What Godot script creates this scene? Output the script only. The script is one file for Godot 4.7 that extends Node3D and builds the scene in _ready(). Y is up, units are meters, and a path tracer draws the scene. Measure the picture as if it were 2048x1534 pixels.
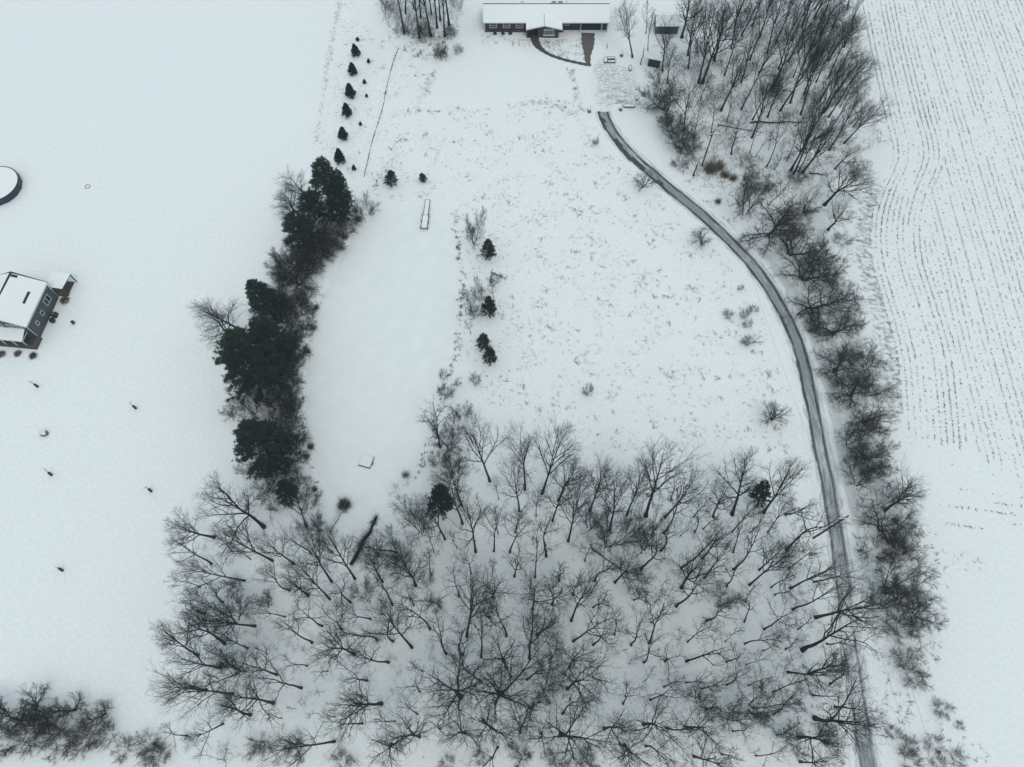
extends Node3D

# ---------------------------------------------------------------- mesh builder
class MB:
	var v := PackedVector3Array()
	var n := PackedVector3Array()
	var uv := PackedVector2Array()
	var ix := PackedInt32Array()
	func vert(p: Vector3, nn: Vector3, t := Vector2.ZERO) -> int:
		v.append(p); n.append(nn); uv.append(t)
		return v.size() - 1
	func tri(a: int, b: int, c: int) -> void:
		ix.append(a); ix.append(c); ix.append(b)
	# corners counter-clockwise seen from outside
	func quad(a: Vector3, b: Vector3, c: Vector3, d: Vector3) -> void:
		var nn := (b - a).cross(c - a).normalized()
		var i := vert(a, nn, Vector2(0, 0)); vert(b, nn, Vector2(1, 0)); vert(c, nn, Vector2(1, 1)); vert(d, nn, Vector2(0, 1))
		tri(i, i + 1, i + 2); tri(i, i + 2, i + 3)
	func face(a: Vector3, b: Vector3, c: Vector3) -> void:
		var nn := (b - a).cross(c - a).normalized()
		var i := vert(a, nn); vert(b, nn); vert(c, nn)
		tri(i, i + 1, i + 2)
	func box(lo: Vector3, hi: Vector3, bev := 0.0) -> void:
		hexa([Vector3(lo.x + bev, lo.y, lo.z + bev), Vector3(hi.x - bev, lo.y, lo.z + bev), Vector3(hi.x - bev, lo.y, hi.z - bev), Vector3(lo.x + bev, lo.y, hi.z - bev)] if false else
			[lo, Vector3(hi.x, lo.y, lo.z), Vector3(hi.x, lo.y, hi.z), Vector3(lo.x, lo.y, hi.z)],
			[Vector3(lo.x + bev, hi.y, lo.z + bev), Vector3(hi.x - bev, hi.y, lo.z + bev), Vector3(hi.x - bev, hi.y, hi.z - bev), Vector3(lo.x + bev, hi.y, hi.z - bev)])
	# bottom ring and top ring of four points (x-z-, x+z-, x+z+, x-z+)
	func hexa(b: Array, t: Array) -> void:
		quad(t[3], t[2], t[1], t[0]); quad(b[0], b[1], b[2], b[3])
		for i in 4:
			var j := (i + 1) % 4
			quad(b[j], b[i], t[i], t[j])
	# a slab: four top corners counter-clockwise from above, thickness straight down
	func slab(a: Vector3, b: Vector3, c: Vector3, d: Vector3, th: float) -> void:
		var dn := Vector3(0, -th, 0)
		quad(a, b, c, d); quad(d + dn, c + dn, b + dn, a + dn)
		var r := [a, b, c, d]
		for i in 4:
			var p: Vector3 = r[i]; var q: Vector3 = r[(i + 1) % 4]
			quad(p + dn, q + dn, q, p)
	func tube(pts: PackedVector3Array, rad: PackedFloat32Array, k: int, cap := false) -> void:
		var m := pts.size()
		var base := v.size()
		var d0 := (pts[1] - pts[0]).normalized()
		var side := d0.cross(Vector3(0.31, 0.13, 0.94)).normalized()
		if absf(d0.dot(Vector3(0.31, 0.13, 0.94))) > 0.95: side = d0.cross(Vector3(1, 0, 0)).normalized()
		for i in m:
			var d := (pts[mini(i + 1, m - 1)] - pts[maxi(i - 1, 0)]).normalized()
			side = (side - d * side.dot(d)).normalized()
			var up := d.cross(side)
			for j in k:
				var a := TAU * j / k
				var o := side * cos(a) + up * sin(a)
				vert(pts[i] + o * rad[i], o, Vector2(float(j) / k, i))
		for i in m - 1:
			for j in k:
				var a := base + i * k + j; var b := base + i * k + (j + 1) % k
				tri(a, b, b + k); tri(a, b + k, a + k)
		if cap:
			var dd := (pts[m - 1] - pts[m - 2]).normalized()
			var c := vert(pts[m - 1], dd); var c0 := vert(pts[0], -d0)
			for j in k: vert(v[base + (m - 1) * k + j], dd)
			for j in k: vert(v[base + j], -d0)
			for j in k:
				tri(c + 2 + j, c + 2 + (j + 1) % k, c)
				tri(c0 + 1 + k + (j + 1) % k, c0 + 1 + k + j, c0)
	func spike(p: Vector3, q: Vector3, r: float) -> void:
		var d := (q - p).normalized()
		var s := d.cross(Vector3(0.31, 0.13, 0.94)).normalized()
		var u := d.cross(s)
		var i := vert(p + s * r, s); vert(p + (-0.5 * s + 0.87 * u) * r, u - s * 0.5); vert(p + (-0.5 * s - 0.87 * u) * r, -u - s * 0.5); vert(q, d)
		tri(i, i + 1, i + 3); tri(i + 1, i + 2, i + 3); tri(i + 2, i, i + 3)
	func leaf(p: Vector3, q: Vector3, w: Vector3) -> void:
		face(p - w, p + w, q)
	func cyl(c: Vector3, r: float, h: float, k: int, r2 := -1.0) -> void:
		if r2 < 0: r2 = r
		tube(PackedVector3Array([c, c + Vector3(0, h, 0)]), PackedFloat32Array([r, r2]), k, true)
	func mesh() -> ArrayMesh:
		var m := ArrayMesh.new()
		var a := []
		a.resize(Mesh.ARRAY_MAX)
		a[Mesh.ARRAY_VERTEX] = v; a[Mesh.ARRAY_NORMAL] = n; a[Mesh.ARRAY_TEX_UV] = uv; a[Mesh.ARRAY_INDEX] = ix
		m.add_surface_from_arrays(Mesh.PRIMITIVE_TRIANGLES, a)
		return m

var used := {}
var rng := RandomNumberGenerator.new()
var M := {}
var pond := PackedVector2Array()
var lownoise := FastNoiseLite.new()

func numbered(s: String) -> String:
	if not used.has(s):
		used[s] = 0
		return s
	used[s] += 1
	return "%s_%03d" % [s, used[s]]

func part(mb: MB, called: String, mat: Material, parent: Node, label := "") -> MeshInstance3D:
	var o := MeshInstance3D.new()
	o.name = called; o.mesh = mb.mesh(); o.material_override = mat
	parent.add_child(o, true)
	if label != "": o.set_meta("label", label)
	return o

func thing(called: String, label: String, category: String, at := Vector3.ZERO, turn := 0.0, group := "") -> Node3D:
	var o := Node3D.new()
	o.name = numbered(called); add_child(o)
	o.position = at; o.rotation.y = turn
	o.set_meta("label", label); o.set_meta("category", category)
	if group != "": o.set_meta("group", group)
	return o

func solo(mb: MB, called: String, mat: Material, label: String, category: String, at := Vector3.ZERO, group := "") -> MeshInstance3D:
	var o := part(mb, numbered(called), mat, self)
	o.position = at
	o.set_meta("label", label); o.set_meta("category", category)
	if group != "": o.set_meta("group", group)
	return o

func structure(mb: MB, called: String, mat: Material) -> MeshInstance3D:
	var o := part(mb, numbered(called), mat, self)
	o.set_meta("kind", "structure")
	return o

func lin(r: float, g: float, b: float) -> Color:
	return Color(r, g, b).linear_to_srgb()

func flat_mat(c: Color, rough := 0.8, metal := 0.0) -> StandardMaterial3D:
	var m := StandardMaterial3D.new()
	m.albedo_color = c; m.roughness = rough; m.metallic = metal
	return m

func noise_image(size: int, freq: float, oct: int, sd: int) -> Image:
	var f := FastNoiseLite.new()
	f.seed = sd; f.frequency = freq; f.fractal_octaves = oct
	f.noise_type = FastNoiseLite.TYPE_SIMPLEX_SMOOTH
	return f.get_seamless_image(size, size)

func ramp_tex(img: Image, a: Color, b: Color) -> ImageTexture:
	var w := img.get_width(); var h := img.get_height()
	var o := Image.create(w, h, false, Image.FORMAT_RGB8)
	for y in h:
		for x in w:
			o.set_pixel(x, y, a.lerp(b, img.get_pixel(x, y).r))
	return ImageTexture.create_from_image(o)

func grain_mat(a: Color, b: Color, scale: float, freq: float, sd: int, rough := 0.85, bump := 0.0, size := 256) -> StandardMaterial3D:
	var m := StandardMaterial3D.new()
	var img := noise_image(size, freq, 4, sd)
	m.albedo_texture = ramp_tex(img, a, b)
	m.uv1_triplanar = true; m.uv1_world_triplanar = true
	m.uv1_scale = Vector3.ONE * scale
	m.roughness = rough
	if bump > 0.0:
		var nm: Image = img.duplicate()
		nm.convert(Image.FORMAT_RGBA8)
		nm.bump_map_to_normal_map(bump)
		m.normal_enabled = true
		m.normal_texture = ImageTexture.create_from_image(nm)
	return m

# ---------------------------------------------------------------- terrain
func seg_dist(p: Vector2, a: Vector2, b: Vector2) -> float:
	var d := b - a
	var t := clampf((p - a).dot(d) / d.length_squared(), 0.0, 1.0)
	return p.distance_to(a + d * t)

func pond_depth(p: Vector2) -> float:   # positive inside the pond
	if p.x < -50 or p.x > 4 or p.y < -95 or p.y > -20: return -9.0
	var best := 1e9
	for i in pond.size():
		best = minf(best, seg_dist(p, pond[i], pond[(i + 1) % pond.size()]))
	return best if Geometry2D.is_point_in_polygon(p, pond) else -best

func gh(x: float, z: float) -> float:
	var y := lownoise.get_noise_2d(x, z) * 0.16 + lownoise.get_noise_2d(x * 3.7 + 200.0, z * 5.1) * 0.05
	var d := pond_depth(Vector2(x, z))
	if d > -6.0:
		y = lerpf(y, -0.08, clampf((d + 6.0) / 6.0, 0, 1)) - 0.62 * smoothstep(-0.6, 1.6, d)
	return y

func on_ground(p: Vector3) -> Vector3:
	return Vector3(p.x, gh(p.x, p.z), p.z)

func in_poly(p: Vector2, poly: PackedVector2Array) -> bool:
	return Geometry2D.is_point_in_polygon(p, poly)

func _ready() -> void:
	rng.seed = 4242
	setup_camera_and_light()
	make_materials()
	make_ground()
	make_driveway()
	make_yard()
	make_ranch_house()
	make_sheds()
	make_neighbour_house()
	make_pool()
	make_trees()
	make_fallen_wood()
	make_dock_and_raft()
	make_power_line()
	make_small_things()
	make_weeds()
	make_stubble()

func setup_camera_and_light() -> void:
	var cam := Camera3D.new()
	cam.name = "camera"
	cam.fov = rad_to_deg(2.0 * atan(767.0 / 1419.0))
	cam.position = Vector3(0, 100, 0)
	cam.rotation_degrees = Vector3(-64, 0, 0)
	cam.near = 0.5; cam.far = 3000.0
	add_child(cam)
	cam.current = true
	var env := Environment.new()
	env.background_mode = Environment.BG_SKY
	var sm := ProceduralSkyMaterial.new()
	sm.sky_top_color = Color(0.857, 0.927, 0.96)
	sm.sky_horizon_color = Color(0.822, 0.9, 0.928)
	sm.sky_curve = 0.4
	sm.ground_horizon_color = Color(0.822, 0.9, 0.928)
	sm.ground_bottom_color = Color(0.75, 0.83, 0.86)
	sm.sun_angle_max = 0.0
	sm.sky_energy_multiplier = 1.0
	var sky := Sky.new()
	sky.sky_material = sm
	env.sky = sky
	env.tonemap_mode = Environment.TONE_MAPPER_LINEAR
	env.tonemap_exposure = 0.98
	env.sdfgi_enabled = true; env.ssao_enabled = true; env.ssil_enabled = true
	env.fog_enabled = true
	env.fog_density = 0.0003
	env.fog_light_color = Color(0.78, 0.88, 0.91)
	var we := WorldEnvironment.new()
	we.name = "environment"
	we.environment = env
	add_child(we)
	var sun := DirectionalLight3D.new()
	sun.name = "sun"
	sun.light_energy = 0.3
	sun.light_color = Color(1.0, 0.98, 0.95)
	sun.light_angular_distance = 25.0
	sun.shadow_enabled = true
	sun.rotation_degrees = Vector3(-62, 25, 0)
	add_child(sun)

func make_materials() -> void:
	lownoise.seed = 5; lownoise.frequency = 0.03; lownoise.fractal_octaves = 2
	var snow := grain_mat(lin(0.76, 0.78, 0.79), lin(0.86, 0.87, 0.88), 0.14, 0.02, 11, 0.9, 2.5, 512)
	snow.normal_scale = 0.5
	M.snow = snow
	M.ice_snow = grain_mat(lin(0.775, 0.8, 0.815), lin(0.83, 0.85, 0.86), 0.05, 0.012, 12, 0.85, 1.0, 512)
	M.packed = grain_mat(lin(0.56, 0.575, 0.58), lin(0.78, 0.795, 0.8), 0.5, 0.04, 30, 0.9, 3.0)
	M.roof_snow = grain_mat(lin(0.8, 0.82, 0.83), lin(0.87, 0.88, 0.89), 0.3, 0.03, 13, 0.9, 2.0)
	M.bark = grain_mat(lin(0.011, 0.0095, 0.009), lin(0.03, 0.026, 0.024), 0.9, 0.05, 14, 0.95, 3.0)
	M.twig = flat_mat(lin(0.018, 0.0155, 0.015), 0.9)
	M.hedge_twig = flat_mat(lin(0.034, 0.029, 0.028), 0.9)
	M.brush = flat_mat(lin(0.048, 0.034, 0.029), 0.9)
	M.pine = grain_mat(lin(0.01, 0.018, 0.015), lin(0.04, 0.058, 0.046), 0.9, 0.05, 16, 0.85)
	M.olive = grain_mat(lin(0.014, 0.018, 0.013), lin(0.05, 0.052, 0.037), 0.9, 0.05, 17, 0.85)
	M.spruce = grain_mat(lin(0.008, 0.018, 0.016), lin(0.02, 0.034, 0.03), 1.5, 0.03, 18, 0.85)
	M.tan = flat_mat(lin(0.12, 0.092, 0.064), 0.9)
	M.weed = flat_mat(lin(0.028, 0.024, 0.021), 0.9)
	M.stubble = flat_mat(lin(0.05, 0.047, 0.04), 0.9)
	M.soil = grain_mat(lin(0.05, 0.045, 0.04), lin(0.12, 0.11, 0.1), 0.8, 0.05, 19, 0.95, 4.0)
	M.pave = grain_mat(lin(0.045, 0.042, 0.04), lin(0.085, 0.08, 0.075), 0.9, 0.05, 20, 0.8, 2.0)
	M.gravel = grain_mat(lin(0.07, 0.062, 0.056), lin(0.16, 0.148, 0.135), 1.3, 0.06, 29, 0.95, 4.0)
	M.siding = grain_mat(lin(0.02, 0.024, 0.03), lin(0.035, 0.04, 0.05), 0.6, 0.03, 21, 0.7)
	M.grey_siding = grain_mat(lin(0.055, 0.065, 0.075), lin(0.08, 0.09, 0.1), 0.5, 0.02, 22, 0.7)
	M.brick = grain_mat(lin(0.06, 0.035, 0.032), lin(0.13, 0.085, 0.075), 2.0, 0.08, 23, 0.9, 4.0)
	M.trim = flat_mat(lin(0.55, 0.57, 0.58), 0.6)
	M.dark = flat_mat(lin(0.012, 0.013, 0.015), 0.6)
	M.shingle = grain_mat(lin(0.02, 0.02, 0.022), lin(0.045, 0.045, 0.048), 1.2, 0.06, 24, 0.95, 3.0)
	M.glass = flat_mat(lin(0.02, 0.024, 0.03), 0.08)
	M.glass.metallic_specular = 0.7
	M.wood = grain_mat(lin(0.05, 0.045, 0.04), lin(0.1, 0.09, 0.08), 1.2, 0.05, 25, 0.9, 3.0)
	M.grey_wood = grain_mat(lin(0.12, 0.125, 0.13), lin(0.2, 0.2, 0.205), 1.2, 0.05, 26, 0.9, 3.0)
	M.deck_brown = grain_mat(lin(0.055, 0.05, 0.052), lin(0.1, 0.09, 0.09), 1.2, 0.05, 27, 0.9, 2.0)
	M.pool_wall = flat_mat(lin(0.02, 0.03, 0.055), 0.45)
	M.metal = flat_mat(lin(0.2, 0.21, 0.22), 0.45, 0.6)
	M.black = flat_mat(lin(0.01, 0.01, 0.011), 0.6)
	M.wire = flat_mat(lin(0.25, 0.26, 0.27), 0.5, 0.3)
	M.stone = grain_mat(lin(0.1, 0.1, 0.1), lin(0.22, 0.21, 0.2), 1.0, 0.06, 28, 0.95, 4.0)

# ---------------------------------------------------------------- ground
func make_ground() -> void:
	pond = PackedVector2Array([Vector2(-23.99, -83.71), Vector2(-20.04, -84.50), Vector2(-15.54, -84.05), Vector2(-11.91, -82.58), Vector2(-9.99, -78.71), Vector2(-9.41, -74.42), Vector2(-8.61, -68.21), Vector2(-8.57, -64.23), Vector2(-8.87, -58.46), Vector2(-9.12, -53.85), Vector2(-10.33, -50.26), Vector2(-11.20, -46.78), Vector2(-11.67, -43.39), Vector2(-12.57, -40.10), Vector2(-13.48, -36.09), Vector2(-14.63, -32.98), Vector2(-16.34, -31.08), Vector2(-18.39, -29.36), Vector2(-21.17, -28.10), Vector2(-24.15, -29.06), Vector2(-27.13, -31.08), Vector2(-29.53, -34.53), Vector2(-31.25, -39.28), Vector2(-32.34, -44.23), Vector2(-32.93, -49.39), Vector2(-33.07, -54.76), Vector2(-32.96, -60.36), Vector2(-32.06, -65.21), Vector2(-30.53, -70.25), Vector2(-28.94, -75.48), Vector2(-27.19, -79.81)])
	var xs := PackedFloat32Array([-900, -500, -300, -200, -150]); var zs := PackedFloat32Array([-1200, -700, -400, -260, -190])
	var x := -120.0
	while x <= 120.0:
		xs.append(x); x += 1.25
	for e in [150, 200, 300, 500, 900]: xs.append(e)
	var z := -160.0
	while z <= 25.0:
		zs.append(z); z += 1.25
	for e in [50, 100, 200, 400, 800]: zs.append(e)
	var mb := MB.new()
	var w := xs.size()
	for zz in zs:
		for xx in xs:
			mb.vert(Vector3(xx, gh(xx, zz), zz), Vector3.UP)
	for j in zs.size():
		for i in w:
			var k := j * w + i
			var l := j * w + maxi(i - 1, 0); var r := j * w + mini(i + 1, w - 1)
			var u := maxi(j - 1, 0) * w + i; var d := mini(j + 1, zs.size() - 1) * w + i
			mb.n[k] = (mb.v[d] - mb.v[u]).cross(mb.v[r] - mb.v[l]).normalized()
	for j in zs.size() - 1:
		for i in w - 1:
			var k := j * w + i
			mb.tri(k, k + w, k + w + 1); mb.tri(k, k + w + 1, k + 1)
	structure(mb, "ground", M.snow)
	# frozen pond under snow
	var pb := MB.new()
	var grown: Array = Geometry2D.offset_polygon(pond, 1.0)
	var poly: PackedVector2Array = grown[0]
	var id := Geometry2D.triangulate_polygon(poly)
	for p in poly: pb.vert(Vector3(p.x, -0.36, p.y), Vector3.UP)
	for i in range(0, id.size(), 3):
		pb.ix.append(id[i]); pb.ix.append(id[i + 1]); pb.ix.append(id[i + 2])
	structure(pb, "pond_ice", M.ice_snow)

func smooth_line(p: PackedVector2Array, step: float) -> PackedVector2Array:
	var c := Curve2D.new()
	for i in p.size():
		var t := (p[mini(i + 1, p.size() - 1)] - p[maxi(i - 1, 0)]) / 6.0
		c.add_point(p[i], -t, t)
	c.bake_interval = step
	return c.get_baked_points()

func strip(line: PackedVector2Array, us: Array, hs: Array, width: Callable, lift: float) -> MB:
	var mb := MB.new()
	var k := us.size()
	var run := 0.0
	for i in line.size():
		var d := (line[mini(i + 1, line.size() - 1)] - line[maxi(i - 1, 0)]).normalized()
		var s := Vector2(-d.y, d.x)
		if i > 0: run += line[i].distance_to(line[i - 1])
		var wd: float = width.call(i, line.size())
		for j in k:
			var q: Vector2 = line[i] + s * (us[j] * wd)
			mb.vert(Vector3(q.x, gh(q.x, q.y) + lift + hs[j] * (0.6 + 0.5 * rng.randf()), q.y), Vector3.UP, Vector2(float(j) / (k - 1), run))
	for i in line.size() - 1:
		for j in k - 1:
			var a := i * k + j
			mb.tri(a, a + 1, a + k + 1); mb.tri(a, a + k + 1, a + k)
	for i in line.size():
		for j in k:
			var a := i * k + j
			var dx := mb.v[i * k + mini(j + 1, k - 1)] - mb.v[i * k + maxi(j - 1, 0)]
			var dz := mb.v[mini(i + 1, line.size() - 1) * k + j] - mb.v[maxi(i - 1, 0) * k + j]
			var nn := dz.cross(dx).normalized()
			mb.n[a] = nn if nn.y > 0 else -nn
	return mb

func make_driveway() -> void:
	var line := smooth_line(PackedVector2Array([Vector2(17.56, -107.28), Vector2(18.08, -104.66), Vector2(19.40, -101.32), Vector2(22.17, -96.56), Vector2(26.18, -91.24), Vector2(30.23, -86.21), Vector2(34.94, -80.58), Vector2(38.63, -75.37), Vector2(41.55, -70.56), Vector2(43.70, -65.41), Vector2(45.22, -60.17), Vector2(46.12, -55.03), Vector2(46.42, -50.09), Vector2(46.49, -45.76), Vector2(46.50, -41.73), Vector2(46.48, -36.88), Vector2(46.47, -32.98), Vector2(46.24, -28.84), Vector2(46.16, -25.55), Vector2(46.01, -22.01), Vector2(45.80, -18.91), Vector2(45.52, -15.23), Vector2(45.19, -11.36), Vector2(45.00, -7.62), Vector2(44.75, -3.71), Vector2(44.52, -0.23), Vector2(44.29, 3.68), Vector2(44.14, 8.77), Vector2(44.01, 15.32)]), 0.6)
	var mb := strip(line, [-0.5, -0.25, 0.0, 0.25, 0.5], [0, 0, 0, 0, 0], func(_i, _n): return 3.3, 0.035)
	var total := 0.0
	for q in mb.uv: total = maxf(total, q.y)
	for i in mb.uv.size(): mb.uv[i].y /= total
	var W := 96; var L := 2048
	var img := Image.create(W, L, false, Image.FORMAT_RGB8)
	var f1 := FastNoiseLite.new(); f1.seed = 3; f1.frequency = 0.03; f1.fractal_octaves = 4
	var f2 := FastNoiseLite.new(); f2.seed = 8; f2.frequency = 0.011; f2.fractal_octaves = 3
	var f3 := FastNoiseLite.new(); f3.seed = 9; f3.frequency = 0.05; f3.fractal_octaves = 3
	var slush := lin(0.25, 0.265, 0.278); var wet := lin(0.035, 0.038, 0.043); var sn := lin(0.74, 0.76, 0.77)
	for y in L:
		var t := float(y) / L
		for x in W:
			var u := 1.0 - float(x) / (W - 1)      # 0 = western edge
			var mx := u * 3.3; var my := t * total
			var a := f1.get_noise_2d(mx * 22, my * 5); var b := f2.get_noise_2d(mx * 12, my * 4)
			var g := f3.get_noise_2d(mx * 60, my * 60); var s := f1.get_noise_2d(mx * 70 + 300, my * 12)
			var low := clampf((t - 0.55) * 5.0, 0, 1)
			var c := slush.lerp(sn, clampf(0.1 + low * 0.36 + s * 0.5 + a * 0.35 + b * (0.5 + low * 0.5) + g * 0.2, 0, 0.85))
			var wob := b * 0.06 + a * 0.03
			var e1 := absf(u - 0.22 + wob); var e2 := absf(u - 0.7 + wob)
			var w1 := 0.045 + a * 0.06 + s * 0.04 + g * 0.03; var w2 := 0.04 + a * 0.06 + s * 0.04 + g * 0.03
			var bare := maxf(smoothstep(w1 + 0.025, w1 - 0.01, e1), smoothstep(w2 + 0.025, w2 - 0.01, e2)) * clampf(0.95 - low * (0.45 + a * 0.9), 0, 1)
			if t < 0.17 and u < 0.45: bare = maxf(bare, smoothstep(0.0, 0.12, f1.get_noise_2d(mx * 6.0, my * 9.0 + 40.0) + 0.32 - absf(u - 0.2) * 1.1 - t * 1.2))
			c = c.lerp(wet, clampf(bare, 0, 1) * 0.92)
			var out := smoothstep(0.77, 0.83, u + wob + s * 0.05 + g * 0.03) + smoothstep(0.16, 0.1, u + wob + s * 0.05 + g * 0.03)
			c = c.lerp(sn.lerp(slush, clampf(0.12 + s * 0.5 + g * 0.2, 0, 0.45)), clampf(out, 0, 1))
			img.set_pixel(x, y, c)
	var dm := StandardMaterial3D.new()
	dm.albedo_texture = ImageTexture.create_from_image(img)
	dm.roughness = 0.75
	structure(mb, "driveway", dm)
	# packed, soiled snow beside the drive where cars pull over
	var verge := PackedVector2Array()
	for i in range(int(line.size() * 0.3), int(line.size() * 0.72)):
		var d := (line[i + 1] - line[i - 1]).normalized()
		verge.append(line[i] + Vector2(d.y, -d.x) * 3.1)
	structure(strip(verge, [-0.5, 0.0, 0.5], [0, 0, 0], func(i, n): return 1.7 * sqrt(clampf(sin(PI * float(i) / n) * 1.6, 0.02, 1.0)) + 0.5 * lownoise.get_noise_2d(i * 4.0, 9.0), 0.03), "packed_snow", M.packed)
	for s in [-1.0, 1.0]:
		var side := PackedVector2Array()
		for i in line.size():
			var d := (line[mini(i + 1, line.size() - 1)] - line[maxi(i - 1, 0)]).normalized()
			side.append(line[i] + Vector2(-d.y, d.x) * s * (1.95 + 0.3 * lownoise.get_noise_2d(line[i].x * 9.0 + s * 70.0, line[i].y * 9.0)))
		var hs := [-0.02, 0.06, 0.15, 0.07, -0.02] if s > 0 else [-0.02, 0.03, 0.09, 0.04, -0.02]
		structure(strip(side, [-0.5, -0.25, 0.0, 0.25, 0.5], hs, func(_i, _n): return 0.9, 0.02), "snow_bank", M.snow)

func flat_poly(poly: PackedVector2Array, lift: float) -> MB:
	var mb := MB.new()
	var box := Rect2(poly[0], Vector2.ZERO)
	for p in poly: box = box.expand(p)
	var id := Geometry2D.triangulate_polygon(poly)
	for p in poly: mb.vert(Vector3(p.x, gh(p.x, p.y) + lift, p.y), Vector3.UP, (p - box.position) / box.size)
	for k in range(0, id.size(), 3):
		mb.ix.append(id[k]); mb.ix.append(id[k + 1]); mb.ix.append(id[k + 2])
	return mb

func make_yard() -> void:
	# snow-dusted gravel parking place with wheel marks
	var poly := PackedVector2Array([Vector2(16.95, -121.65), Vector2(18.32, -122.51), Vector2(20.88, -119.92), Vector2(24.43, -119.06), Vector2(25.25, -114.30), Vector2(25.17, -110.75), Vector2(23.12, -109.40), Vector2(19.80, -109.14), Vector2(18.51, -107.01), Vector2(16.97, -107.01), Vector2(15.84, -111.56), Vector2(15.52, -117.09)])
	var S := 512
	var img := Image.create(S, S, false, Image.FORMAT_RGB8)
	var f1 := FastNoiseLite.new(); f1.seed = 31; f1.frequency = 0.02; f1.fractal_octaves = 4
	var sn := lin(0.8, 0.82, 0.83); var gv := lin(0.2, 0.2, 0.195)
	var mask := func(x: float, y: float) -> float:
		var q := Vector2(x / S - 0.5, y / S - 0.52)
		return smoothstep(0.5, 0.28, maxf(absf(q.x) * 0.95, absf(q.y)) + f1.get_noise_2d(x * 0.5 + 900, y * 0.5) * 0.14)
	for y in S:
		for x in S:
			var a := f1.get_noise_2d(x, y * 3.0)
			img.set_pixel(x, y, sn.lerp(gv, clampf(a * 0.5 + 0.08, 0, 0.32) * mask.call(x, y)))
	var r := RandomNumberGenerator.new(); r.seed = 77
	for k in 210:
		var p := Vector2(r.randf_range(40, 440), r.randf_range(20, 470))
		var d := Vector2(1, r.randf_range(-0.25, 0.15)).normalized() if r.randf() < 0.75 else Vector2(r.randf_range(-0.4, 0.5), 1).normalized()
		var cv := r.randf_range(-0.006, 0.006)
		var ln := r.randi_range(40, 170)
		var c := gv.darkened(r.randf_range(0.1, 0.6))
		for s in ln:
			if p.x > 2 and p.y > 2 and p.x < S - 4 and p.y < S - 4 and f1.get_noise_2d(p.x * 4.0 + k * 50.0, p.y * 4.0) > -0.15:
				var q := img.get_pixel(int(p.x), int(p.y))
				img.set_pixel(int(p.x), int(p.y), q.lerp(c, 0.95 * mask.call(p.x, p.y)))
				if k % 2 == 0: img.set_pixel(int(p.x), int(p.y) + 1, q.lerp(c, 0.6 * mask.call(p.x, p.y)))
			p += d; d = d.rotated(cv)
	for y in range(405, 455):
		for x in range(240, 370):
			if f1.get_noise_2d(x * 3, y * 3) + 0.25 - Vector2((x - 305) / 65.0, (y - 430) / 25.0).length() * 0.4 > 0.0: img.set_pixel(x, y, img.get_pixel(x, y).lerp(gv.darkened(0.3), 0.6))
	var pm := StandardMaterial3D.new()
	pm.albedo_texture = ImageTexture.create_from_image(img); pm.roughness = 0.9
	structure(flat_poly(poly, 0.045), "parking_area", pm)
	# dark cleared walk from the front door, and the apron before the garage
	var walk := smooth_line(PackedVector2Array([Vector2(4.63, -127.83), Vector2(4.82, -126.63), Vector2(5.70, -124.71), Vector2(7.70, -122.81), Vector2(10.69, -121.36), Vector2(13.67, -120.35), Vector2(15.85, -119.78)]), 0.5)
	structure(strip(walk, [-0.5, 0.0, 0.5], [0, 0, 0], func(i, n): return lerpf(1.7, 0.75, smoothstep(0.0, 0.45, float(i) / n)) + 0.12 * sin(i * 1.7), 0.06), "garden_walk", M.pave)
	var ap := smooth_line(PackedVector2Array([Vector2(15.70, -129.34), Vector2(15.60, -127.23), Vector2(15.50, -125.00), Vector2(15.28, -122.51), Vector2(15.35, -119.63)]), 0.5)
	structure(strip(ap, [-0.5, 0.0, 0.5], [0, 0, 0], func(i, n): return lerpf(2.7, 0.9, smoothstep(0.2, 0.95, float(i) / n)) + 0.15 * sin(i * 1.3), 0.064), "garage_apron", M.gravel)
	# thin line of bare soil along the old ditch
	var dl := smooth_line(PackedVector2Array([Vector2(-23.12, -124.71), Vector2(-23.99, -119.92), Vector2(-24.75, -112.92), Vector2(-24.88, -109.54), Vector2(-25.47, -104.92), Vector2(-26.27, -99.80), Vector2(-26.60, -96.07), Vector2(-27.04, -90.64)]), 0.35)
	structure(strip(dl, [-0.5, 0.0, 0.5], [0, 0, 0], func(_i, _n): return 0.05 + 0.3 * rng.randf() * rng.randf(), 0.03), "soil_ditch", M.soil)

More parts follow.
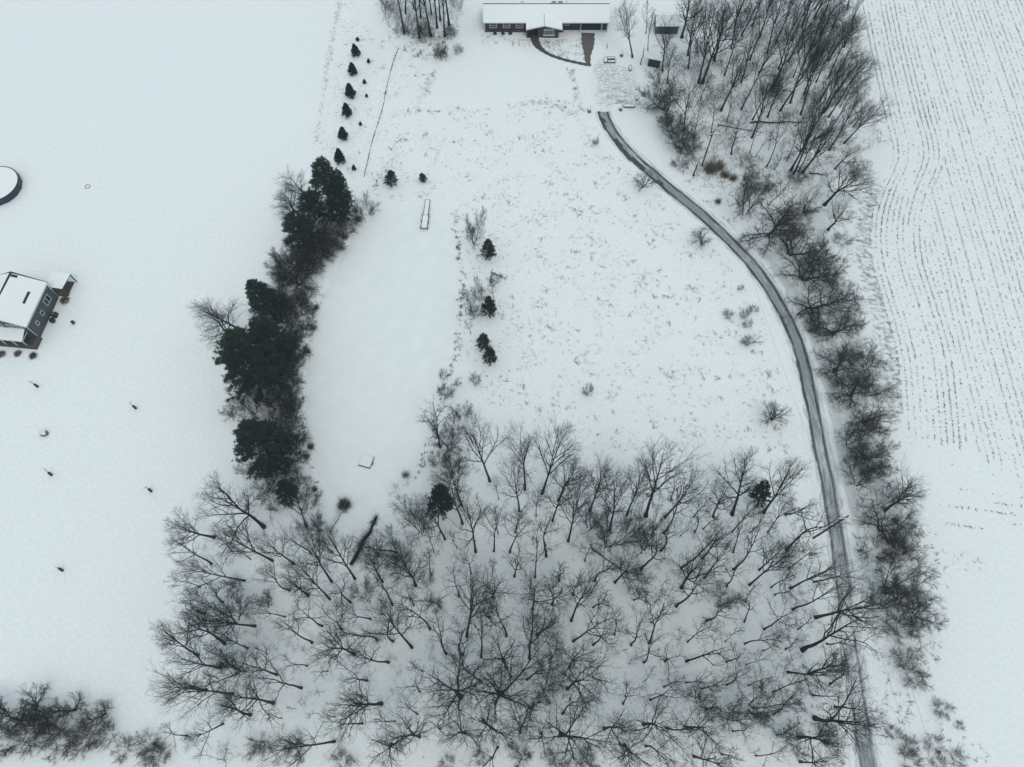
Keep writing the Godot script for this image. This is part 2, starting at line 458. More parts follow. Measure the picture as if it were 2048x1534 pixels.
# ---------------------------------------------------------------- buildings
func window(parent: Node3D, x0: float, x1: float, y0: float, y1: float, z: float, cols: int, rows: int, called := "window") -> void:
	# set in a wall facing +z at depth z: proud white frame with recessed panes
	var f := MB.new()
	var t := 0.09
	f.box(Vector3(x0, y0, z), Vector3(x1, y0 + t, z + 0.07)); f.box(Vector3(x0, y1 - t, z), Vector3(x1, y1, z + 0.07))
	f.box(Vector3(x0, y0 + t, z), Vector3(x0 + t, y1 - t, z + 0.065)); f.box(Vector3(x1 - t, y0 + t, z), Vector3(x1, y1 - t, z + 0.065))
	for c in range(1, cols):
		var xc := lerpf(x0, x1, float(c) / cols)
		f.box(Vector3(xc - 0.035, y0 + t, z), Vector3(xc + 0.035, y1 - t, z + 0.055))
	for q in range(1, rows):
		var yc := lerpf(y0, y1, float(q) / rows)
		f.box(Vector3(x0 + t, yc - 0.04, z), Vector3(x1 - t, yc + 0.04, z + 0.06))
	var w := part(f, called, M.trim, parent)
	for c in cols:
		for q in rows:
			var g := MB.new()
			g.box(Vector3(lerpf(x0, x1, float(c) / cols) + 0.03, lerpf(y0, y1, float(q) / rows) + 0.03, z + 0.005), Vector3(lerpf(x0, x1, float(c + 1) / cols) - 0.03, lerpf(y0, y1, float(q + 1) / rows) - 0.03, z + 0.02))
			part(g, "pane", M.glass, w)

func snow_sheet(parent: Node, corners: Array, th: float, called := "roof_snow") -> void:
	# lumpy snow lying on a sloping quad (corners counter-clockwise from above)
	var mb := MB.new()
	var K := 14
	var a: Vector3 = corners[0]; var b: Vector3 = corners[1]; var c: Vector3 = corners[2]; var d: Vector3 = corners[3]
	for i in K + 1:
		for j in K + 1:
			var u := float(i) / K; var v := float(j) / K
			var p := a.lerp(b, u).lerp(d.lerp(c, u), v)
			var e := minf(minf(u, 1 - u), minf(v, 1 - v)) * 14.0
			var hgt := th * (0.45 if e < 0.5 else 1.0) * rng.randf_range(0.85, 1.15)
			mb.vert(p + Vector3(0, hgt, 0), Vector3.UP)
	var nn := (b - a).cross(d - a).normalized()
	for i in mb.n.size(): mb.n[i] = nn
	for i in K:
		for j in K:
			var k := i * (K + 1) + j
			mb.tri(k, k + K + 1, k + K + 2); mb.tri(k, k + K + 2, k + 1)
	var dn := Vector3(0, 0.004, 0)
	for e in [[a, b, 0], [b, c, 1], [c, d, 2], [d, a, 3]]:
		mb.quad(e[0] + dn, e[1] + dn, e[1] + Vector3(0, th * 0.45, 0), e[0] + Vector3(0, th * 0.45, 0))
	part(mb, called, M.roof_snow, parent)

func make_ranch_house() -> void:
	var t := thing("ranch_house", "long low dark ranch house with snowy roof and brick front gable", "house", Vector3(6.8, 0, -132.2))
	var o := Vector3(6.8, 0, -132.2)
	var L := func(p: Vector3) -> Vector3: return p - o
	var mb := MB.new()
	mb.box(L.call(Vector3(-5.5, -0.3, -135.2)), L.call(Vector3(10.6, 2.44, -129.6)))
	part(mb, "wall", M.siding, t)
	mb = MB.new(); mb.box(L.call(Vector3(10.6, -0.3, -135.2)), L.call(Vector3(19.5, 2.44, -130.3)))
	part(mb, "wall", M.siding, t, "dark recessed garage wall under the eave")
	mb = MB.new(); mb.box(L.call(Vector3(-5.6, -0.3, -129.6)), L.call(Vector3(3.0, 0.45, -129.42)))
	part(mb, "wainscot", M.brick, t)
	# gable wing: brick front with recessed entry
	mb = MB.new(); mb.box(L.call(Vector3(5.3, -0.3, -129.6)), L.call(Vector3(9.5, 2.44, -127.9)))
	var g := [Vector3(3.1, 2.44, -127.9), Vector3(10.0, 2.44, -127.9), Vector3(6.5, 3.3, -127.9)]
	mb.face(L.call(g[0]), L.call(g[1]), L.call(g[2]))
	part(mb, "gable_wall", M.brick, t, "brick front gable wall")
	mb = MB.new(); mb.box(L.call(Vector3(3.05, -0.3, -129.6)), L.call(Vector3(3.3, 2.44, -127.9)))
	part(mb, "entry_post", M.brick, t)
	mb = MB.new(); mb.box(L.call(Vector3(3.0, -0.2, -129.5)), L.call(Vector3(5.3, 0.1, -127.8)))
	part(mb, "entry_step", M.pave, t)
	mb = MB.new(); mb.box(L.call(Vector3(3.8, 0.1, -129.6)), L.call(Vector3(4.75, 2.15, -129.54)))
	var dr := part(mb, "door", M.deck_brown, t)
	mb = MB.new(); mb.box(L.call(Vector3(4.6, 1.05, -129.54)), L.call(Vector3(4.66, 1.15, -129.48)))
	part(mb, "handle", M.metal, dr)
	# roofs
	var W := 19.85; var E := -5.9
	var zf := -129.1; var zr := -132.4; var zb := -135.7
	mb = MB.new()
	mb.slab(L.call(Vector3(E, 2.55, zf)), L.call(Vector3(W, 2.55, zf)), L.call(Vector3(W, 4.35, zr)), L.call(Vector3(E, 4.35, zr)), 0.12)
	mb.slab(L.call(Vector3(E, 4.35, zr)), L.call(Vector3(W, 4.35, zr)), L.call(Vector3(W, 2.55, zb)), L.call(Vector3(E, 2.55, zb)), 0.12)
	var roof := part(mb, "roof", M.shingle, t)
	mb = MB.new()
	mb.slab(L.call(Vector3(2.85, 2.57, -127.0)), L.call(Vector3(6.5, 3.47, -127.0)), L.call(Vector3(6.5, 3.47, -130.85)), L.call(Vector3(2.85, 2.57, -129.1)), 0.12)
	mb.slab(L.call(Vector3(6.5, 3.47, -127.0)), L.call(Vector3(10.2, 2.57, -127.0)), L.call(Vector3(10.2, 2.57, -129.1)), L.call(Vector3(6.5, 3.47, -130.85)), 0.12)
	var wr := part(mb, "gable_roof", M.shingle, t)
	snow_sheet(roof, [L.call(Vector3(E, 2.55, zf)), L.call(Vector3(W, 2.55, zf)), L.call(Vector3(W, 4.3, zr + 0.1)), L.call(Vector3(E, 4.3, zr + 0.1))], 0.12)
	snow_sheet(roof, [L.call(Vector3(E, 4.28, zr - 0.15)), L.call(Vector3(W, 4.28, zr - 0.15)), L.call(Vector3(W, 2.55, zb)), L.call(Vector3(E, 2.55, zb))], 0.12)
	snow_sheet(wr, [L.call(Vector3(2.85, 2.58, -127.0)), L.call(Vector3(6.47, 3.46, -127.0)), L.call(Vector3(6.47, 3.48, -130.9)), L.call(Vector3(2.85, 2.58, -129.2))], 0.13)
	snow_sheet(wr, [L.call(Vector3(6.55, 3.46, -127.0)), L.call(Vector3(10.2, 2.58, -127.0)), L.call(Vector3(10.2, 2.58, -129.2)), L.call(Vector3(6.55, 3.48, -130.9))], 0.13)
	# white fascia boards
	mb = MB.new()
	mb.box(L.call(Vector3(E, 2.42, zf)), L.call(Vector3(2.85, 2.56, zf + 0.04)))
	part(mb, "fascia", M.trim, t)
	mb = MB.new(); mb.box(L.call(Vector3(10.2, 2.42, zf)), L.call(Vector3(W, 2.56, zf + 0.04)))
	part(mb, "fascia", M.trim, t)
	mb = MB.new()
	mb.slab(L.call(Vector3(2.85, 2.575, -126.95)), L.call(Vector3(6.5, 3.475, -126.95)), L.call(Vector3(6.5, 3.475, -127.0)), L.call(Vector3(2.85, 2.575, -127.0)), 0.17)
	mb.slab(L.call(Vector3(6.5, 3.475, -126.95)), L.call(Vector3(10.2, 2.575, -126.95)), L.call(Vector3(10.2, 2.575, -127.0)), L.call(Vector3(6.5, 3.475, -127.0)), 0.17)
	part(mb, "rake_board", M.trim, t)
	# skylights and vents on the far slope
	for p in [[8.1, 9.0], [9.45, 10.35]]:
		mb = MB.new()
		var ya := 3.98; var yb := 3.72; var za := -133.2; var zc := -133.75
		mb.slab(L.call(Vector3(p[0], ya + 0.22, za)), L.call(Vector3(p[1], ya + 0.22, za)), L.call(Vector3(p[1], yb + 0.22, zc)), L.call(Vector3(p[0], yb + 0.22, zc)), 0.25)
		part(mb, "skylight", M.dark, roof)
	for p in [1.9, 2.35, 11.2]:
		mb = MB.new(); mb.cyl(L.call(Vector3(p, 3.7, -133.4)), 0.07, 0.5, 8)
		part(mb, "vent_pipe", M.dark, roof)
	mb = MB.new(); mb.box(L.call(Vector3(E, 4.34, zr - 0.09)), L.call(Vector3(W, 4.395, zr + 0.03)))
	part(mb, "ridge_board", M.shingle, roof)
	for p in 7:
		mb = MB.new(); mb.box(L.call(Vector3(7.6 + p * 0.38, 4.3, zr - 0.06 - 0.02 * (p % 2))), L.call(Vector3(7.6 + p * 0.38 + 0.22, 4.47, zr + 0.03)))
		part(mb, "ridge_cap", M.shingle, roof)
	# windows
	for x in [-4.59, -1.86, 0.8]:
		window(t, x - o.x, x + 1.5 - o.x, 1.0, 2.2, -129.6 - o.z, 1, 2)
	window(t, 10.72 - o.x, 11.75 - o.x, 1.0, 2.2, -130.3 - o.z, 2, 2)
	# bow window box
	mb = MB.new(); mb.box(L.call(Vector3(6.4, 0.72, -127.9)), L.call(Vector3(8.7, 0.86, -127.5), ), 0.03)
	part(mb, "bow_window_sill", M.trim, t)
	mb = MB.new(); mb.box(L.call(Vector3(6.45, 2.06, -127.9)), L.call(Vector3(8.65, 2.18, -127.5)), 0.05)
	part(mb, "bow_window_head", M.trim, t)
	window(t, 6.5 - o.x, 8.6 - o.x, 0.86, 2.06, -127.62 - o.z, 5, 1, "bow_window")
	mb = MB.new(); mb.box(L.call(Vector3(6.52, 0.86, -127.9)), L.call(Vector3(8.58, 2.06, -127.64)))
	part(mb, "bow_window_box", M.dark, t)
	# garage door and porch posts
	mb = MB.new()
	for k in 4: mb.box(L.call(Vector3(14.3, 0.02 + k * 0.56, -130.3)), L.call(Vector3(18.2, 0.55 + k * 0.56, -130.24)))
	part(mb, "garage_door", M.dark, t)
	for x in [14.1, 18.4, 19.6]:
		mb = MB.new(); mb.box(L.call(Vector3(x - 0.06, -0.2, -129.6)), L.call(Vector3(x + 0.06, 2.44, -129.48)))
		part(mb, "porch_post", M.trim, t)
	mb = MB.new(); mb.box(L.call(Vector3(19.52, -0.2, -130.4)), L.call(Vector3(19.7, 2.4, -129.62)))
	part(mb, "corner_board", M.trim, t)

func gable_shed(called: String, label: String, at: Vector3, turn: float, w: float, d: float, h: float, rise: float, front: Material, open_front := false) -> Node3D:
	var t := thing(called, label, "shed", at, turn)
	var mb := MB.new()
	mb.box(Vector3(-w / 2, -0.2, -d), Vector3(w / 2, h, -0.02))
	mb.face(Vector3(-w / 2, h, -d), Vector3(-w / 2, h, 0), Vector3(-w / 2, h + rise * 0.9, -d / 2)); mb.face(Vector3(w / 2, h, 0), Vector3(w / 2, h, -d), Vector3(w / 2, h + rise * 0.9, -d / 2))
	part(mb, "wall", front, t)
	mb = MB.new()
	var e := 0.25
	mb.slab(Vector3(-w / 2 - e, h, e), Vector3(w / 2 + e, h, e), Vector3(w / 2 + e, h + rise, -d / 2), Vector3(-w / 2 - e, h + rise, -d / 2), 0.1)
	mb.slab(Vector3(-w / 2 - e, h + rise, -d / 2), Vector3(w / 2 + e, h + rise, -d / 2), Vector3(w / 2 + e, h, -d - e), Vector3(-w / 2 - e, h, -d - e), 0.1)
	var roof := part(mb, "roof", M.shingle, t)
	snow_sheet(roof, [Vector3(-w / 2 - e, h, e), Vector3(w / 2 + e, h, e), Vector3(w / 2 + e, h + rise, -d / 2), Vector3(-w / 2 - e, h + rise, -d / 2)], 0.12)
	snow_sheet(roof, [Vector3(-w / 2 - e, h + rise, -d / 2), Vector3(w / 2 + e, h + rise, -d / 2), Vector3(w / 2 + e, h, -d - e), Vector3(-w / 2 - e, h, -d - e)], 0.12)
	mb = MB.new()
	if open_front: mb.box(Vector3(-w / 2 + 0.1, 0.05, -0.02), Vector3(w / 2 - 0.1, h - 0.12, 0.02))
	else: mb.box(Vector3(-0.5, 0.0, -0.02), Vector3(0.5, h - 0.25, 0.03))
	var dr := part(mb, "door", M.dark, t)
	mb = MB.new(); mb.box(Vector3(0.36, h * 0.45, 0.02), Vector3(0.42, h * 0.52, 0.07))
	part(mb, "handle", M.metal, dr)
	return t

func make_sheds() -> void:
	var a: Vector3 = Vector3(29.31, 0, -129.03); var b: Vector3 = Vector3(34.37, 0, -129.03)
	gable_shed("garden_shed", "wide grey shed with snowy gable roof among trees beside ranch house", (a + b) * 0.5, 0.0, 4.6, 3.4, 1.9, 1.1, M.grey_siding)
	var c: Vector3 = Vector3(27.07, 0, -119.56); var d: Vector3 = Vector3(29.42, 0, -118.85)
	gable_shed("tool_shed", "small black-fronted shed with snowy roof at the parking area edge", (c + d) * 0.5, atan2(-(d.z - c.z), d.x - c.x), c.distance_to(d) - 0.1, 1.5, 2.0, 0.35, M.dark, true)

func make_neighbour_house() -> void:
	# local frame: x east, z south, origin at the south-east wall corner
	var at := Vector3(-76.3, 0, -56.9)
	var t := thing("grey_house", "grey clapboard house with snowy roof cut by the photo's left edge", "house", at, -0.106)
	var W := 8.6; var D := 7.9; var H := 4.2; var R := 2.1
	var mb := MB.new()
	mb.box(Vector3(-W, -0.3, -D), Vector3(0, H, 0))
	mb.face(Vector3(-W, H, 0), Vector3(0, H, 0), Vector3(-W / 2, H + R - 0.1, 0)); mb.face(Vector3(0, H, -D), Vector3(-W, H, -D), Vector3(-W / 2, H + R - 0.1, -D))
	part(mb, "wall", M.grey_siding, t)
	# clapboard courses on the east and south faces
	mb = MB.new()
	for k in 26:
		var y := 0.1 + k * 0.157
		mb.hexa([Vector3(0, y, -D), Vector3(0.025, y, -D), Vector3(0.025, y, 0), Vector3(0, y, 0)], [Vector3(0, y + 0.15, -D), Vector3(0.004, y + 0.15, -D), Vector3(0.004, y + 0.15, 0), Vector3(0, y + 0.15, 0)])
	part(mb, "clapboards", M.grey_siding, t)
	mb = MB.new()
	var e := 0.35
	var ey := H - e * R / (W / 2)
	var A := Vector3(e, ey + 0.1, 0.3); var B := Vector3(e, ey + 0.1, -D - 0.3); var C := Vector3(-W / 2, H + R + 0.1, -D - 0.3); var DD := Vector3(-W / 2, H + R + 0.1, 0.3)
	var A2 := Vector3(-W - e, ey + 0.1, 0.3); var B2 := Vector3(-W - e, ey + 0.1, -D - 0.3)
	mb.slab(A, B, C, DD, 0.14); mb.slab(DD, C, B2, A2, 0.14)
	var roof := part(mb, "roof", M.shingle, t)
	snow_sheet(roof, [A, B + Vector3(0, 0, 0.12), C + Vector3(0.25, -0.12, 0.3), DD + Vector3(0.1, -0.05, 0)], 0.11)
	snow_sheet(roof, [DD + Vector3(-0.1, -0.05, 0), C + Vector3(-0.2, -0.1, 0.3), B2, A2], 0.11)
	mb = MB.new(); mb.box(Vector3(0.02 + e, ey - 0.06, -D - 0.3), Vector3(0.08 + e, ey + 0.08, 0.3))
	part(mb, "gutter", M.trim, t)
	mb = MB.new()
	mb.slab(Vector3(e, ey + 0.1, 0.34), Vector3(-W / 2, H + R + 0.1, 0.34), Vector3(-W / 2, H + R + 0.1, 0.3), Vector3(e, ey + 0.1, 0.3), 0.2)
	mb.slab(Vector3(-W / 2, H + R + 0.1, 0.34), Vector3(-W - e, ey + 0.1, 0.34), Vector3(-W - e, ey + 0.1, 0.3), Vector3(-W / 2, H + R + 0.1, 0.3), 0.2)
	part(mb, "rake_board", M.trim, t)
	# bare melted strips on the roof
	for q in [[-1.1, -3.4, -5.6, 0.3], [-3.6, -7.3, -7.75, 0.75]]:
		mb = MB.new()
		var yq: float = ey + 0.12 + (e - float(q[0])) * R / (W / 2) * 0.98
		mb.slab(Vector3(q[0] + q[3] / 2, yq + 0.17 - q[3] / 2 * 0.48, q[1]), Vector3(q[0] + q[3] / 2, yq + 0.17 - q[3] / 2 * 0.48, q[2]), Vector3(q[0] - q[3] / 2, yq + 0.17 + q[3] / 2 * 0.48, q[2]), Vector3(q[0] - q[3] / 2, yq + 0.17 + q[3] / 2 * 0.48, q[1]), 0.16)
		part(mb, "bare_shingles", M.shingle, roof)
	mb = MB.new(); mb.box(Vector3(-0.02, 0, 0), Vector3(0.05, H - 0.2, 0.08)); part(mb, "corner_board", M.trim, t)
	mb = MB.new(); mb.box(Vector3(-0.02, 0, -D - 0.06), Vector3(0.05, H - 0.2, -D)); part(mb, "corner_board", M.trim, t)
	# east windows
	var hold := Node3D.new(); hold.name = "east_windows"
	for w in [[-6.7, -5.2, 1.5, 2.9, 2], [-3.9, -3.3, 1.5, 2.5, 1], [-2.0, -1.4, 1.5, 2.5, 1]]:
		var f := MB.new()
		var z0: float = w[0]; var z1: float = w[1]; var y0: float = w[2]; var y1: float = w[3]
		f.box(Vector3(0.0, y0, z0), Vector3(0.08, y0 + 0.08, z1)); f.box(Vector3(0.0, y1 - 0.08, z0), Vector3(0.08, y1, z1))
		f.box(Vector3(0.0, y0 + 0.08, z0), Vector3(0.075, y1 - 0.08, z0 + 0.08)); f.box(Vector3(0.0, y0 + 0.08, z1 - 0.08), Vector3(0.075, y1 - 0.08, z1))
		if w[4] == 2: f.box(Vector3(0.0, y0 + 0.08, (z0 + z1) / 2 - 0.04), Vector3(0.07, y1 - 0.08, (z0 + z1) / 2 + 0.04))
		var wn := part(f, "window", M.trim, t)
		for k in w[4]:
			var g := MB.new()
			g.box(Vector3(0.005, y0 + 0.07, lerpf(z0, z1, float(k) / w[4]) + 0.05), Vector3(0.035, y1 - 0.07, lerpf(z0, z1, float(k + 1) / w[4]) - 0.05))
			part(g, "pane", M.glass, wn)
	hold.free()
	# south gable window, porch with snowy roof
	window(t, -3.3, -1.0, 2.95, 3.95, 0.0, 3, 1)
	window(t, -6.4, -4.1, 2.95, 3.95, 0.0, 3, 1)
	mb = MB.new(); mb.slab(Vector3(-W, 2.15, 1.9), Vector3(-0.9, 2.15, 1.9), Vector3(-0.9, 2.75, 0.02), Vector3(-W, 2.75, 0.02), 0.12)
	var pr := part(mb, "porch_roof", M.shingle, t)
	snow_sheet(pr, [Vector3(-W, 2.15, 1.9), Vector3(-0.9, 2.15, 1.9), Vector3(-0.9, 2.75, 0.02), Vector3(-W, 2.75, 0.02)], 0.12)
	mb = MB.new(); mb.box(Vector3(-W, -0.2, 0.02), Vector3(0.4, 0.28, 2.1)); part(mb, "porch_deck", M.deck_brown, t)
	for k in 5:
		mb = MB.new(); var px := -W + 0.2 + k * (W - 1.3) / 4.0
		mb.box(Vector3(px - 0.07, 0.28, 1.7), Vector3(px + 0.07, 2.05, 1.84)); part(mb, "porch_post", M.trim, t)
	mb = MB.new(); mb.box(Vector3(-0.95, 2.02, 0.1), Vector3(-0.85, 2.14, 1.95)); mb.box(Vector3(-W, 2.0, 1.88), Vector3(-0.9, 2.13, 1.95)); part(mb, "porch_trim", M.trim, t)
	mb = MB.new(); mb.box(Vector3(-0.8, 0.28, 1.95), Vector3(0.35, 1.2, 2.03)); mb.box(Vector3(0.3, 0.28, 0.1), Vector3(0.37, 1.2, 1.95)); part(mb, "porch_railing", M.deck_brown, t)
	# covered deck at the north-east corner
	mb = MB.new(); mb.slab(Vector3(1.7, 2.3, -8.2), Vector3(2.0, 2.3, -11.3), Vector3(-1.2, 2.5, -11.2), Vector3(-1.6, 2.5, -8.3), 0.12)
	var dk := part(mb, "deck_roof", M.shingle, t)
	snow_sheet(dk, [Vector3(1.7, 2.3, -8.2), Vector3(2.0, 2.3, -11.3), Vector3(-1.2, 2.5, -11.2), Vector3(-1.6, 2.5, -8.3)], 0.12)
	for p in [Vector2(1.55, -8.4), Vector2(1.85, -11.1), Vector2(-1.1, -11.0)]:
		mb = MB.new(); mb.box(Vector3(p.x - 0.07, -0.2, p.y - 0.07), Vector3(p.x + 0.07, 2.2, p.y + 0.07)); part(mb, "deck_post", M.wood, t)
	mb = MB.new(); mb.box(Vector3(-1.6, -0.2, -11.0), Vector3(1.5, 0.3, -8.1)); part(mb, "deck", M.wood, t)
	# planting and things along the walls
	for q in [[-76.4, -53.6, 0.75, 0, "round plum-grey shrub at the grey house porch corner"], [-79.0, -54.0, 0.7, 1, "straw-coloured shrub in front of the grey house porch"], [-81.6, -53.9, 0.75, 1, "straw-coloured shrub at the photo's edge before grey house porch"], [-74.2, -64.0, 0.9, 2, "russet brown shrub at the grey house's far corner"]]:
		var b := MB.new()
		var rr: float = q[2]
		for k in 420:
			var d := Vector3(rng.randfn(), absf(rng.randfn()), rng.randfn()).normalized()
			var p := d * rr * rng.randf_range(0.2, 0.8); p.y *= 0.9
			b.spike(p, p + (d + Vector3(rng.randfn(), rng.randfn(), rng.randfn()) * 0.35) * rr * 0.35, 0.022)
		var sm: Material = [flat_mat(lin(0.06, 0.05, 0.055), 0.9), flat_mat(lin(0.16, 0.13, 0.1), 0.9), flat_mat(lin(0.09, 0.05, 0.035), 0.9)][q[3]]
		solo(b, "garden_shrub", sm, q[4], "shrub", on_ground(Vector3(q[0], 0, q[1])), "shrubs around the grey house")
	var u := thing("heat_pump", "grey boxed heat pump with round fan beside grey house wall", "machine", on_ground(Vector3(-75.0, 0, -61.1)), -0.1)
	mb = MB.new(); mb.box(Vector3(-0.4, 0, -0.4), Vector3(0.4, 0.75, 0.4), 0.03); part(mb, "case", M.dark, u)
	mb = MB.new(); mb.cyl(Vector3(0, 0.75, 0), 0.3, 0.05, 16); part(mb, "fan_grille", M.metal, u)
	u = thing("waste_bin", "small black bin next to the heat pump by the grey house", "bin", on_ground(Vector3(-75.0, 0, -60.0)), 0.2)
	mb = MB.new(); mb.box(Vector3(-0.28, 0, -0.28), Vector3(0.28, 0.7, 0.28), -0.04); part(mb, "body", M.black, u)
	mb = MB.new(); mb.box(Vector3(-0.34, 0.7, -0.34), Vector3(0.34, 0.77, 0.34), 0.05); part(mb, "lid", M.black, u)

func make_pool() -> void:
	var t := thing("swimming_pool", "round above-ground pool with dark blue wall and snow-covered top", "pool", on_ground(Vector3(-93.0, 0, -88.1)))
	var mb := MB.new()
	mb.tube(PackedVector3Array([Vector3(0, -0.2, 0), Vector3(0, 1.25, 0)]), PackedFloat32Array([4.1, 4.1]), 48)
	part(mb, "wall", M.pool_wall, t)
	mb = MB.new()
	for k in 48:
		var a := TAU * k / 48; var b := TAU * (k + 1) / 48
		var p := func(r: float, y: float, q: float) -> Vector3: return Vector3(cos(q) * r, y, sin(q) * r)
		mb.quad(p.call(3.98, 1.27, b), p.call(4.2, 1.25, b), p.call(4.2, 1.25, a), p.call(3.98, 1.27, a))
		mb.quad(p.call(4.2, 1.25, b), p.call(4.2, 1.14, b), p.call(4.2, 1.14, a), p.call(4.2, 1.25, a))
	part(mb, "rim", M.dark, t)
	mb = MB.new(); mb.cyl(Vector3(0, 0.9, 0), 4.0, 0.38, 48); part(mb, "snow_cover", M.roof_snow, t)
	for k in 16:
		var a := TAU * k / 16
		mb = MB.new(); mb.box(Vector3(-0.05, -0.1, -0.08), Vector3(0.06, 1.2, 0.08))
		var s := part(mb, "upright", M.pool_wall, t)
		s.position = Vector3(cos(a) * 4.12, 0, sin(a) * 4.12); s.rotation.y = -a

# ---------------------------------------------------------------- trees
var variants := {}

func rvec() -> Vector3:
	return Vector3(rng.randfn(), rng.randfn(), rng.randfn())

func poly_branch(p: Vector3, d: Vector3, length: float, seg: int, wig: float, trop: float) -> PackedVector3Array:
	var pts := PackedVector3Array([p])
	for i in seg:
		d = (d + rvec() * wig + Vector3(0, trop, 0)).normalized()
		p += d * length / seg
		pts.append(p)
	return pts

func taper(n: int, r0: float, r1: float) -> PackedFloat32Array:
	var a := PackedFloat32Array()
	for i in n: a.append(lerpf(r0, r1, pow(float(i) / (n - 1), 0.8)))
	return a

func along(pts: PackedVector3Array, t: float) -> Array:
	var f := t * (pts.size() - 1)
	var i := mini(int(f), pts.size() - 2)
	return [pts[i].lerp(pts[i + 1], f - i), (pts[i + 1] - pts[i]).normalized()]

func sprout(mb: MB, pts: PackedVector3Array, r0: float, r1: float, length: float, lvl: int, c: Dictionary) -> void:
	# branches growing out of the line pts, level lvl (1 = limbs)
	var n: int = c.n[lvl - 1]
	var az := rng.randf() * TAU
	for k in n:
		var t0: float = c.t0[lvl - 1]
		var t := clampf(t0 + (1.0 - t0) * pow((k + rng.randf()) / n, 0.85 if lvl > 1 else 1.25), 0, 0.99)
		var q := along(pts, t)
		var d: Vector3 = q[1]
		az += 2.4 + rng.randfn() * 0.4
		var s := d.cross(Vector3(0.3, 0.5, 0.8)).normalized()
		var out := s.rotated(d, az)
		var ang: float = c.ang[lvl - 1] * rng.randf_range(0.75, 1.25)
		if lvl == 1: ang *= lerpf(1.15, 0.6, t)
		var cd := (d * cos(ang) + out * sin(ang)).normalized()
		var ln: float = length * c.ratio[lvl - 1] * rng.randf_range(0.7, 1.25) * (lerpf(1.15, 0.55, (t - t0) / (1.001 - t0)) if lvl < 3 else lerpf(1.0, 0.7, t))
		var lr := lerpf(r0, r1, t)
		if lvl >= c.n.size():
			mb.spike(q[0], q[0] + (cd + Vector3(0, c.trop * 0.5, 0)) * ln, maxf(lr * 0.6, c.tip))
			continue
		var seg: int = [0, 6, 4, 2][lvl]
		var br := maxf(lr * c.thin, c.tip * [0.0, 3.6, 2.1, 1.35][lvl])
		var b := poly_branch(q[0], cd, ln, seg, c.wig * (1.0 if lvl < 3 else 0.6), c.trop)
		mb.tube(b, taper(b.size(), br, br * 0.35), [0, 5, 4, 3][lvl])
		sprout(mb, b, br, br * 0.35, ln, lvl + 1, c)

func finish_variant(trunk: MB, crown: MB) -> Dictionary:
	# shift nothing, only measure: full height and the width that holds most of the crown
	var top := 0.0
	for p in crown.v: top = maxf(top, p.y)
	for p in trunk.v: top = maxf(top, p.y)
	var rs := []
	for i in range(0, crown.v.size(), 3): rs.append(Vector2(crown.v[i].x, crown.v[i].z).length())
	rs.sort()
	var r: float = rs[int(rs.size() * 0.93)]
	return {"trunk": trunk.mesh(), "crown": crown.mesh(), "h": top, "w": r * 2.0}

func grow(c: Dictionary) -> Dictionary:
	var trunk := MB.new(); var crown := MB.new()
	var stems: int = c.get("stems", 1)
	for s in stems:
		var lean: float = c.get("spread", 0.0)
		var a := TAU * s / stems + rng.randf()
		var d := Vector3(cos(a) * lean, 1, sin(a) * lean).normalized() if stems > 1 else Vector3(rng.randfn() * 0.03, 1, rng.randfn() * 0.03).normalized()
		var ln: float = c.h * (1.0 if s == 0 else rng.randf_range(0.75, 1.0))
		var pts := poly_branch(Vector3(cos(a), 0, sin(a)) * c.get("foot", 0.0) + Vector3(0, -0.15, 0), d, ln, 9, c.twig, 0.04)
		var rad := taper(pts.size(), c.r, c.r * 0.16)
		rad[0] *= 1.35
		trunk.tube(pts, rad, 7 if stems < 4 else 4)
		sprout(crown, pts, c.r, c.r * 0.16, ln, 1, c)
	return finish_variant(trunk, crown)

func grow_pine(h: float, w: float, tufts: int, round_top: float, size: float) -> Dictionary:
	var trunk := MB.new(); var crown := MB.new()
	var pts := poly_branch(Vector3(0, -0.15, 0), Vector3.UP, h * 0.97, 6, 0.015, 0.05)
	trunk.tube(pts, taper(pts.size(), h * 0.02 + 0.05, 0.02), 6)
	var made := 0
	while made < tufts:
		var t := pow(rng.randf(), 0.8)
		var y := lerpf(h * 0.06, h, t)
		var prof := pow(1.0 - t, round_top) * (0.55 + 0.45 * smoothstep(0.0, 0.18, t))
		var a := rng.randf() * TAU
		# a bough: tufts strung along it, denser near its end
		var bl := w * 0.5 * prof * rng.randf_range(0.72, 1.12) + 0.06 * w
		var d := Vector3(cos(a), rng.randf_range(-0.1, 0.35), sin(a)).normalized()
		var q := Vector3(0, y, 0)
		trunk.tube(PackedVector3Array([q, q + d * bl * 0.9]), PackedFloat32Array([0.035, 0.01]), 3)
		var k := 3 + int(bl / size * 1.3)
		for j in k:
			var u := lerpf(0.25, 1.0, sqrt((j + rng.randf()) / k))
			var c := q + d * bl * u + rvec() * size * 0.25
			for m in 9:
				var o := (rvec() + d * 0.9 + Vector3(0, 0.5, 0)).normalized()
				var e := o.cross(rvec()).normalized() * size * 0.13
				crown.leaf(c + o * size * 0.05, c + o * size * rng.randf_range(0.6, 1.15), e)
			made += 1
	return finish_variant(trunk, crown)

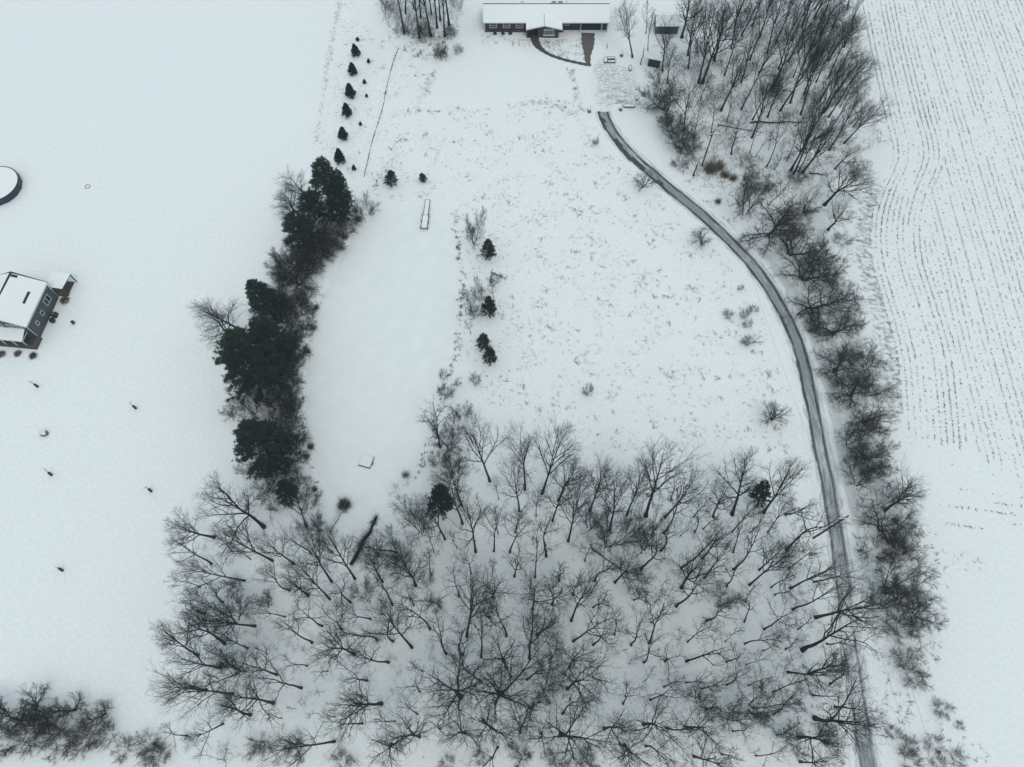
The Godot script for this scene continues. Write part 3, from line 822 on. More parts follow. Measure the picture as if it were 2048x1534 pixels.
func make_variants() -> void:
	rng.seed = 99
	var open := {"h": 17.5, "r": 0.3, "n": [12, 8, 6, 4], "t0": [0.36, 0.22, 0.2, 0.15], "ang": [0.64, 0.58, 0.62, 0.6], "ratio": [0.4, 0.52, 0.5, 0.55], "wig": 0.09, "twig": 0.03, "trop": 0.06, "thin": 0.64, "tip": 0.0085}
	var twisty := {"h": 13.5, "r": 0.25, "n": [8, 6, 5, 4], "t0": [0.44, 0.25, 0.2, 0.15], "ang": [0.82, 0.75, 0.72, 0.7], "ratio": [0.4, 0.5, 0.5, 0.55], "wig": 0.18, "twig": 0.08, "trop": 0.05, "thin": 0.66, "tip": 0.0085}
	var sapling := {"h": 8.0, "r": 0.1, "n": [10, 6, 5], "t0": [0.4, 0.2, 0.1], "ang": [0.7, 0.65, 0.6], "ratio": [0.27, 0.48, 0.5], "wig": 0.12, "twig": 0.05, "trop": 0.06, "thin": 0.62, "tip": 0.0085}
	var dense := {"h": 4.4, "r": 0.07, "n": [12, 9, 7, 4], "t0": [0.12, 0.15, 0.1, 0.1], "ang": [0.8, 0.7, 0.7, 0.7], "ratio": [0.48, 0.48, 0.5, 0.5], "wig": 0.14, "twig": 0.08, "trop": 0.06, "thin": 0.6, "tip": 0.0058, "stems": 3, "spread": 0.5, "foot": 0.2}
	var spread := {"h": 4.4, "r": 0.17, "n": [9, 8, 7, 4], "t0": [0.12, 0.2, 0.12, 0.1], "ang": [1.0, 0.75, 0.75, 0.7], "ratio": [0.8, 0.48, 0.48, 0.5], "wig": 0.16, "twig": 0.13, "trop": 0.06, "thin": 0.66, "tip": 0.009, "stems": 2, "spread": 0.5, "foot": 0.12}
	var bush := {"h": 1.7, "r": 0.014, "n": [10, 8, 5], "t0": [0.15, 0.15, 0.1], "ang": [0.7, 0.65, 0.65], "ratio": [0.5, 0.5, 0.5], "wig": 0.15, "twig": 0.1, "trop": 0.03, "thin": 0.6, "tip": 0.0034, "stems": 9, "spread": 0.9, "foot": 0.3}
	for spec in [["o", open, 10], ["t", twisty, 10], ["s", sapling, 4], ["d", dense, 4], ["r", spread, 4], ["b", bush, 4]]:
		var list := []
		for k in spec[2]: list.append(grow(spec[1]))
		variants[spec[0]] = list
	variants["p"] = [grow_pine(11, 7, 2100, 0.55, 0.38), grow_pine(11, 7, 2100, 0.65, 0.38), grow_pine(12, 6.5, 2000, 0.7, 0.38)]
	variants["q"] = [grow_pine(6, 4.2, 1100, 0.6, 0.34), grow_pine(6, 4, 1000, 0.5, 0.34)]
	variants["c"] = [grow_pine(3, 1.9, 1300, 0.95, 0.2), grow_pine(3, 1.8, 1300, 0.9, 0.2), grow_pine(3, 1.9, 1200, 0.85, 0.2)]
	# tussocks of tall dry grass
	var gl := []
	for k in 3:
		var tr := MB.new(); var cr := MB.new()
		for j in 260:
			var a := rng.randf() * TAU; var d := Vector3(cos(a) * rng.randf_range(0.1, 0.9), 1.0, sin(a) * rng.randf_range(0.1, 0.9)).normalized()
			var b := Vector3(rng.randfn(), 0, rng.randfn()) * 0.3
			var m := b + d * rng.randf_range(0.5, 0.9)
			(tr if j % 9 == 0 else cr).spike(b, m + (d + Vector3(rng.randfn(), -0.5, rng.randfn()) * 0.5) * 0.4, 0.014)
		gl.append(finish_variant(tr, cr))
	variants["g"] = gl
	# guarded saplings planted on the lawn
	var wt := MB.new(); var wc := MB.new()
	wt.cyl(Vector3(0, -0.1, 0), 0.11, 0.85, 8)
	var wp := poly_branch(Vector3(0, 0.7, 0), Vector3.UP, 1.0, 4, 0.08, 0.05)
	wc.tube(wp, taper(5, 0.02, 0.006), 4)
	for k in 9:
		var q := along(wp, rng.randf_range(0.2, 0.95))
		wc.spike(q[0], q[0] + (rvec() * 0.5 + Vector3.UP * 0.7).normalized() * 0.55, 0.01)
	variants["w"] = [finish_variant(wt, wc)]

func make_trees() -> void:
	make_variants()
	rng.seed = 1234
	var names := {"o": "bare_tree", "t": "crooked_tree", "s": "slender_tree", "d": "twiggy_tree", "r": "spreading_tree", "b": "bare_shrub", "p": "pine_tree", "q": "evergreen_tree", "c": "spruce_tree", "g": "grass_tussock", "w": "guarded_sapling"}
	var cats := {"o": "tree", "t": "tree", "s": "tree", "d": "tree", "r": "tree", "b": "shrub", "p": "tree", "q": "tree", "c": "tree", "g": "grass", "w": "sapling"}
	var count := {}
	for e in TREES:
		var k: String = e[0]
		var list: Array = variants[k]
		count[k] = count.get(k, 0) + 1
		var v: Dictionary = list[(count[k] * 7 + int(absf(e[1]) * 3.0)) % list.size()]
		var h: float = e[3]; var w: float = e[4]
		var root := thing(names[k], e[7], cats[k], on_ground(Vector3(e[1], 0, e[2])), 0.0, e[8])
		var sy: float = h / v.h
		var sx: float = clampf(w / v.w, sy * 0.55, sy * 2.6)
		var up := Vector3(e[5], h, e[6]).normalized()
		var b := Basis(Quaternion(Vector3.UP, up)) * Basis(Vector3.UP, rng.randf() * TAU) * Basis.from_scale(Vector3(sx, sy, sx))
		root.basis = b
		var bark: Material = M.bark
		var twig: Material = M.twig
		if k == "d" or k == "r": twig = M.hedge_twig
		match k:
			"b": twig = M.brush
			"p": twig = M.pine
			"q": twig = M.olive if rng.randf() < 0.6 else M.pine
			"c": twig = M.spruce
			"g":
				twig = M.tan; bark = M.tan
			"w": bark = M.black
		for pr in [["trunk", v.trunk, bark], ["crown", v.crown, twig]]:
			var mi := MeshInstance3D.new()
			mi.name = {"g": ["stalks", "blades"], "w": ["trunk_guard", "branches"], "b": ["stems", "twigs"]}.get(k, ["trunk", "crown"])[0 if pr[0] == "trunk" else 1]
			mi.mesh = pr[1]; mi.material_override = pr[2]
			root.add_child(mi, true)

func log_thing(called: String, label: String, a: Vector3, b: Vector3, ha: float, hb: float, r: float, snowy: bool, fuzz: int, mat: Material) -> void:
	var at := on_ground(a)
	var e := on_ground(b) + Vector3(0, hb, 0) - at
	var t := thing(called, label, "fallen tree", at)
	var pts := PackedVector3Array()
	for i in 7:
		pts.append(Vector3(0, ha, 0).lerp(e, i / 6.0) + (rvec() * r * 0.5 if i > 0 and i < 6 else Vector3.ZERO))
	var mb := MB.new(); mb.tube(pts, taper(7, r, r * 0.45), 7, true)
	part(mb, "trunk", mat, t)
	if snowy:
		mb = MB.new()
		var sp := PackedVector3Array()
		for p in pts: sp.append(p + Vector3(0, r * 0.62, 0))
		mb.tube(sp, taper(7, r * 0.75, r * 0.4), 6, true)
		part(mb, "snow_cover", M.roof_snow, t)
	if fuzz > 0:
		mb = MB.new()
		for k in fuzz:
			var q := along(pts, rng.randf_range(0.1, 0.99))
			var d := (rvec() + (q[1] as Vector3) * 0.8 + Vector3(0, 0.4, 0)).normalized()
			var l := rng.randf_range(0.3, 1.3)
			mb.spike(q[0], q[0] + d * l, 0.018)
			mb.spike(q[0] + d * l * 0.5, q[0] + d * l * 0.6 + rvec() * 0.3, 0.012)
		part(mb, "branches", M.twig, t)

func make_fallen_wood() -> void:
	rng.seed = 321
	log_thing("fallen_trunk", "snow-topped fallen trunk with upturned roots at the pond's south tip", Vector3(-25.97, 0, -25.26), Vector3(-23.81, 0, -29.95), 0.25, 0.5, 0.2, true, 40, M.wood)
	var rb := thing("root_plate", "brown upturned root clump at the pond's south tip", "roots", on_ground(Vector3(-24.24, 0, -29.21)))
	var mb := MB.new()
	for k in 260:
		var d := Vector3(rng.randfn(), absf(rng.randfn()) * 0.8, rng.randfn()).normalized()
		mb.spike(rvec() * 0.35 + Vector3(0, 0.3, 0), d * rng.randf_range(0.7, 1.7), 0.04)
	part(mb, "roots", M.soil, rb)
	mb = MB.new()
	for k in 60:
		var d := Vector3(rng.randfn(), absf(rng.randfn()) * 0.8, rng.randfn()).normalized()
		mb.spike(d * 0.5, d * rng.randf_range(1.2, 2.1), 0.03)
	part(mb, "dry_leaves", M.tan, rb)
	log_thing("leaning_trunk", "dark vine-wrapped trunk leaning toward the pond's south tip", Vector3(-22.45, 0, -20.62), Vector3(-18.89, 0, -26.64), 0.2, 3.0, 0.28, false, 900, M.bark)
	log_thing("fallen_trunk", "thin fallen trunk lying diagonally in the middle of the lower wood", Vector3(11.13, 0, -23.06), Vector3(16.02, 0, -19.45), 0.1, 0.25, 0.1, false, 40, M.bark)
	log_thing("fallen_trunk", "long grey fallen trunk lying level across the upper wood", Vector3(45.46, 0, -104.14), Vector3(56.11, 0, -103.88), 0.2, 0.4, 0.16, false, 30, M.bark)
	log_thing("fallen_trunk", "slim fallen trunk slanting below the long fallen trunk in upper wood", Vector3(39.28, 0, -103.62), Vector3(47.17, 0, -101.57), 0.1, 0.2, 0.09, false, 16, M.bark)
	log_thing("broken_trunk", "snow-topped broken trunk leaning by the driveway edge of upper wood", Vector3(34.26, 0, -98.80), Vector3(31.12, 0, -102.08), 1.6, 2.4, 0.16, true, 20, M.bark)
	log_thing("fallen_trunk", "short dark log lying between upper wood and field hedgerow", Vector3(54.43, 0, -91.59), Vector3(57.48, 0, -91.24), 0.12, 0.12, 0.14, false, 16, M.bark)
	log_thing("fallen_trunk", "slender broken log lying by the tuft of pines east of pond", Vector3(-3.39, 0, -69.54), Vector3(-1.18, 0, -68.42), 0.2, 0.1, 0.08, false, 30, M.bark)
	log_thing("fallen_trunk", "pale bent log lying in the right half of the lower wood", Vector3(22.31, 0, -19.93), Vector3(25.52, 0, -19.45), 0.1, 0.15, 0.09, true, 10, M.grey_wood)
	log_thing("dead_snag", "bare dark dead pole standing beside the small black shed", Vector3(25.86, 0, -119.99), Vector3(25.87, 0, -120.02), 0.0, 3.9, 0.13, false, 0, M.bark)

# ---------------------------------------------------------------- pond things
func make_dock_and_raft() -> void:
	var a: Vector3 = Vector3(-15.45, 0, -79.04); var b: Vector3 = Vector3(-15.13, 0, -84.84)
	var d := (b - a)
	var t := thing("wooden_dock", "narrow grey wooden dock under snow at the pond's north end", "dock", Vector3(a.x, -0.36, a.z), atan2(-d.x, -d.z))
	var ln := d.length()
	var mb := MB.new()
	mb.box(Vector3(-0.55, 0.42, -ln * 0.5), Vector3(0.55, 0.5, 0)); part(mb, "deck", M.grey_wood, t)
	mb = MB.new(); mb.box(Vector3(-0.42, 0.4, -ln - 0.6), Vector3(0.42, 0.48, -ln * 0.5 - 0.003)); part(mb, "gangway", M.grey_wood, t)
	mb = MB.new(); mb.box(Vector3(-0.48, 0.503, -ln * 0.5 + 0.05), Vector3(0.48, 0.57, -0.06), 0.05); part(mb, "snow_cover", M.roof_snow, t)
	mb = MB.new(); mb.box(Vector3(-0.36, 0.483, -ln - 0.5), Vector3(0.36, 0.55, -ln * 0.5 - 0.06), 0.05); part(mb, "snow_cover", M.roof_snow, t)
	for s in [-1, 1]:
		for k in 3:
			mb = MB.new(); mb.cyl(Vector3(s * 0.62, -0.2, -0.15 - k * ln * 0.23), 0.06, 1.05, 7); part(mb, "post", M.wood, t)
		mb = MB.new(); mb.box(Vector3(s * 0.55 - 0.03, 0.25, -ln * 0.5), Vector3(s * 0.55 + 0.03, 0.47, 0.02)); part(mb, "stringer", M.wood, t)
		mb = MB.new(); mb.box(Vector3(s * 0.43 - 0.03, 0.2, -ln - 0.6), Vector3(s * 0.43 + 0.03, 0.45, -ln * 0.5 - 0.01)); part(mb, "stringer", M.wood, t)
	var c: Vector3 = Vector3(-21.74, 0, -36.01)
	t = thing("swim_raft", "square snow-covered swim raft frozen into the pond ice", "raft", Vector3(c.x, -0.36, c.z), -0.27)
	mb = MB.new(); mb.box(Vector3(-0.95, -0.05, -0.95), Vector3(0.95, 0.16, 0.95)); part(mb, "frame", M.wood, t)
	mb = MB.new(); mb.box(Vector3(-0.97, 0.0, -0.97), Vector3(0.9, 0.2, 0.88), 0.05); part(mb, "snow_cover", M.ice_snow, t)
	for y in [0.06, 0.22]:
		mb = MB.new(); mb.box(Vector3(0.95, y, -0.12), Vector3(1.12, y + 0.05, 0.3)); part(mb, "ladder_rung", M.metal, t)

func make_power_line() -> void:
	var tops := []
	var spots := [[Vector3(35.06, 0, -93.63), 8.4, "utility pole with snowy crossarm standing in the upper wood"], [Vector3(42.74, 0, -24.41), 11.6, "utility pole leaning view over the driveway beside the lower wood"], [Vector3(50.5, 0, 34.0), 10.5, "utility pole south of the lower wood, past the photo's bottom edge"]]
	for s in spots:
		var t := thing("utility_pole", s[2], "pole", on_ground(s[0]), 0.0, "utility poles along the driveway")
		var h: float = s[1]
		var mb := MB.new(); mb.cyl(Vector3(0, -0.3, 0), 0.16, h + 0.3, 9, 0.1); part(mb, "pole", M.wood, t)
		mb = MB.new(); mb.box(Vector3(-1.3, h - 0.75, 0.1), Vector3(1.3, h - 0.6, 0.22)); var arm := part(mb, "crossarm", M.wood, t)
		mb = MB.new(); mb.box(Vector3(-1.3, h - 0.597, 0.1), Vector3(1.3, h - 0.55, 0.22), 0.02); part(mb, "snow_cover", M.roof_snow, arm)
		for x in [-1.15, 0.55, 1.15]:
			mb = MB.new(); mb.cyl(Vector3(x, h - 0.55, 0.16), 0.05, 0.18, 8, 0.03); part(mb, "insulator", M.trim, arm)
		tops.append((s[0] as Vector3) + Vector3(0, h - 0.37, 0.16))
	for k in 2:
		for x in [-1.15, 1.15]:
			var a: Vector3 = tops[k] + Vector3(x, 0, 0); var b: Vector3 = tops[k + 1] + Vector3(x, 0, 0)
			var pts := PackedVector3Array(); var rad := PackedFloat32Array()
			for i in 25:
				var t := i / 24.0
				pts.append(a.lerp(b, t) - Vector3(0, 4.0 * t * (1 - t) * (1.3 if k == 0 else 0.8), 0) - a); rad.append(0.013)
			var mb := MB.new(); mb.tube(pts, rad, 4)
			solo(mb, "power_wire", M.wire, "%s overhead wire %s the lower-wood utility pole" % ["western" if x < 0 else "eastern", "running north from" if k == 0 else "running south from"], "wire", a, "overhead wires")

# ---------------------------------------------------------------- small things
func stadium(ring_len: float, ring_w: float, h: float, wall: float) -> MB:
	var mb := MB.new()
	var pts := []
	for k in 24:
		var a := TAU * k / 24
		pts.append(Vector3(cos(a) * ring_w / 2 + (1 if cos(a) >= 0 else -1) * (ring_len - ring_w) / 2, 0, sin(a) * ring_w / 2))
	for k in 24:
		var p: Vector3 = pts[k]; var q: Vector3 = pts[(k + 1) % 24]
		var pi := p * (1.0 - wall / p.length()); var qi := q * (1.0 - wall / q.length())
		var u := Vector3(0, h, 0)
		mb.quad(q, p, p + u, q + u); mb.quad(pi, qi, qi + u, pi + u); mb.quad(qi + u, q + u, p + u, pi + u)
	return mb

func make_small_things() -> void:
	rng.seed = 555
	for e in [[Vector3(22.65, 0, -108.34), 2.3, 0.75, 0.0, "oval metal garden bed south of the parking area"], [Vector3(19.98, 0, -121.65), 1.7, 0.55, 0.0, "northern of the two paired oval garden beds by the parking area"], [Vector3(20.02, 0, -120.64), 1.7, 0.55, 0.0, "southern of the two paired oval garden beds by the parking area"], [Vector3(18.84, 0, -121.07), 1.6, 0.7, 1.45, "oval garden bed turned crosswise beside the paired beds"], [Vector3(23.61, 0, -118.78), 1.5, 0.5, 1.4, "slim oval bed at the parking area's north-east corner"], [Vector3(24.37, 0, -110.48), 1.2, 0.5, 1.4, "slim dark oval bed at the parking area's south-east corner"]]:
		var t := thing("garden_bed", e[4], "garden bed", on_ground(e[0]), e[3], "oval metal garden beds")
		part(stadium(e[1], e[2], 0.42, 0.07), "rim", M.metal, t)
		var mb := MB.new()
		var inner := stadium(e[1] - 0.16, e[2] - 0.16, 0.36, 0.05)
		mb = inner
		var c := mb.vert(Vector3(0, 0.38, 0), Vector3.UP)
		var ring := []
		for k in 24:
			var a := TAU * k / 24
			var rl: float = e[1] - 0.16; var rw: float = e[2] - 0.16
			ring.append(mb.vert(Vector3(cos(a) * rw / 2 + (1 if cos(a) >= 0 else -1) * (rl - rw) / 2, 0.365, sin(a) * rw / 2), Vector3.UP))
		for k in 24: mb.tri(ring[(k + 1) % 24], ring[k], c)
		part(mb, "snow_fill", M.roof_snow, t)
	for e in [[Vector3(20.95, 0, -107.41), "round black planter with stake by the oval metal bed"], [Vector3(14.89, 0, -106.95), "round black planter with stake on the lawn west of the driveway"], [Vector3(22.16, 0, -122.51), "round black planter with stake under the oval-crowned yard tree"]]:
		var t := thing("round_planter", e[1], "planter", on_ground(e[0]), 0, "round planters in the yard")
		var mb := MB.new(); mb.cyl(Vector3(0, -0.05, 0), 0.27, 0.5, 14, 0.33); part(mb, "pot", M.black, t)
		mb = MB.new(); mb.cyl(Vector3(0, 0.4, 0), 0.28, 0.14, 14, 0.16); part(mb, "snow_cap", M.roof_snow, t)
		mb = MB.new(); mb.cyl(Vector3(0.12, 0.3, -0.2), 0.03, 1.1, 6); part(mb, "stake", M.wood, t)
	# boulder, fire ring, dark cover on the neighbour's lawn
	var t := thing("boulder", "dark rounded boulder with snow cap on the western lawn", "boulder", on_ground(Vector3(-70.78, 0, -40.26)))
	var mb := MB.new()
	var ball := func(mm: MB, rad: Vector3, y: float, hemi: bool) -> void:
		var K := 14; var J := 8; var b0 := mm.v.size()
		for j in J + 1:
			for k in K:
				var f := PI * (0.5 * j / J if hemi else float(j) / J); var a := TAU * k / K
				var d := Vector3(sin(f) * cos(a), cos(f), sin(f) * sin(a))
				mm.vert(Vector3(d.x * rad.x, y + d.y * rad.y, d.z * rad.z) * (1.0 + 0.08 * sin(a * 3.0 + f * 4.0)), d)
		for j in J:
			for k in K:
				var p := b0 + j * K + k; var q := b0 + j * K + (k + 1) % K
				mm.tri(p, q, q + K); mm.tri(p, q + K, p + K)
	ball.call(mb, Vector3(0.62, 0.5, 0.5), 0.22, false); part(mb, "rock", M.stone, t)
	mb = MB.new(); ball.call(mb, Vector3(0.5, 0.36, 0.42), 0.42, true); part(mb, "snow_cap", M.roof_snow, t)
	t = thing("fire_ring", "thin ring of a buried fire pit on the north-west lawn", "fire ring", on_ground(Vector3(-76.99, 0, -88.53)))
	var rp := PackedVector3Array(); var rr := PackedFloat32Array()
	for k in 25:
		rp.append(Vector3(cos(TAU * k / 24.0) * 0.48, 0.06, sin(TAU * k / 24.0) * 0.42)); rr.append(0.045)
	mb = MB.new(); mb.tube(rp, rr, 6); part(mb, "ring", M.metal, t)
	t = thing("drum", "small black drum on the lawn east of the grey house", "drum", on_ground(Vector3(-71.64, 0, -59.69)))
	mb = MB.new(); mb.cyl(Vector3(0, -0.1, 0), 0.25, 0.6, 14, 0.23); part(mb, "body", M.black, t)
	mb = MB.new(); mb.cyl(Vector3(0, 0.5, 0), 0.26, 0.04, 14); part(mb, "lid", M.black, t)
	# clipped round shrubs under the ranch windows and bed edging
	for e in [[990, 68, "left"], [1006, 68, "middle"], [1020.5, 67.5, "right"]]:
		pass
	var spots := [Vector3(-3.51, 0, -128.88), Vector3(-1.86, 0, -128.88), Vector3(-0.36, 0, -128.96)]
	var words := ["leftmost", "middle", "rightmost"]
	for k in 3:
		mb = MB.new()
		for j in 380:
			var d := Vector3(rng.randfn(), absf(rng.randfn()) + 0.05, rng.randfn()).normalized()
			var p := d * 0.38
			mb.leaf(p * 0.7, p * rng.randf_range(1.0, 1.25), d.cross(rvec()).normalized() * 0.05)
		solo(mb, "clipped_shrub", M.olive, words[k] + " of three dark clipped shrubs under the ranch house windows", "shrub", on_ground(spots[k]), "clipped shrubs under the ranch windows")
	# low posts and trellis in the front yard
	for e in [[Vector3(0.20, 0, -125.45), 1.2, "lone dark post before the ranch house windows"], [Vector3(19.36, 0, -124.86), 1.1, "short post between garage apron and yard tree"], [Vector3(10.99, 0, -118.50), 0.6, "short stub beside the end of the garden walk"], [Vector3(-24.56, 0, -89.46), 0.8, "short dark stake in the snow near the spruce row's south end"]]:
		mb = MB.new(); mb.cyl(Vector3(0, -0.1, 0), 0.07, e[1] + 0.1, 7, 0.05); mb.box(Vector3(-0.03, e[1] * 0.6, -0.2), Vector3(0.03, e[1] * 0.66, 0.25))
		solo(mb, "yard_post", M.wood, e[2], "post", on_ground(e[0]))
	t = thing("trellis", "thin open trellis arch on the lawn beside the garden walk", "trellis", on_ground(Vector3(2.55, 0, -125.45)))
	mb = MB.new()
	mb.box(Vector3(-1.05, 0, -0.03), Vector3(-1.0, 1.3, 0.03)); part(mb, "upright", M.wood, t)
	mb = MB.new(); mb.box(Vector3(1.0, 0, -0.03), Vector3(1.05, 1.3, 0.03)); part(mb, "upright", M.wood, t)
	mb = MB.new(); mb.box(Vector3(-1.05, 1.303, -0.03), Vector3(1.05, 1.36, 0.03)); part(mb, "rail", M.wood, t)

# ---------------------------------------------------------------- stuff
func scatter(called: String, label: String, category: String, mesh: Mesh, mat: Material, tf: Array) -> void:
	var mm := MultiMesh.new()
	mm.transform_format = MultiMesh.TRANSFORM_3D
	mm.mesh = mesh
	mm.instance_count = tf.size()
	for i in tf.size(): mm.set_instance_transform(i, tf[i])
	var o := MultiMeshInstance3D.new()
	o.name = numbered(called); o.multimesh = mm; o.material_override = mat
	add_child(o)
	o.set_meta("kind", "stuff"); o.set_meta("label", label); o.set_meta("category", category)

func tuft(blades: int, h: float, flatness: float, r: float) -> ArrayMesh:
	var mb := MB.new()
	var dir := Vector3(1, 0, 0.2)
	for k in blades:
		var d := (dir * flatness + Vector3(rng.randfn() * 0.7, rng.randf_range(0.15, 0.8), rng.randfn() * 0.7)).normalized()
		var b := Vector3(rng.randfn() * 0.12, -0.03, rng.randfn() * 0.1)
		var l := h * rng.randf_range(0.5, 1.2)
		mb.spike(b, b + d * l, r)
	return mb.mesh()

func scatter_poly(poly: PackedVector2Array, count: int, noise: FastNoiseLite, bias: float, smin: float, smax: float, out: Array) -> void:
	var box := Rect2(poly[0], Vector2.ZERO)
	for p in poly: box = box.expand(p)
	var made := 0; var tries := 0
	while made < count and tries < count * 30:
		tries += 1
		var p := box.position + Vector2(rng.randf(), rng.randf()) * box.size
		if not in_poly(p, poly): continue
		if noise.get_noise_2d(p.x, p.y) + bias < rng.randf_range(-0.35, 0.45): continue
		var s := rng.randf_range(smin, smax) * (1.9 if rng.randf() < 0.07 else 1.0)
		out.append(Transform3D(Basis(Vector3.UP, rng.randf() * TAU).scaled(Vector3.ONE * s), Vector3(p.x, gh(p.x, p.y) - 0.02, p.y)))
		made += 1

func make_weeds() -> void:
	rng.seed = 808
	var nz := FastNoiseLite.new(); nz.seed = 21; nz.frequency = 0.16; nz.fractal_octaves = 4
	var polys := [[[Vector2(-16.87, -108.87), Vector2(12.14, -106.88), Vector2(20.26, -98.55), Vector2(27.46, -85.41), Vector2(35.78, -73.37), Vector2(41.11, -63.25), Vector2(42.91, -49.39), Vector2(42.44, -37.68), Vector2(24.44, -37.68), Vector2(11.70, -37.68), Vector2(0.46, -43.39), Vector2(-4.98, -46.78), Vector2(-9.35, -49.39), Vector2(-8.00, -56.60), Vector2(-7.51, -68.21), Vector2(-8.71, -79.81), Vector2(-13.82, -85.41), Vector2(-23.69, -85.41), Vector2(-25.68, -87.71), Vector2(-22.79, -97.30), Vector2(-19.78, -108.87)], 3600, -0.04, 0.40, 1.00],
		[[Vector2(-35.56, -139.64), Vector2(-27.85, -136.45), Vector2(-22.79, -124.27), Vector2(-16.32, -117.09), Vector2(-17.77, -107.54), Vector2(-22.97, -87.71), Vector2(-27.49, -87.71), Vector2(-36.01, -98.55)], 900, 0.00, 0.40, 0.80],
		[[Vector2(29.16, -93.63), Vector2(39.31, -93.63), Vector2(46.63, -76.55), Vector2(51.32, -60.36), Vector2(49.94, -37.68), Vector2(48.44, -37.68), Vector2(47.83, -54.76), Vector2(42.50, -72.32), Vector2(33.74, -85.41)], 420, 0.05, 0.60, 1.20],
		[[Vector2(49.71, -32.98), Vector2(52.31, -31.46), Vector2(53.77, -19.25), Vector2(59.79, -15.89), Vector2(56.72, -9.48), Vector2(53.19, -3.42), Vector2(60.63, 3.96), Vector2(46.34, 3.96), Vector2(47.50, -15.89)], 300, 0.00, 0.60, 1.30],
		[[Vector2(55.77, -33.75), Vector2(61.82, -23.41), Vector2(68.04, -20.62), Vector2(60.15, -17.22), Vector2(54.60, -22.71)], 90, 0.00, 0.50, 1.10],
		[[Vector2(3.18, -127.23), Vector2(14.49, -127.53), Vector2(15.19, -120.64), Vector2(7.69, -122.51)], 260, 0.20, 0.50, 1.00],
		[[Vector2(-6.61, -129.34), Vector2(3.70, -127.53), Vector2(2.65, -125.00), Vector2(-6.02, -125.45)], 70, 0.20, 0.50, 1.00],
		[[Vector2(-27.34, -130.25), Vector2(-12.87, -131.01), Vector2(-12.61, -124.27), Vector2(-17.51, -120.64), Vector2(-23.86, -125.00)], 300, 0.20, 0.50, 1.20],
		[[Vector2(41.21, -39.28), Vector2(43.53, -3.42), Vector2(41.37, 3.96), Vector2(33.29, 3.96), Vector2(37.46, -29.95)], 500, 0.10, 0.60, 1.30],
		[[Vector2(-45.01, -28.47), Vector2(-16.11, -27.73), Vector2(-1.80, -37.68), Vector2(39.41, -32.98), Vector2(38.37, 3.41), Vector2(-38.87, 3.41), Vector2(-45.33, -9.48)], 500, -0.05, 0.40, 0.90],
		[[Vector2(-35.27, -64.23), Vector2(-31.94, -64.23), Vector2(-30.67, -37.68), Vector2(-27.15, -29.95), Vector2(-31.18, -32.98), Vector2(-34.23, -50.26)], 160, 0.10, 0.60, 1.30]]
	var lists := [[], [], []]
	for e in polys:
		for k in 3:
			scatter_poly(PackedVector2Array(e[0]), int(e[1] * [0.62, 0.3, 0.08][k]), nz, e[2], e[3], e[4], lists[k])
	for e in [[[Vector2(-36.63, -139.64), Vector2(-36.85, -127.23), Vector2(-36.93, -112.92), Vector2(-36.95, -98.55)], 420, 0.35, 0.40, 0.80],
		[[Vector2(-9.97, -83.14), Vector2(-9.52, -77.63), Vector2(-8.91, -72.32), Vector2(-8.44, -68.21), Vector2(-8.45, -63.25), Vector2(-8.87, -58.46), Vector2(-8.96, -53.85), Vector2(-10.30, -49.39)], 150, 0.30, 0.50, 1.30],
		[[Vector2(-10.89, -48.51), Vector2(-11.16, -45.93), Vector2(-12.38, -39.28), Vector2(-13.62, -34.53)], 90, 0.80, 0.60, 1.40],
		[[Vector2(-23.12, -124.71), Vector2(-24.75, -112.92), Vector2(-25.47, -104.92), Vector2(-27.04, -90.64)], 160, 0.30, 0.30, 0.70],
		[[Vector2(11.89, -118.50), Vector2(12.38, -112.92), Vector2(12.99, -108.87), Vector2(14.26, -106.88)], 60, 0.40, 0.70, 1.30],
		[[Vector2(-15.39, -118.50), Vector2(-16.64, -113.61), Vector2(-17.02, -111.56)], 60, 0.50, 0.60, 1.30],
		[[Vector2(0.58, -108.87), Vector2(7.39, -109.54), Vector2(12.12, -106.22)], 110, 0.80, 0.60, 1.30]]:
		var line := smooth_line(PackedVector2Array(e[0]), 0.3)
		for k in int(e[1]):
			var p: Vector2 = line[rng.randi() % line.size()] + Vector2(rng.randfn(), rng.randfn()) * float(e[2])
			lists[k % 3].append(Transform3D(Basis(Vector3.UP, rng.randf() * TAU).scaled(Vector3.ONE * rng.randf_range(e[3], e[4])), Vector3(p.x, gh(p.x, p.y) - 0.02, p.y)))
	scatter("dead_weeds", "bent dark weed stalks poking through the meadow snow", "weeds", tuft(6, 0.55, 1.6, 0.034), M.weed, lists[0])
	scatter("weed_tufts", "small bushy weed tufts poking through the meadow snow", "weeds", tuft(8, 0.4, 0.4, 0.028), M.brush, lists[1])
	scatter("dry_grass", "pale dry grass blades sticking out of the snow", "grass", tuft(9, 0.45, 0.8, 0.02), M.tan, lists[2])
	# brush on the floor of the woods
	var mb := MB.new()
	for s in 3:
		var p := poly_branch(Vector3(rng.randfn(), 0, rng.randfn()) * 0.25, (Vector3.UP + rvec() * 0.3).normalized(), 1.7, 4, 0.15, 0.05)
		mb.tube(p, taper(5, 0.016, 0.006), 3)
		for k in 9:
			var q := along(p, rng.randf_range(0.25, 1.0))
			var d := ((q[1] as Vector3) + rvec() * 0.6).normalized() * rng.randf_range(0.4, 0.9)
			mb.spike(q[0], q[0] + d, 0.008)
			mb.spike(q[0] + d * 0.5, q[0] + d * 0.6 + rvec() * 0.25, 0.007)
			mb.spike(q[0] + d * 0.3, q[0] + d * 0.4 + rvec() * 0.25, 0.007)
	var br := []
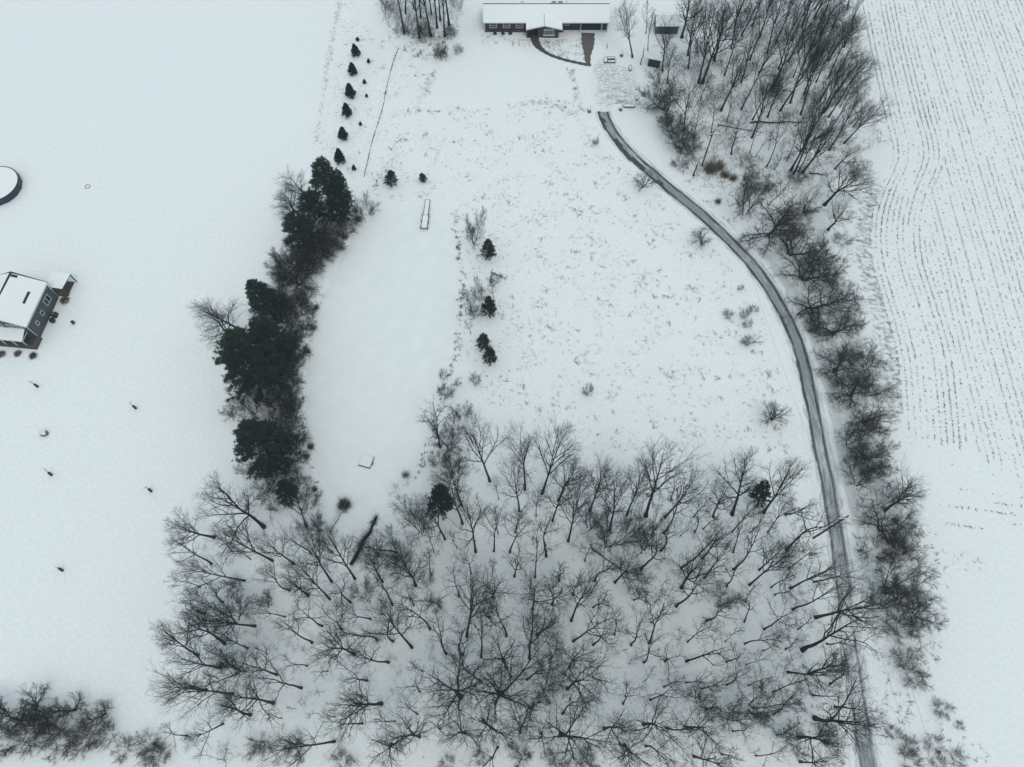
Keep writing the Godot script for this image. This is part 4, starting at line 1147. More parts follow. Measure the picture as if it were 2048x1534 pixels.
	for e in [[[Vector2(45.58, -80.91), Vector2(55.54, -77.63), Vector2(57.06, -60.36), Vector2(59.42, -49.39), Vector2(56.32, -32.98), Vector2(58.49, -27.00), Vector2(56.54, -19.25), Vector2(49.61, -19.25), Vector2(49.71, -32.98), Vector2(49.20, -49.39), Vector2(47.25, -65.21)], 220, 0.70, 1.50],
		[[Vector2(-46.12, -10.10), Vector2(-43.85, -29.95), Vector2(-33.90, -31.46), Vector2(-22.94, -24.12), Vector2(-16.47, -32.98), Vector2(-5.59, -39.28), Vector2(16.78, -35.31), Vector2(38.31, -35.31), Vector2(44.04, -22.71), Vector2(40.86, 3.41), Vector2(10.93, 3.96), Vector2(-38.76, 3.96)], 300, 0.60, 1.30],
		[[Vector2(27.59, -118.50), Vector2(40.29, -124.27), Vector2(50.21, -136.45), Vector2(71.31, -136.45), Vector2(68.74, -97.30), Vector2(59.29, -83.14), Vector2(53.58, -76.55), Vector2(46.80, -77.63), Vector2(40.91, -85.41), Vector2(34.28, -90.05), Vector2(28.82, -99.80)], 620, 0.70, 1.60],
		[[Vector2(-28.11, -139.64), Vector2(-10.01, -139.64), Vector2(-12.73, -127.23), Vector2(-19.78, -125.00), Vector2(-25.79, -130.25)], 160, 0.60, 1.30],
		[[Vector2(-36.33, -72.32), Vector2(-28.84, -83.14), Vector2(-33.61, -64.23), Vector2(-33.65, -45.93), Vector2(-31.18, -32.98), Vector2(-35.82, -34.53), Vector2(-42.18, -45.93), Vector2(-42.96, -60.36)], 260, 0.70, 1.50]]:
		scatter_poly(PackedVector2Array(e[0]), e[1], nz, 0.25, e[2], e[3], br)
	scatter("wood_brush", "thin leafless undergrowth standing on the snowy wood floor", "undergrowth", mb.mesh(), M.twig, br)

func make_stubble() -> void:
	rng.seed = 909
	var nz := FastNoiseLite.new(); nz.seed = 44; nz.frequency = 0.035; nz.fractal_octaves = 3
	var fine := FastNoiseLite.new(); fine.seed = 45; fine.frequency = 0.25
	var edge := smooth_line(PackedVector2Array([Vector2(74.32, -139.64), Vector2(72.84, -124.27), Vector2(71.55, -107.54), Vector2(70.60, -96.07), Vector2(65.58, -86.56), Vector2(62.83, -79.81), Vector2(61.35, -72.32), Vector2(61.39, -64.23), Vector2(61.32, -54.76), Vector2(60.01, -45.93), Vector2(58.41, -37.68)]), 0.2)
	var tf := []
	var put := func(p: Vector2, s: float) -> void:
		tf.append(Transform3D(Basis(Vector3.UP, rng.randf() * TAU).scaled(Vector3(s, s * 1.2, s)), Vector3(p.x, gh(p.x, p.y) - 0.02, p.y)))
	# rows that follow the field's western edge
	for k in 11:
		for i in range(1, edge.size() - 1):
			var d := (edge[i + 1] - edge[i - 1]).normalized()
			var p := edge[i] + Vector2(1, 0) * (0.3 + k * 0.95) + Vector2(rng.randfn(), rng.randfn()) * 0.05
			if p.y > -37.9 + sin(k * 2.3) * 1.5: continue
			var dens := nz.get_noise_2d(p.x * 2.0, p.y * 0.6 + k * 40.0) * 1.5 + fine.get_noise_2d(k * 50.0, p.y * 2.0) * 0.5 + (0.32 if k < 3 else 0.18)
			if k % 4 == 3: dens -= 0.2
			if rng.randf() < clampf(dens * 0.8 + 0.3, 0.14, 0.75): put.call(p, rng.randf_range(0.45, 0.95))
	# straight rows
	for k in 60:
		var off := k * 0.97
		var z := -145.0
		while z < -32.0:
			z += 0.2
			var x := 73.2 + off - 0.06 * (z + 90.0)
			if x > 125.0: continue
			var ex := 1e9
			# keep clear of the contour rows
			var i := clampi(int((z + 139.6) / 102.0 * edge.size()), 0, edge.size() - 1)
			ex = edge[i].x
			if x < ex + 10.4: continue
			if z > -35.5 + (x - 70.0) * 0.12 + fine.get_noise_2d(k * 9.0, 3.0) * 5.0: continue
			var dens := nz.get_noise_2d(x * 2.0 + k * 13.0, z * 0.6) * 1.5 + fine.get_noise_2d(k * 50.0, z * 2.0) * 0.5 + 0.3
			if k % 6 == 5: dens -= 0.2
			if rng.randf() < clampf(dens * 0.8 + 0.3, 0.14, 0.75): put.call(Vector2(x + rng.randfn() * 0.05, z), rng.randf_range(0.45, 0.95))
	# end rows turning across the south of the field, and loose bits
	for k in 5:
		for j in 90:
			var x := 62.0 + j * 0.45
			var z := -31.5 + k * 1.4 + (x - 66.0) * 0.14
			if rng.randf() < clampf(nz.get_noise_2d(x * 2.0 + k * 31.0, z * 3.0) * 1.6 + 0.12, 0.02, 0.6): put.call(Vector2(x, z + rng.randfn() * 0.06), rng.randf_range(0.6, 1.3))
	for k in 1500:
		var p := Vector2(rng.randf_range(62, 118), rng.randf_range(-142, -30))
		var i := clampi(int((p.y + 139.6) / 102.0 * edge.size()), 0, edge.size() - 1)
		if p.x > edge[i].x + 0.5: put.call(p, rng.randf_range(0.25, 0.7))
	var mb := MB.new()
	for k in 3:
		var b := Vector3(rng.randfn() * 0.06, -0.02, rng.randfn() * 0.06)
		mb.spike(b, b + Vector3(rng.randfn() * 0.12, 0.22, rng.randfn() * 0.12), 0.045)
	mb.spike(Vector3(0.02, 0, 0), Vector3(0.26, 0.06, 0.12), 0.035)
	scatter("corn_stubble", "rows of cut corn stubble poking through the field snow", "stubble", mb.mesh(), M.stubble, tf)
	# taller stubble left standing along the hedgerow
	var st := []
	for i in edge.size():
		var p := edge[i]
		if p.y < -88.0 or p.y > -43.0: continue
		for k in 3:
			if rng.randf() < 0.5: st.append(Transform3D(Basis(Vector3.UP, rng.randfn() * 0.25 + 0.75).scaled(Vector3.ONE * rng.randf_range(0.7, 1.3)), on_ground(Vector3(p.x - 0.9 * k - 0.3 + rng.randfn() * 0.3, 0, p.y + rng.randfn() * 0.3))))
	scatter("edge_stubble", "taller dry stalks standing along the hedgerow side of the field", "stubble", tuft(4, 0.55, 1.8, 0.03), M.stubble, st)

# kind, x, z, height, crown width, lean x, lean z, label, group
const TREES := [
	["o", -35.44, -26.00, 19.60, 8.53, -0.84, 0.40, "tall fan-crowned bare tree in lower wood, leftmost in second row from top", "fan-crowned trees in lower wood"],
	["o", -33.48, -21.22, 19.51, 5.73, -0.86, 0.66, "tall fan-crowned bare tree in lower wood, third from left in fourth row from top", "fan-crowned trees in lower wood"],
	["o", -30.45, -20.79, 19.06, 4.36, 0.10, -0.77, "tall fan-crowned bare tree in lower wood, fourth from left in fourth row from top", "fan-crowned trees in lower wood"],
	["o", -29.37, -26.00, 17.82, 4.52, 0.71, -1.26, "tall fan-crowned bare tree in lower wood, second from left in second row from top", "fan-crowned trees in lower wood"],
	["t", -21.99, -15.56, 17.73, 5.17, 0.33, -0.83, "tall crooked bare tree in lower wood, sixth from left in sixth row from top", "crooked trees in lower wood"],
	["o", -24.86, -18.32, 23.00, 5.31, -0.01, -2.05, "tall fan-crowned bare tree in lower wood, fifth from left in fifth row from top", "fan-crowned trees in lower wood"],
	["o", -24.85, -15.98, 18.48, 4.78, -0.16, -0.27, "tall fan-crowned bare tree in lower wood, fifth from left in sixth row from top", "fan-crowned trees in lower wood"],
	["o", -21.71, -18.74, 21.39, 3.75, 1.15, -1.63, "tall fan-crowned bare tree in lower wood, sixth from left in fifth row from top", "fan-crowned trees in lower wood"],
	["o", -36.87, -18.48, 18.11, 5.70, -0.78, 0.75, "tall fan-crowned bare tree in lower wood, third from left in fifth row from top", "fan-crowned trees in lower wood"],
	["t", -30.47, -17.14, 14.15, 3.61, -0.67, 0.76, "crooked bare tree in lower wood, fourth from left in fifth row from top", "crooked trees in lower wood"],
	["s", -36.57, -21.40, 7.92, 1.74, -0.08, -0.16, "slender bare tree in lower wood, second from left in fourth row from top", "slender trees in lower wood"],
	["o", -34.45, -12.48, 20.62, 4.30, -0.33, -0.27, "tall fan-crowned bare tree in lower wood, fourth from left in seventh row from top", "fan-crowned trees in lower wood"],
	["d", -37.18, -13.20, 10.96, 3.83, 0.27, -1.25, "dense twiggy tree in lower wood, third from left in seventh row from top", "twiggy trees in lower wood"],
	["s", -37.55, -12.88, 8.74, 2.50, 0.09, -0.73, "slender bare tree in lower wood, second from left in seventh row from top", "slender trees in lower wood"],
	["d", -33.14, -14.91, 5.72, 1.99, 0.15, -0.55, "short dense twiggy tree in lower wood, second from left in sixth row from top", "twiggy trees in lower wood"],
	["s", -32.89, -16.06, 4.75, 1.30, 0.09, -0.35, "short slender bare tree in lower wood, third from left in sixth row from top", "slender trees in lower wood"],
	["t", -30.59, -13.68, 11.45, 2.76, -0.46, 0.63, "crooked bare tree in lower wood, fifth from left in seventh row from top", "crooked trees in lower wood"],
	["t", -25.47, -12.48, 16.43, 3.07, -0.52, 0.57, "crooked bare tree in lower wood, sixth from left in seventh row from top", "crooked trees in lower wood"],
	["t", -22.74, -12.08, 16.42, 4.71, 0.29, -0.93, "crooked bare tree in lower wood, seventh from left in seventh row from top", "crooked trees in lower wood"],
	["t", -16.26, -15.23, 17.47, 5.38, 0.85, -1.07, "tall crooked bare tree in lower wood, seventh from left in sixth row from top", "crooked trees in lower wood"],
	["o", -17.87, -18.32, 21.12, 4.09, 0.86, -1.13, "tall fan-crowned bare tree in lower wood, eighth from left in fifth row from top", "fan-crowned trees in lower wood"],
	["d", -14.80, -20.19, 11.00, 4.36, -0.93, -2.47, "dense twiggy tree in lower wood, seventh from left in fourth row from top", "twiggy trees in lower wood"],
	["d", -27.71, -25.55, 4.09, 4.99, 0.58, -0.70, "short dense twiggy tree in lower wood, third from left in second row from top", "twiggy trees in lower wood"],
	["s", -25.26, -19.59, 5.42, 1.75, 0.36, -0.57, "short slender bare tree in lower wood, fifth from left in fourth row from top", "slender trees in lower wood"],
	["d", -37.42, -17.64, 5.21, 2.57, -0.27, 0.36, "short dense twiggy tree in lower wood, second from left in fifth row from top", "twiggy trees in lower wood"],
	["b", -20.48, -16.72, 3.02, 3.70, 0.24, -0.28, "low brown shrub in lower wood, seventh from left in fifth row from top", "bare shrubs in lower wood"],
	["b", -34.25, -28.84, 2.91, 2.13, 0.18, -0.21, "low brown shrub in lower wood, leftmost in top row", "bare shrubs in lower wood"],
	["b", -29.28, -29.58, 3.60, 3.56, 0.54, -0.52, "low brown shrub in lower wood, second from left in top row", "bare shrubs in lower wood"],
	["t", -10.82, -38.18, 13.33, 6.13, -0.95, 0.03, "crooked bare tree in lower wood, fourth from left in top row", "crooked trees in lower wood"],
	["d", -9.30, -37.78, 11.00, 4.80, 0.13, -1.22, "dense twiggy tree in lower wood, sixth from left in top row", "twiggy trees in lower wood"],
	["b", -11.08, -35.70, 4.00, 3.46, 0.74, -0.21, "low brown shrub in lower wood, third from left in top row", "bare shrubs in lower wood"],
	["b", -7.50, -43.39, 3.54, 2.07, 0.13, -0.02, "low brown shrub in lower wood, ninth from left in top row", "bare shrubs in lower wood"],
	["o", -3.23, -32.79, 23.00, 7.70, 0.18, -0.94, "tall fan-crowned bare tree in lower wood, eleventh from left in top row", "fan-crowned trees in lower wood"],
	["o", 1.90, -31.46, 23.00, 4.57, -0.22, -1.95, "tall fan-crowned bare tree in lower wood, eighth from right in top row", "fan-crowned trees in lower wood"],
	["o", 4.35, -30.89, 23.00, 6.65, 2.77, -1.88, "tall fan-crowned bare tree in lower wood, seventh from right in top row", "fan-crowned trees in lower wood"],
	["s", -1.92, -30.05, 9.72, 1.12, -0.67, -0.08, "slender bare tree in lower wood, tenth from right in top row", "slender trees in lower wood"],
	["o", 1.06, -28.28, 21.17, 4.82, -1.00, -0.32, "tall fan-crowned bare tree in lower wood, ninth from right in top row", "fan-crowned trees in lower wood"],
	["o", 6.78, -29.86, 17.72, 4.95, 1.10, 0.00, "tall fan-crowned bare tree in lower wood, sixth from right in top row", "fan-crowned trees in lower wood"],
	["o", 5.80, -26.82, 21.44, 3.71, 0.07, -0.31, "tall fan-crowned bare tree in lower wood, seventh from left in second row from top", "fan-crowned trees in lower wood"],
	["s", 3.48, -27.55, 13.00, 1.94, -0.39, -0.65, "slender bare tree in lower wood, sixth from left in second row from top", "slender trees in lower wood"],
	["o", 11.24, -28.28, 23.00, 3.35, -1.22, -0.88, "tall fan-crowned bare tree in lower wood, fifth from right in top row", "fan-crowned trees in lower wood"],
	["d", 10.94, -25.73, 9.87, 1.30, -0.30, -0.26, "dense twiggy tree in lower wood, eighth from left in second row from top", "twiggy trees in lower wood"],
	["o", 13.96, -25.55, 23.00, 4.15, -1.89, -1.79, "tall fan-crowned bare tree in lower wood, ninth from left in second row from top", "fan-crowned trees in lower wood"],
	["o", 16.52, -27.73, 22.08, 4.43, -1.74, -1.32, "tall fan-crowned bare tree in lower wood, tenth from left in second row from top", "fan-crowned trees in lower wood"],
	["d", 13.47, -23.32, 11.00, 4.15, 0.79, -2.52, "dense twiggy tree in lower wood, eighth from right in third row from top", "twiggy trees in lower wood"],
	["s", 16.37, -25.55, 8.46, 3.31, -0.62, -0.51, "slender bare tree in lower wood, eleventh from left in second row from top", "slender trees in lower wood"],
	["o", 19.26, -27.59, 23.00, 8.49, -0.76, -2.51, "tall fan-crowned bare tree in lower wood, tenth from right in second row from top", "fan-crowned trees in lower wood"],
	["o", -7.08, -26.46, 22.80, 4.20, -0.01, -0.35, "tall fan-crowned bare tree in lower wood, fourth from left in second row from top", "fan-crowned trees in lower wood"],
	["o", -5.11, -22.44, 23.00, 6.39, 0.65, -2.51, "tall fan-crowned bare tree in lower wood, tenth from left in third row from top", "fan-crowned trees in lower wood"],
	["s", -4.52, -28.10, 8.10, 1.79, 0.07, -0.12, "slender bare tree in lower wood, tenth from left in top row", "slender trees in lower wood"],
	["t", -2.57, -22.53, 17.37, 2.57, 0.32, -0.23, "tall crooked bare tree in lower wood, eleventh from left in third row from top", "crooked trees in lower wood"],
	["s", -1.97, -25.01, 13.00, 1.91, -0.33, -0.72, "slender bare tree in lower wood, eleventh from right in third row from top", "slender trees in lower wood"],
	["t", -0.28, -22.36, 18.00, 3.56, 0.04, -0.99, "tall crooked bare tree in lower wood, tenth from right in third row from top", "crooked trees in lower wood"],
	["s", 0.43, -25.19, 13.00, 3.42, 0.11, -0.38, "slender bare tree in lower wood, fifth from left in second row from top", "slender trees in lower wood"],
	["o", -9.49, -24.21, 21.74, 4.53, -0.17, -0.26, "tall fan-crowned bare tree in lower wood, eighth from left in third row from top", "fan-crowned trees in lower wood"],
	["d", -12.90, -25.10, 11.00, 4.44, -0.78, -1.89, "dense twiggy tree in lower wood, sixth from left in third row from top", "twiggy trees in lower wood"],
	["s", -10.99, -22.36, 13.00, 1.89, -0.14, -0.66, "slender bare tree in lower wood, seventh from left in third row from top", "slender trees in lower wood"],
	["s", -7.68, -22.97, 11.80, 2.14, -0.29, -0.04, "slender bare tree in lower wood, ninth from left in third row from top", "slender trees in lower wood"],
	["s", -11.29, -19.50, 13.00, 1.87, 0.61, -0.71, "slender bare tree in lower wood, eighth from left in fourth row from top", "slender trees in lower wood"],
	["t", 0.33, -19.08, 17.77, 2.94, 0.02, -0.17, "tall crooked bare tree in lower wood, eleventh from left in fourth row from top", "crooked trees in lower wood"],
	["t", 4.80, -21.83, 18.00, 5.99, -0.15, -1.66, "tall crooked bare tree in lower wood, ninth from right in fourth row from top", "crooked trees in lower wood"],
	["o", 7.94, -23.94, 23.00, 4.91, 0.07, -2.05, "tall fan-crowned bare tree in lower wood, ninth from right in third row from top", "fan-crowned trees in lower wood"],
	["s", 10.20, -21.22, 10.35, 2.57, -0.62, -0.40, "slender bare tree in lower wood, eighth from right in fourth row from top", "slender trees in lower wood"],
	["t", 15.32, -20.62, 8.49, 2.46, -0.27, -0.32, "crooked bare tree in lower wood, seventh from right in fourth row from top", "crooked trees in lower wood"],
	["t", 11.46, -18.40, 17.37, 4.62, -0.49, -0.51, "tall crooked bare tree in lower wood, eleventh from right in fifth row from top", "crooked trees in lower wood"],
	["t", 17.98, -20.10, 17.00, 6.15, -0.24, -0.51, "crooked bare tree in lower wood, sixth from right in fourth row from top", "crooked trees in lower wood"],
	["d", 18.35, -22.53, 11.00, 3.87, 0.30, -2.48, "dense twiggy tree in lower wood, seventh from right in third row from top", "twiggy trees in lower wood"],
	["b", 17.11, -17.89, 4.00, 3.91, 0.04, 0.04, "low brown shrub in lower wood, ninth from right in fifth row from top", "bare shrubs in lower wood"],
	["s", 3.18, -18.91, 13.00, 4.87, -0.49, -3.01, "slender bare tree in lower wood, tenth from right in fourth row from top", "slender trees in lower wood"],
	["b", -11.85, -18.57, 2.72, 2.55, 0.22, -0.13, "low brown shrub in lower wood, tenth from left in fifth row from top", "bare shrubs in lower wood"],
	["s", -2.70, -19.25, 11.20, 1.69, 0.28, -0.14, "slender bare tree in lower wood, tenth from left in fourth row from top", "slender trees in lower wood"],
	["t", -5.65, -19.42, 12.49, 2.82, -0.43, 0.01, "crooked bare tree in lower wood, ninth from left in fourth row from top", "crooked trees in lower wood"],
	["b", -8.81, -34.53, 3.96, 3.62, 0.31, -0.08, "low brown shrub in lower wood, seventh from left in top row", "bare shrubs in lower wood"],
	["o", 21.97, -27.37, 22.17, 4.06, -0.04, -0.57, "tall fan-crowned bare tree in lower wood, ninth from right in second row from top", "fan-crowned trees in lower wood"],
	["t", 21.58, -25.10, 18.00, 4.74, 0.05, -0.69, "tall crooked bare tree in lower wood, fifth from right in third row from top", "crooked trees in lower wood"],
	["s", 26.11, -27.46, 10.04, 3.31, -0.29, -0.50, "slender bare tree in lower wood, eighth from right in second row from top", "slender trees in lower wood"],
	["t", 25.94, -25.19, 11.81, 2.92, -0.63, -0.89, "crooked bare tree in lower wood, seventh from right in second row from top", "crooked trees in lower wood"],
	["o", 28.89, -27.46, 12.68, 4.89, -1.63, -1.85, "fan-crowned bare tree in lower wood, fifth from right in second row from top", "fan-crowned trees in lower wood"],
	["o", 31.63, -27.82, 17.96, 7.86, -2.53, -2.93, "tall fan-crowned bare tree in lower wood, third from right in top row", "fan-crowned trees in lower wood"],
	["o", 36.26, -28.10, 17.99, 6.94, -1.14, -1.98, "tall fan-crowned bare tree in lower wood, rightmost in top row", "fan-crowned trees in lower wood"],
	["o", 31.29, -25.28, 13.57, 3.14, -0.30, -0.77, "fan-crowned bare tree in lower wood, fourth from right in second row from top", "fan-crowned trees in lower wood"],
	["s", 33.85, -25.19, 9.05, 2.64, -0.06, -0.36, "slender bare tree in lower wood, third from right in second row from top", "slender trees in lower wood"],
	["o", 36.34, -25.19, 15.47, 4.02, -0.62, -1.40, "fan-crowned bare tree in lower wood, second from right in second row from top", "fan-crowned trees in lower wood"],
	["t", 31.07, -22.36, 13.25, 3.75, -1.19, -1.86, "crooked bare tree in lower wood, second from right in third row from top", "crooked trees in lower wood"],
	["t", 20.99, -22.62, 16.90, 4.30, -0.43, -0.73, "crooked bare tree in lower wood, sixth from right in third row from top", "crooked trees in lower wood"],
	["s", 23.84, -24.66, 10.39, 1.52, 0.21, -0.03, "slender bare tree in lower wood, fourth from right in third row from top", "slender trees in lower wood"],
	["s", 27.25, -25.73, 7.88, 3.10, -0.13, -0.32, "slender bare tree in lower wood, sixth from right in second row from top", "slender trees in lower wood"],
	["t", 23.55, -20.19, 18.00, 5.38, 1.08, -1.06, "tall crooked bare tree in lower wood, fifth from right in fourth row from top", "crooked trees in lower wood"],
	["t", 38.59, -22.71, 18.00, 9.93, 0.35, -2.78, "tall crooked bare tree in lower wood, rightmost in third row from top", "crooked trees in lower wood"],
	["t", 30.75, -20.02, 17.92, 5.70, -0.04, -0.66, "tall crooked bare tree in lower wood, third from right in fourth row from top", "crooked trees in lower wood"],
	["s", 29.29, -22.18, 5.40, 0.66, 0.01, -0.13, "short slender bare tree in lower wood, third from right in third row from top", "slender trees in lower wood"],
	["t", 29.57, -17.73, 12.41, 4.33, -0.79, -1.55, "crooked bare tree in lower wood, fifth from right in fifth row from top", "crooked trees in lower wood"],
	["o", 32.70, -17.89, 20.32, 3.93, -0.23, -1.18, "tall fan-crowned bare tree in lower wood, fourth from right in fifth row from top", "fan-crowned trees in lower wood"],
	["t", 38.42, -20.19, 11.46, 2.19, 0.39, 0.24, "crooked bare tree in lower wood, rightmost in fourth row from top", "crooked trees in lower wood"],
	["s", 35.65, -17.56, 10.79, 2.52, -0.04, -0.53, "slender bare tree in lower wood, third from right in fifth row from top", "slender trees in lower wood"],
	["o", 38.30, -17.47, 16.26, 4.72, 0.14, -0.52, "fan-crowned bare tree in lower wood, second from right in fifth row from top", "fan-crowned trees in lower wood"],
	["t", 38.16, -14.66, 18.00, 5.24, 1.69, -0.57, "tall crooked bare tree in lower wood, third from right in seventh row from top", "crooked trees in lower wood"],
	["t", 22.34, -15.07, 18.00, 6.18, 1.18, -1.98, "tall crooked bare tree in lower wood, fourth from right in sixth row from top", "crooked trees in lower wood"],
	["s", 19.49, -15.56, 10.26, 2.08, -0.13, -0.34, "slender bare tree in lower wood, fifth from right in sixth row from top", "slender trees in lower wood"],
	["t", 20.54, -17.73, 5.95, 1.34, 0.31, 0.26, "short crooked bare tree in lower wood, eighth from right in fifth row from top", "crooked trees in lower wood"],
	["d", 28.51, -15.48, 7.23, 2.15, 0.02, -0.19, "dense twiggy tree in lower wood, third from right in sixth row from top", "twiggy trees in lower wood"],
	["t", 31.77, -15.65, 8.92, 2.84, -0.43, -1.11, "crooked bare tree in lower wood, second from right in sixth row from top", "crooked trees in lower wood"],
	["s", 36.01, -16.56, 6.32, 2.57, 0.03, -0.21, "slender bare tree in lower wood, rightmost in sixth row from top", "slender trees in lower wood"],
	["o", -38.18, -10.26, 16.05, 5.25, 0.16, -1.57, "fan-crowned bare tree in lower wood, leftmost in sixth row from bottom", "fan-crowned trees in lower wood"],
	["o", -35.01, -9.71, 14.04, 3.41, 0.01, -0.88, "fan-crowned bare tree in lower wood, second from left in sixth row from bottom", "fan-crowned trees in lower wood"],
	["s", -32.24, -8.93, 8.37, 0.82, 0.00, -0.47, "slender bare tree in lower wood, third from left in sixth row from bottom", "slender trees in lower wood"],
	["d", -35.69, -6.86, 11.00, 3.51, -0.44, -1.16, "dense twiggy tree in lower wood, third from left in fifth row from bottom", "twiggy trees in lower wood"],
	["o", -38.13, -7.24, 18.77, 5.52, -0.48, 0.55, "tall fan-crowned bare tree in lower wood, second from left in fifth row from bottom", "fan-crowned trees in lower wood"],
	["t", -27.25, -4.83, 18.00, 6.44, -1.75, -1.17, "tall crooked bare tree in lower wood, third from left in fourth row from bottom", "crooked trees in lower wood"],
	["o", -30.63, -3.05, 16.84, 5.98, -0.22, -0.41, "fan-crowned bare tree in lower wood, third from left in third row from bottom", "fan-crowned trees in lower wood"],
	["o", -36.04, -4.16, 19.73, 4.92, -0.42, 0.46, "tall fan-crowned bare tree in lower wood, leftmost in third row from bottom", "fan-crowned trees in lower wood"],
	["o", -36.71, -0.66, 9.53, 5.01, -0.16, 0.84, "fan-crowned bare tree in lower wood, second from left in second row from bottom", "fan-crowned trees in lower wood"],
	["o", -20.84, -8.93, 18.44, 5.43, -0.31, 0.18, "tall fan-crowned bare tree in lower wood, sixth from left in fifth row from bottom", "fan-crowned trees in lower wood"],
	["t", -26.55, -10.34, 16.79, 4.45, -0.14, -0.31, "crooked bare tree in lower wood, fourth from left in sixth row from bottom", "crooked trees in lower wood"],
	["t", -26.85, -7.47, 11.50, 2.88, -0.21, 0.18, "crooked bare tree in lower wood, fourth from left in fifth row from bottom", "crooked trees in lower wood"],
	["t", -24.07, -6.86, 8.16, 2.94, -0.22, 0.49, "crooked bare tree in lower wood, fifth from left in fifth row from bottom", "crooked trees in lower wood"],
	["t", -16.22, -7.93, 18.00, 2.73, -0.82, 0.41, "tall crooked bare tree in lower wood, eighth from left in fifth row from bottom", "crooked trees in lower wood"],
	["s", -18.29, -8.16, 10.50, 1.60, -0.26, 0.37, "slender bare tree in lower wood, seventh from left in fifth row from bottom", "slender trees in lower wood"],
	["t", -18.90, -5.73, 17.53, 3.33, -0.31, 0.44, "tall crooked bare tree in lower wood, fifth from left in fourth row from bottom", "crooked trees in lower wood"],
	["s", -24.36, -4.38, 5.36, 0.81, -0.08, 0.14, "short slender bare tree in lower wood, fourth from left in fourth row from bottom", "slender trees in lower wood"],
	["o", -16.80, -2.98, 18.15, 6.86, -0.24, 0.54, "tall fan-crowned bare tree in lower wood, seventh from left in third row from bottom", "fan-crowned trees in lower wood"],
	["s", -29.34, -1.31, 7.12, 1.58, -0.09, -0.11, "slender bare tree in lower wood, third from left in second row from bottom", "slender trees in lower wood"],
	["s", -27.73, -2.40, 5.08, 1.21, -0.06, -0.04, "short slender bare tree in lower wood, fourth from left in third row from bottom", "slender trees in lower wood"],
	["s", -22.35, -2.25, 5.76, 1.20, -0.07, 0.13, "short slender bare tree in lower wood, sixth from left in third row from bottom", "slender trees in lower wood"],
	["s", -22.42, -1.45, 6.94, 1.39, -0.08, 0.10, "slender bare tree in lower wood, fourth from left in second row from bottom", "slender trees in lower wood"],
	["s", -24.78, -1.84, 5.56, 1.20, -0.06, 0.03, "short slender bare tree in lower wood, fifth from left in third row from bottom", "slender trees in lower wood"],
	["d", -31.38, 1.46, 2.68, 3.58, 0.13, 0.63, "short dense twiggy tree in lower wood, second from left in bottom row", "twiggy trees in lower wood"],
	["d", -27.27, 1.60, 2.97, 3.96, 0.35, 0.62, "short dense twiggy tree in lower wood, third from left in bottom row", "twiggy trees in lower wood"],
	["b", -21.10, 3.55, 1.54, 3.08, 0.01, 0.08, "low brown shrub in lower wood, fifth from left in bottom row", "bare shrubs in lower wood"],
	["t", -40.97, 0.69, 10.35, 3.39, -0.20, -0.33, "crooked bare tree in lower wood, leftmost in second row from bottom", "crooked trees in lower wood"],
	["b", -44.78, 2.72, 1.71, 3.42, 0.01, 0.11, "low brown shrub in lower wood, leftmost in bottom row", "bare shrubs in lower wood"],
	["t", -17.93, -10.73, 17.99, 3.42, -0.13, -0.16, "tall crooked bare tree in lower wood, fifth from left in sixth row from bottom", "crooked trees in lower wood"],
	["t", -15.84, -10.57, 17.70, 4.43, -0.05, -0.23, "tall crooked bare tree in lower wood, sixth from left in sixth row from bottom", "crooked trees in lower wood"],
	["o", -13.26, -9.79, 23.00, 4.74, 0.72, -2.07, "tall fan-crowned bare tree in lower wood, seventh from left in sixth row from bottom", "fan-crowned trees in lower wood"],
	["t", -13.37, -15.15, 14.04, 3.17, 0.81, -0.81, "crooked bare tree in lower wood, eighth from left in sixth row from top", "crooked trees in lower wood"],
	["t", -11.00, -12.08, 18.00, 3.35, -0.29, -1.09, "tall crooked bare tree in lower wood, ninth from left in seventh row from top", "crooked trees in lower wood"],
	["o", -6.03, -11.20, 23.00, 6.82, 0.70, -5.07, "tall fan-crowned bare tree in lower wood, ninth from left in sixth row from bottom", "fan-crowned trees in lower wood"],
	["t", -8.70, -9.01, 18.00, 4.25, -0.33, -0.96, "tall crooked bare tree in lower wood, eighth from left in sixth row from bottom", "crooked trees in lower wood"],
	["t", -6.46, -8.85, 18.00, 4.52, -1.19, -1.25, "tall crooked bare tree in lower wood, tenth from left in fifth row from bottom", "crooked trees in lower wood"],
	["t", -4.06, -8.62, 18.00, 5.65, 0.65, -2.67, "tall crooked bare tree in lower wood, eleventh from left in fifth row from bottom", "crooked trees in lower wood"],
	["t", -0.77, -11.20, 18.00, 4.58, -0.02, -2.24, "tall crooked bare tree in lower wood, tenth from left in sixth row from bottom", "crooked trees in lower wood"],
	["o", 2.78, -14.66, 23.00, 5.83, 0.08, -0.69, "tall fan-crowned bare tree in lower wood, eleventh from right in seventh row from top", "fan-crowned trees in lower wood"],
	["o", 2.29, -8.47, 23.00, 6.08, 0.23, -1.76, "tall fan-crowned bare tree in lower wood, tenth from right in fifth row from bottom", "fan-crowned trees in lower wood"],
	["s", 5.09, -8.31, 13.00, 3.62, 1.36, -1.57, "slender bare tree in lower wood, ninth from right in fifth row from bottom", "slender trees in lower wood"],
	["o", 7.99, -13.20, 23.00, 4.65, -0.16, -2.54, "tall fan-crowned bare tree in lower wood, ninth from right in seventh row from top", "fan-crowned trees in lower wood"],
	["t", 8.14, -10.57, 18.00, 6.84, 1.78, -1.25, "tall crooked bare tree in lower wood, eleventh from left in sixth row from bottom", "crooked trees in lower wood"],
	["t", 10.78, -10.10, 18.00, 5.39, 1.15, -0.66, "tall crooked bare tree in lower wood, tenth from right in sixth row from bottom", "crooked trees in lower wood"],
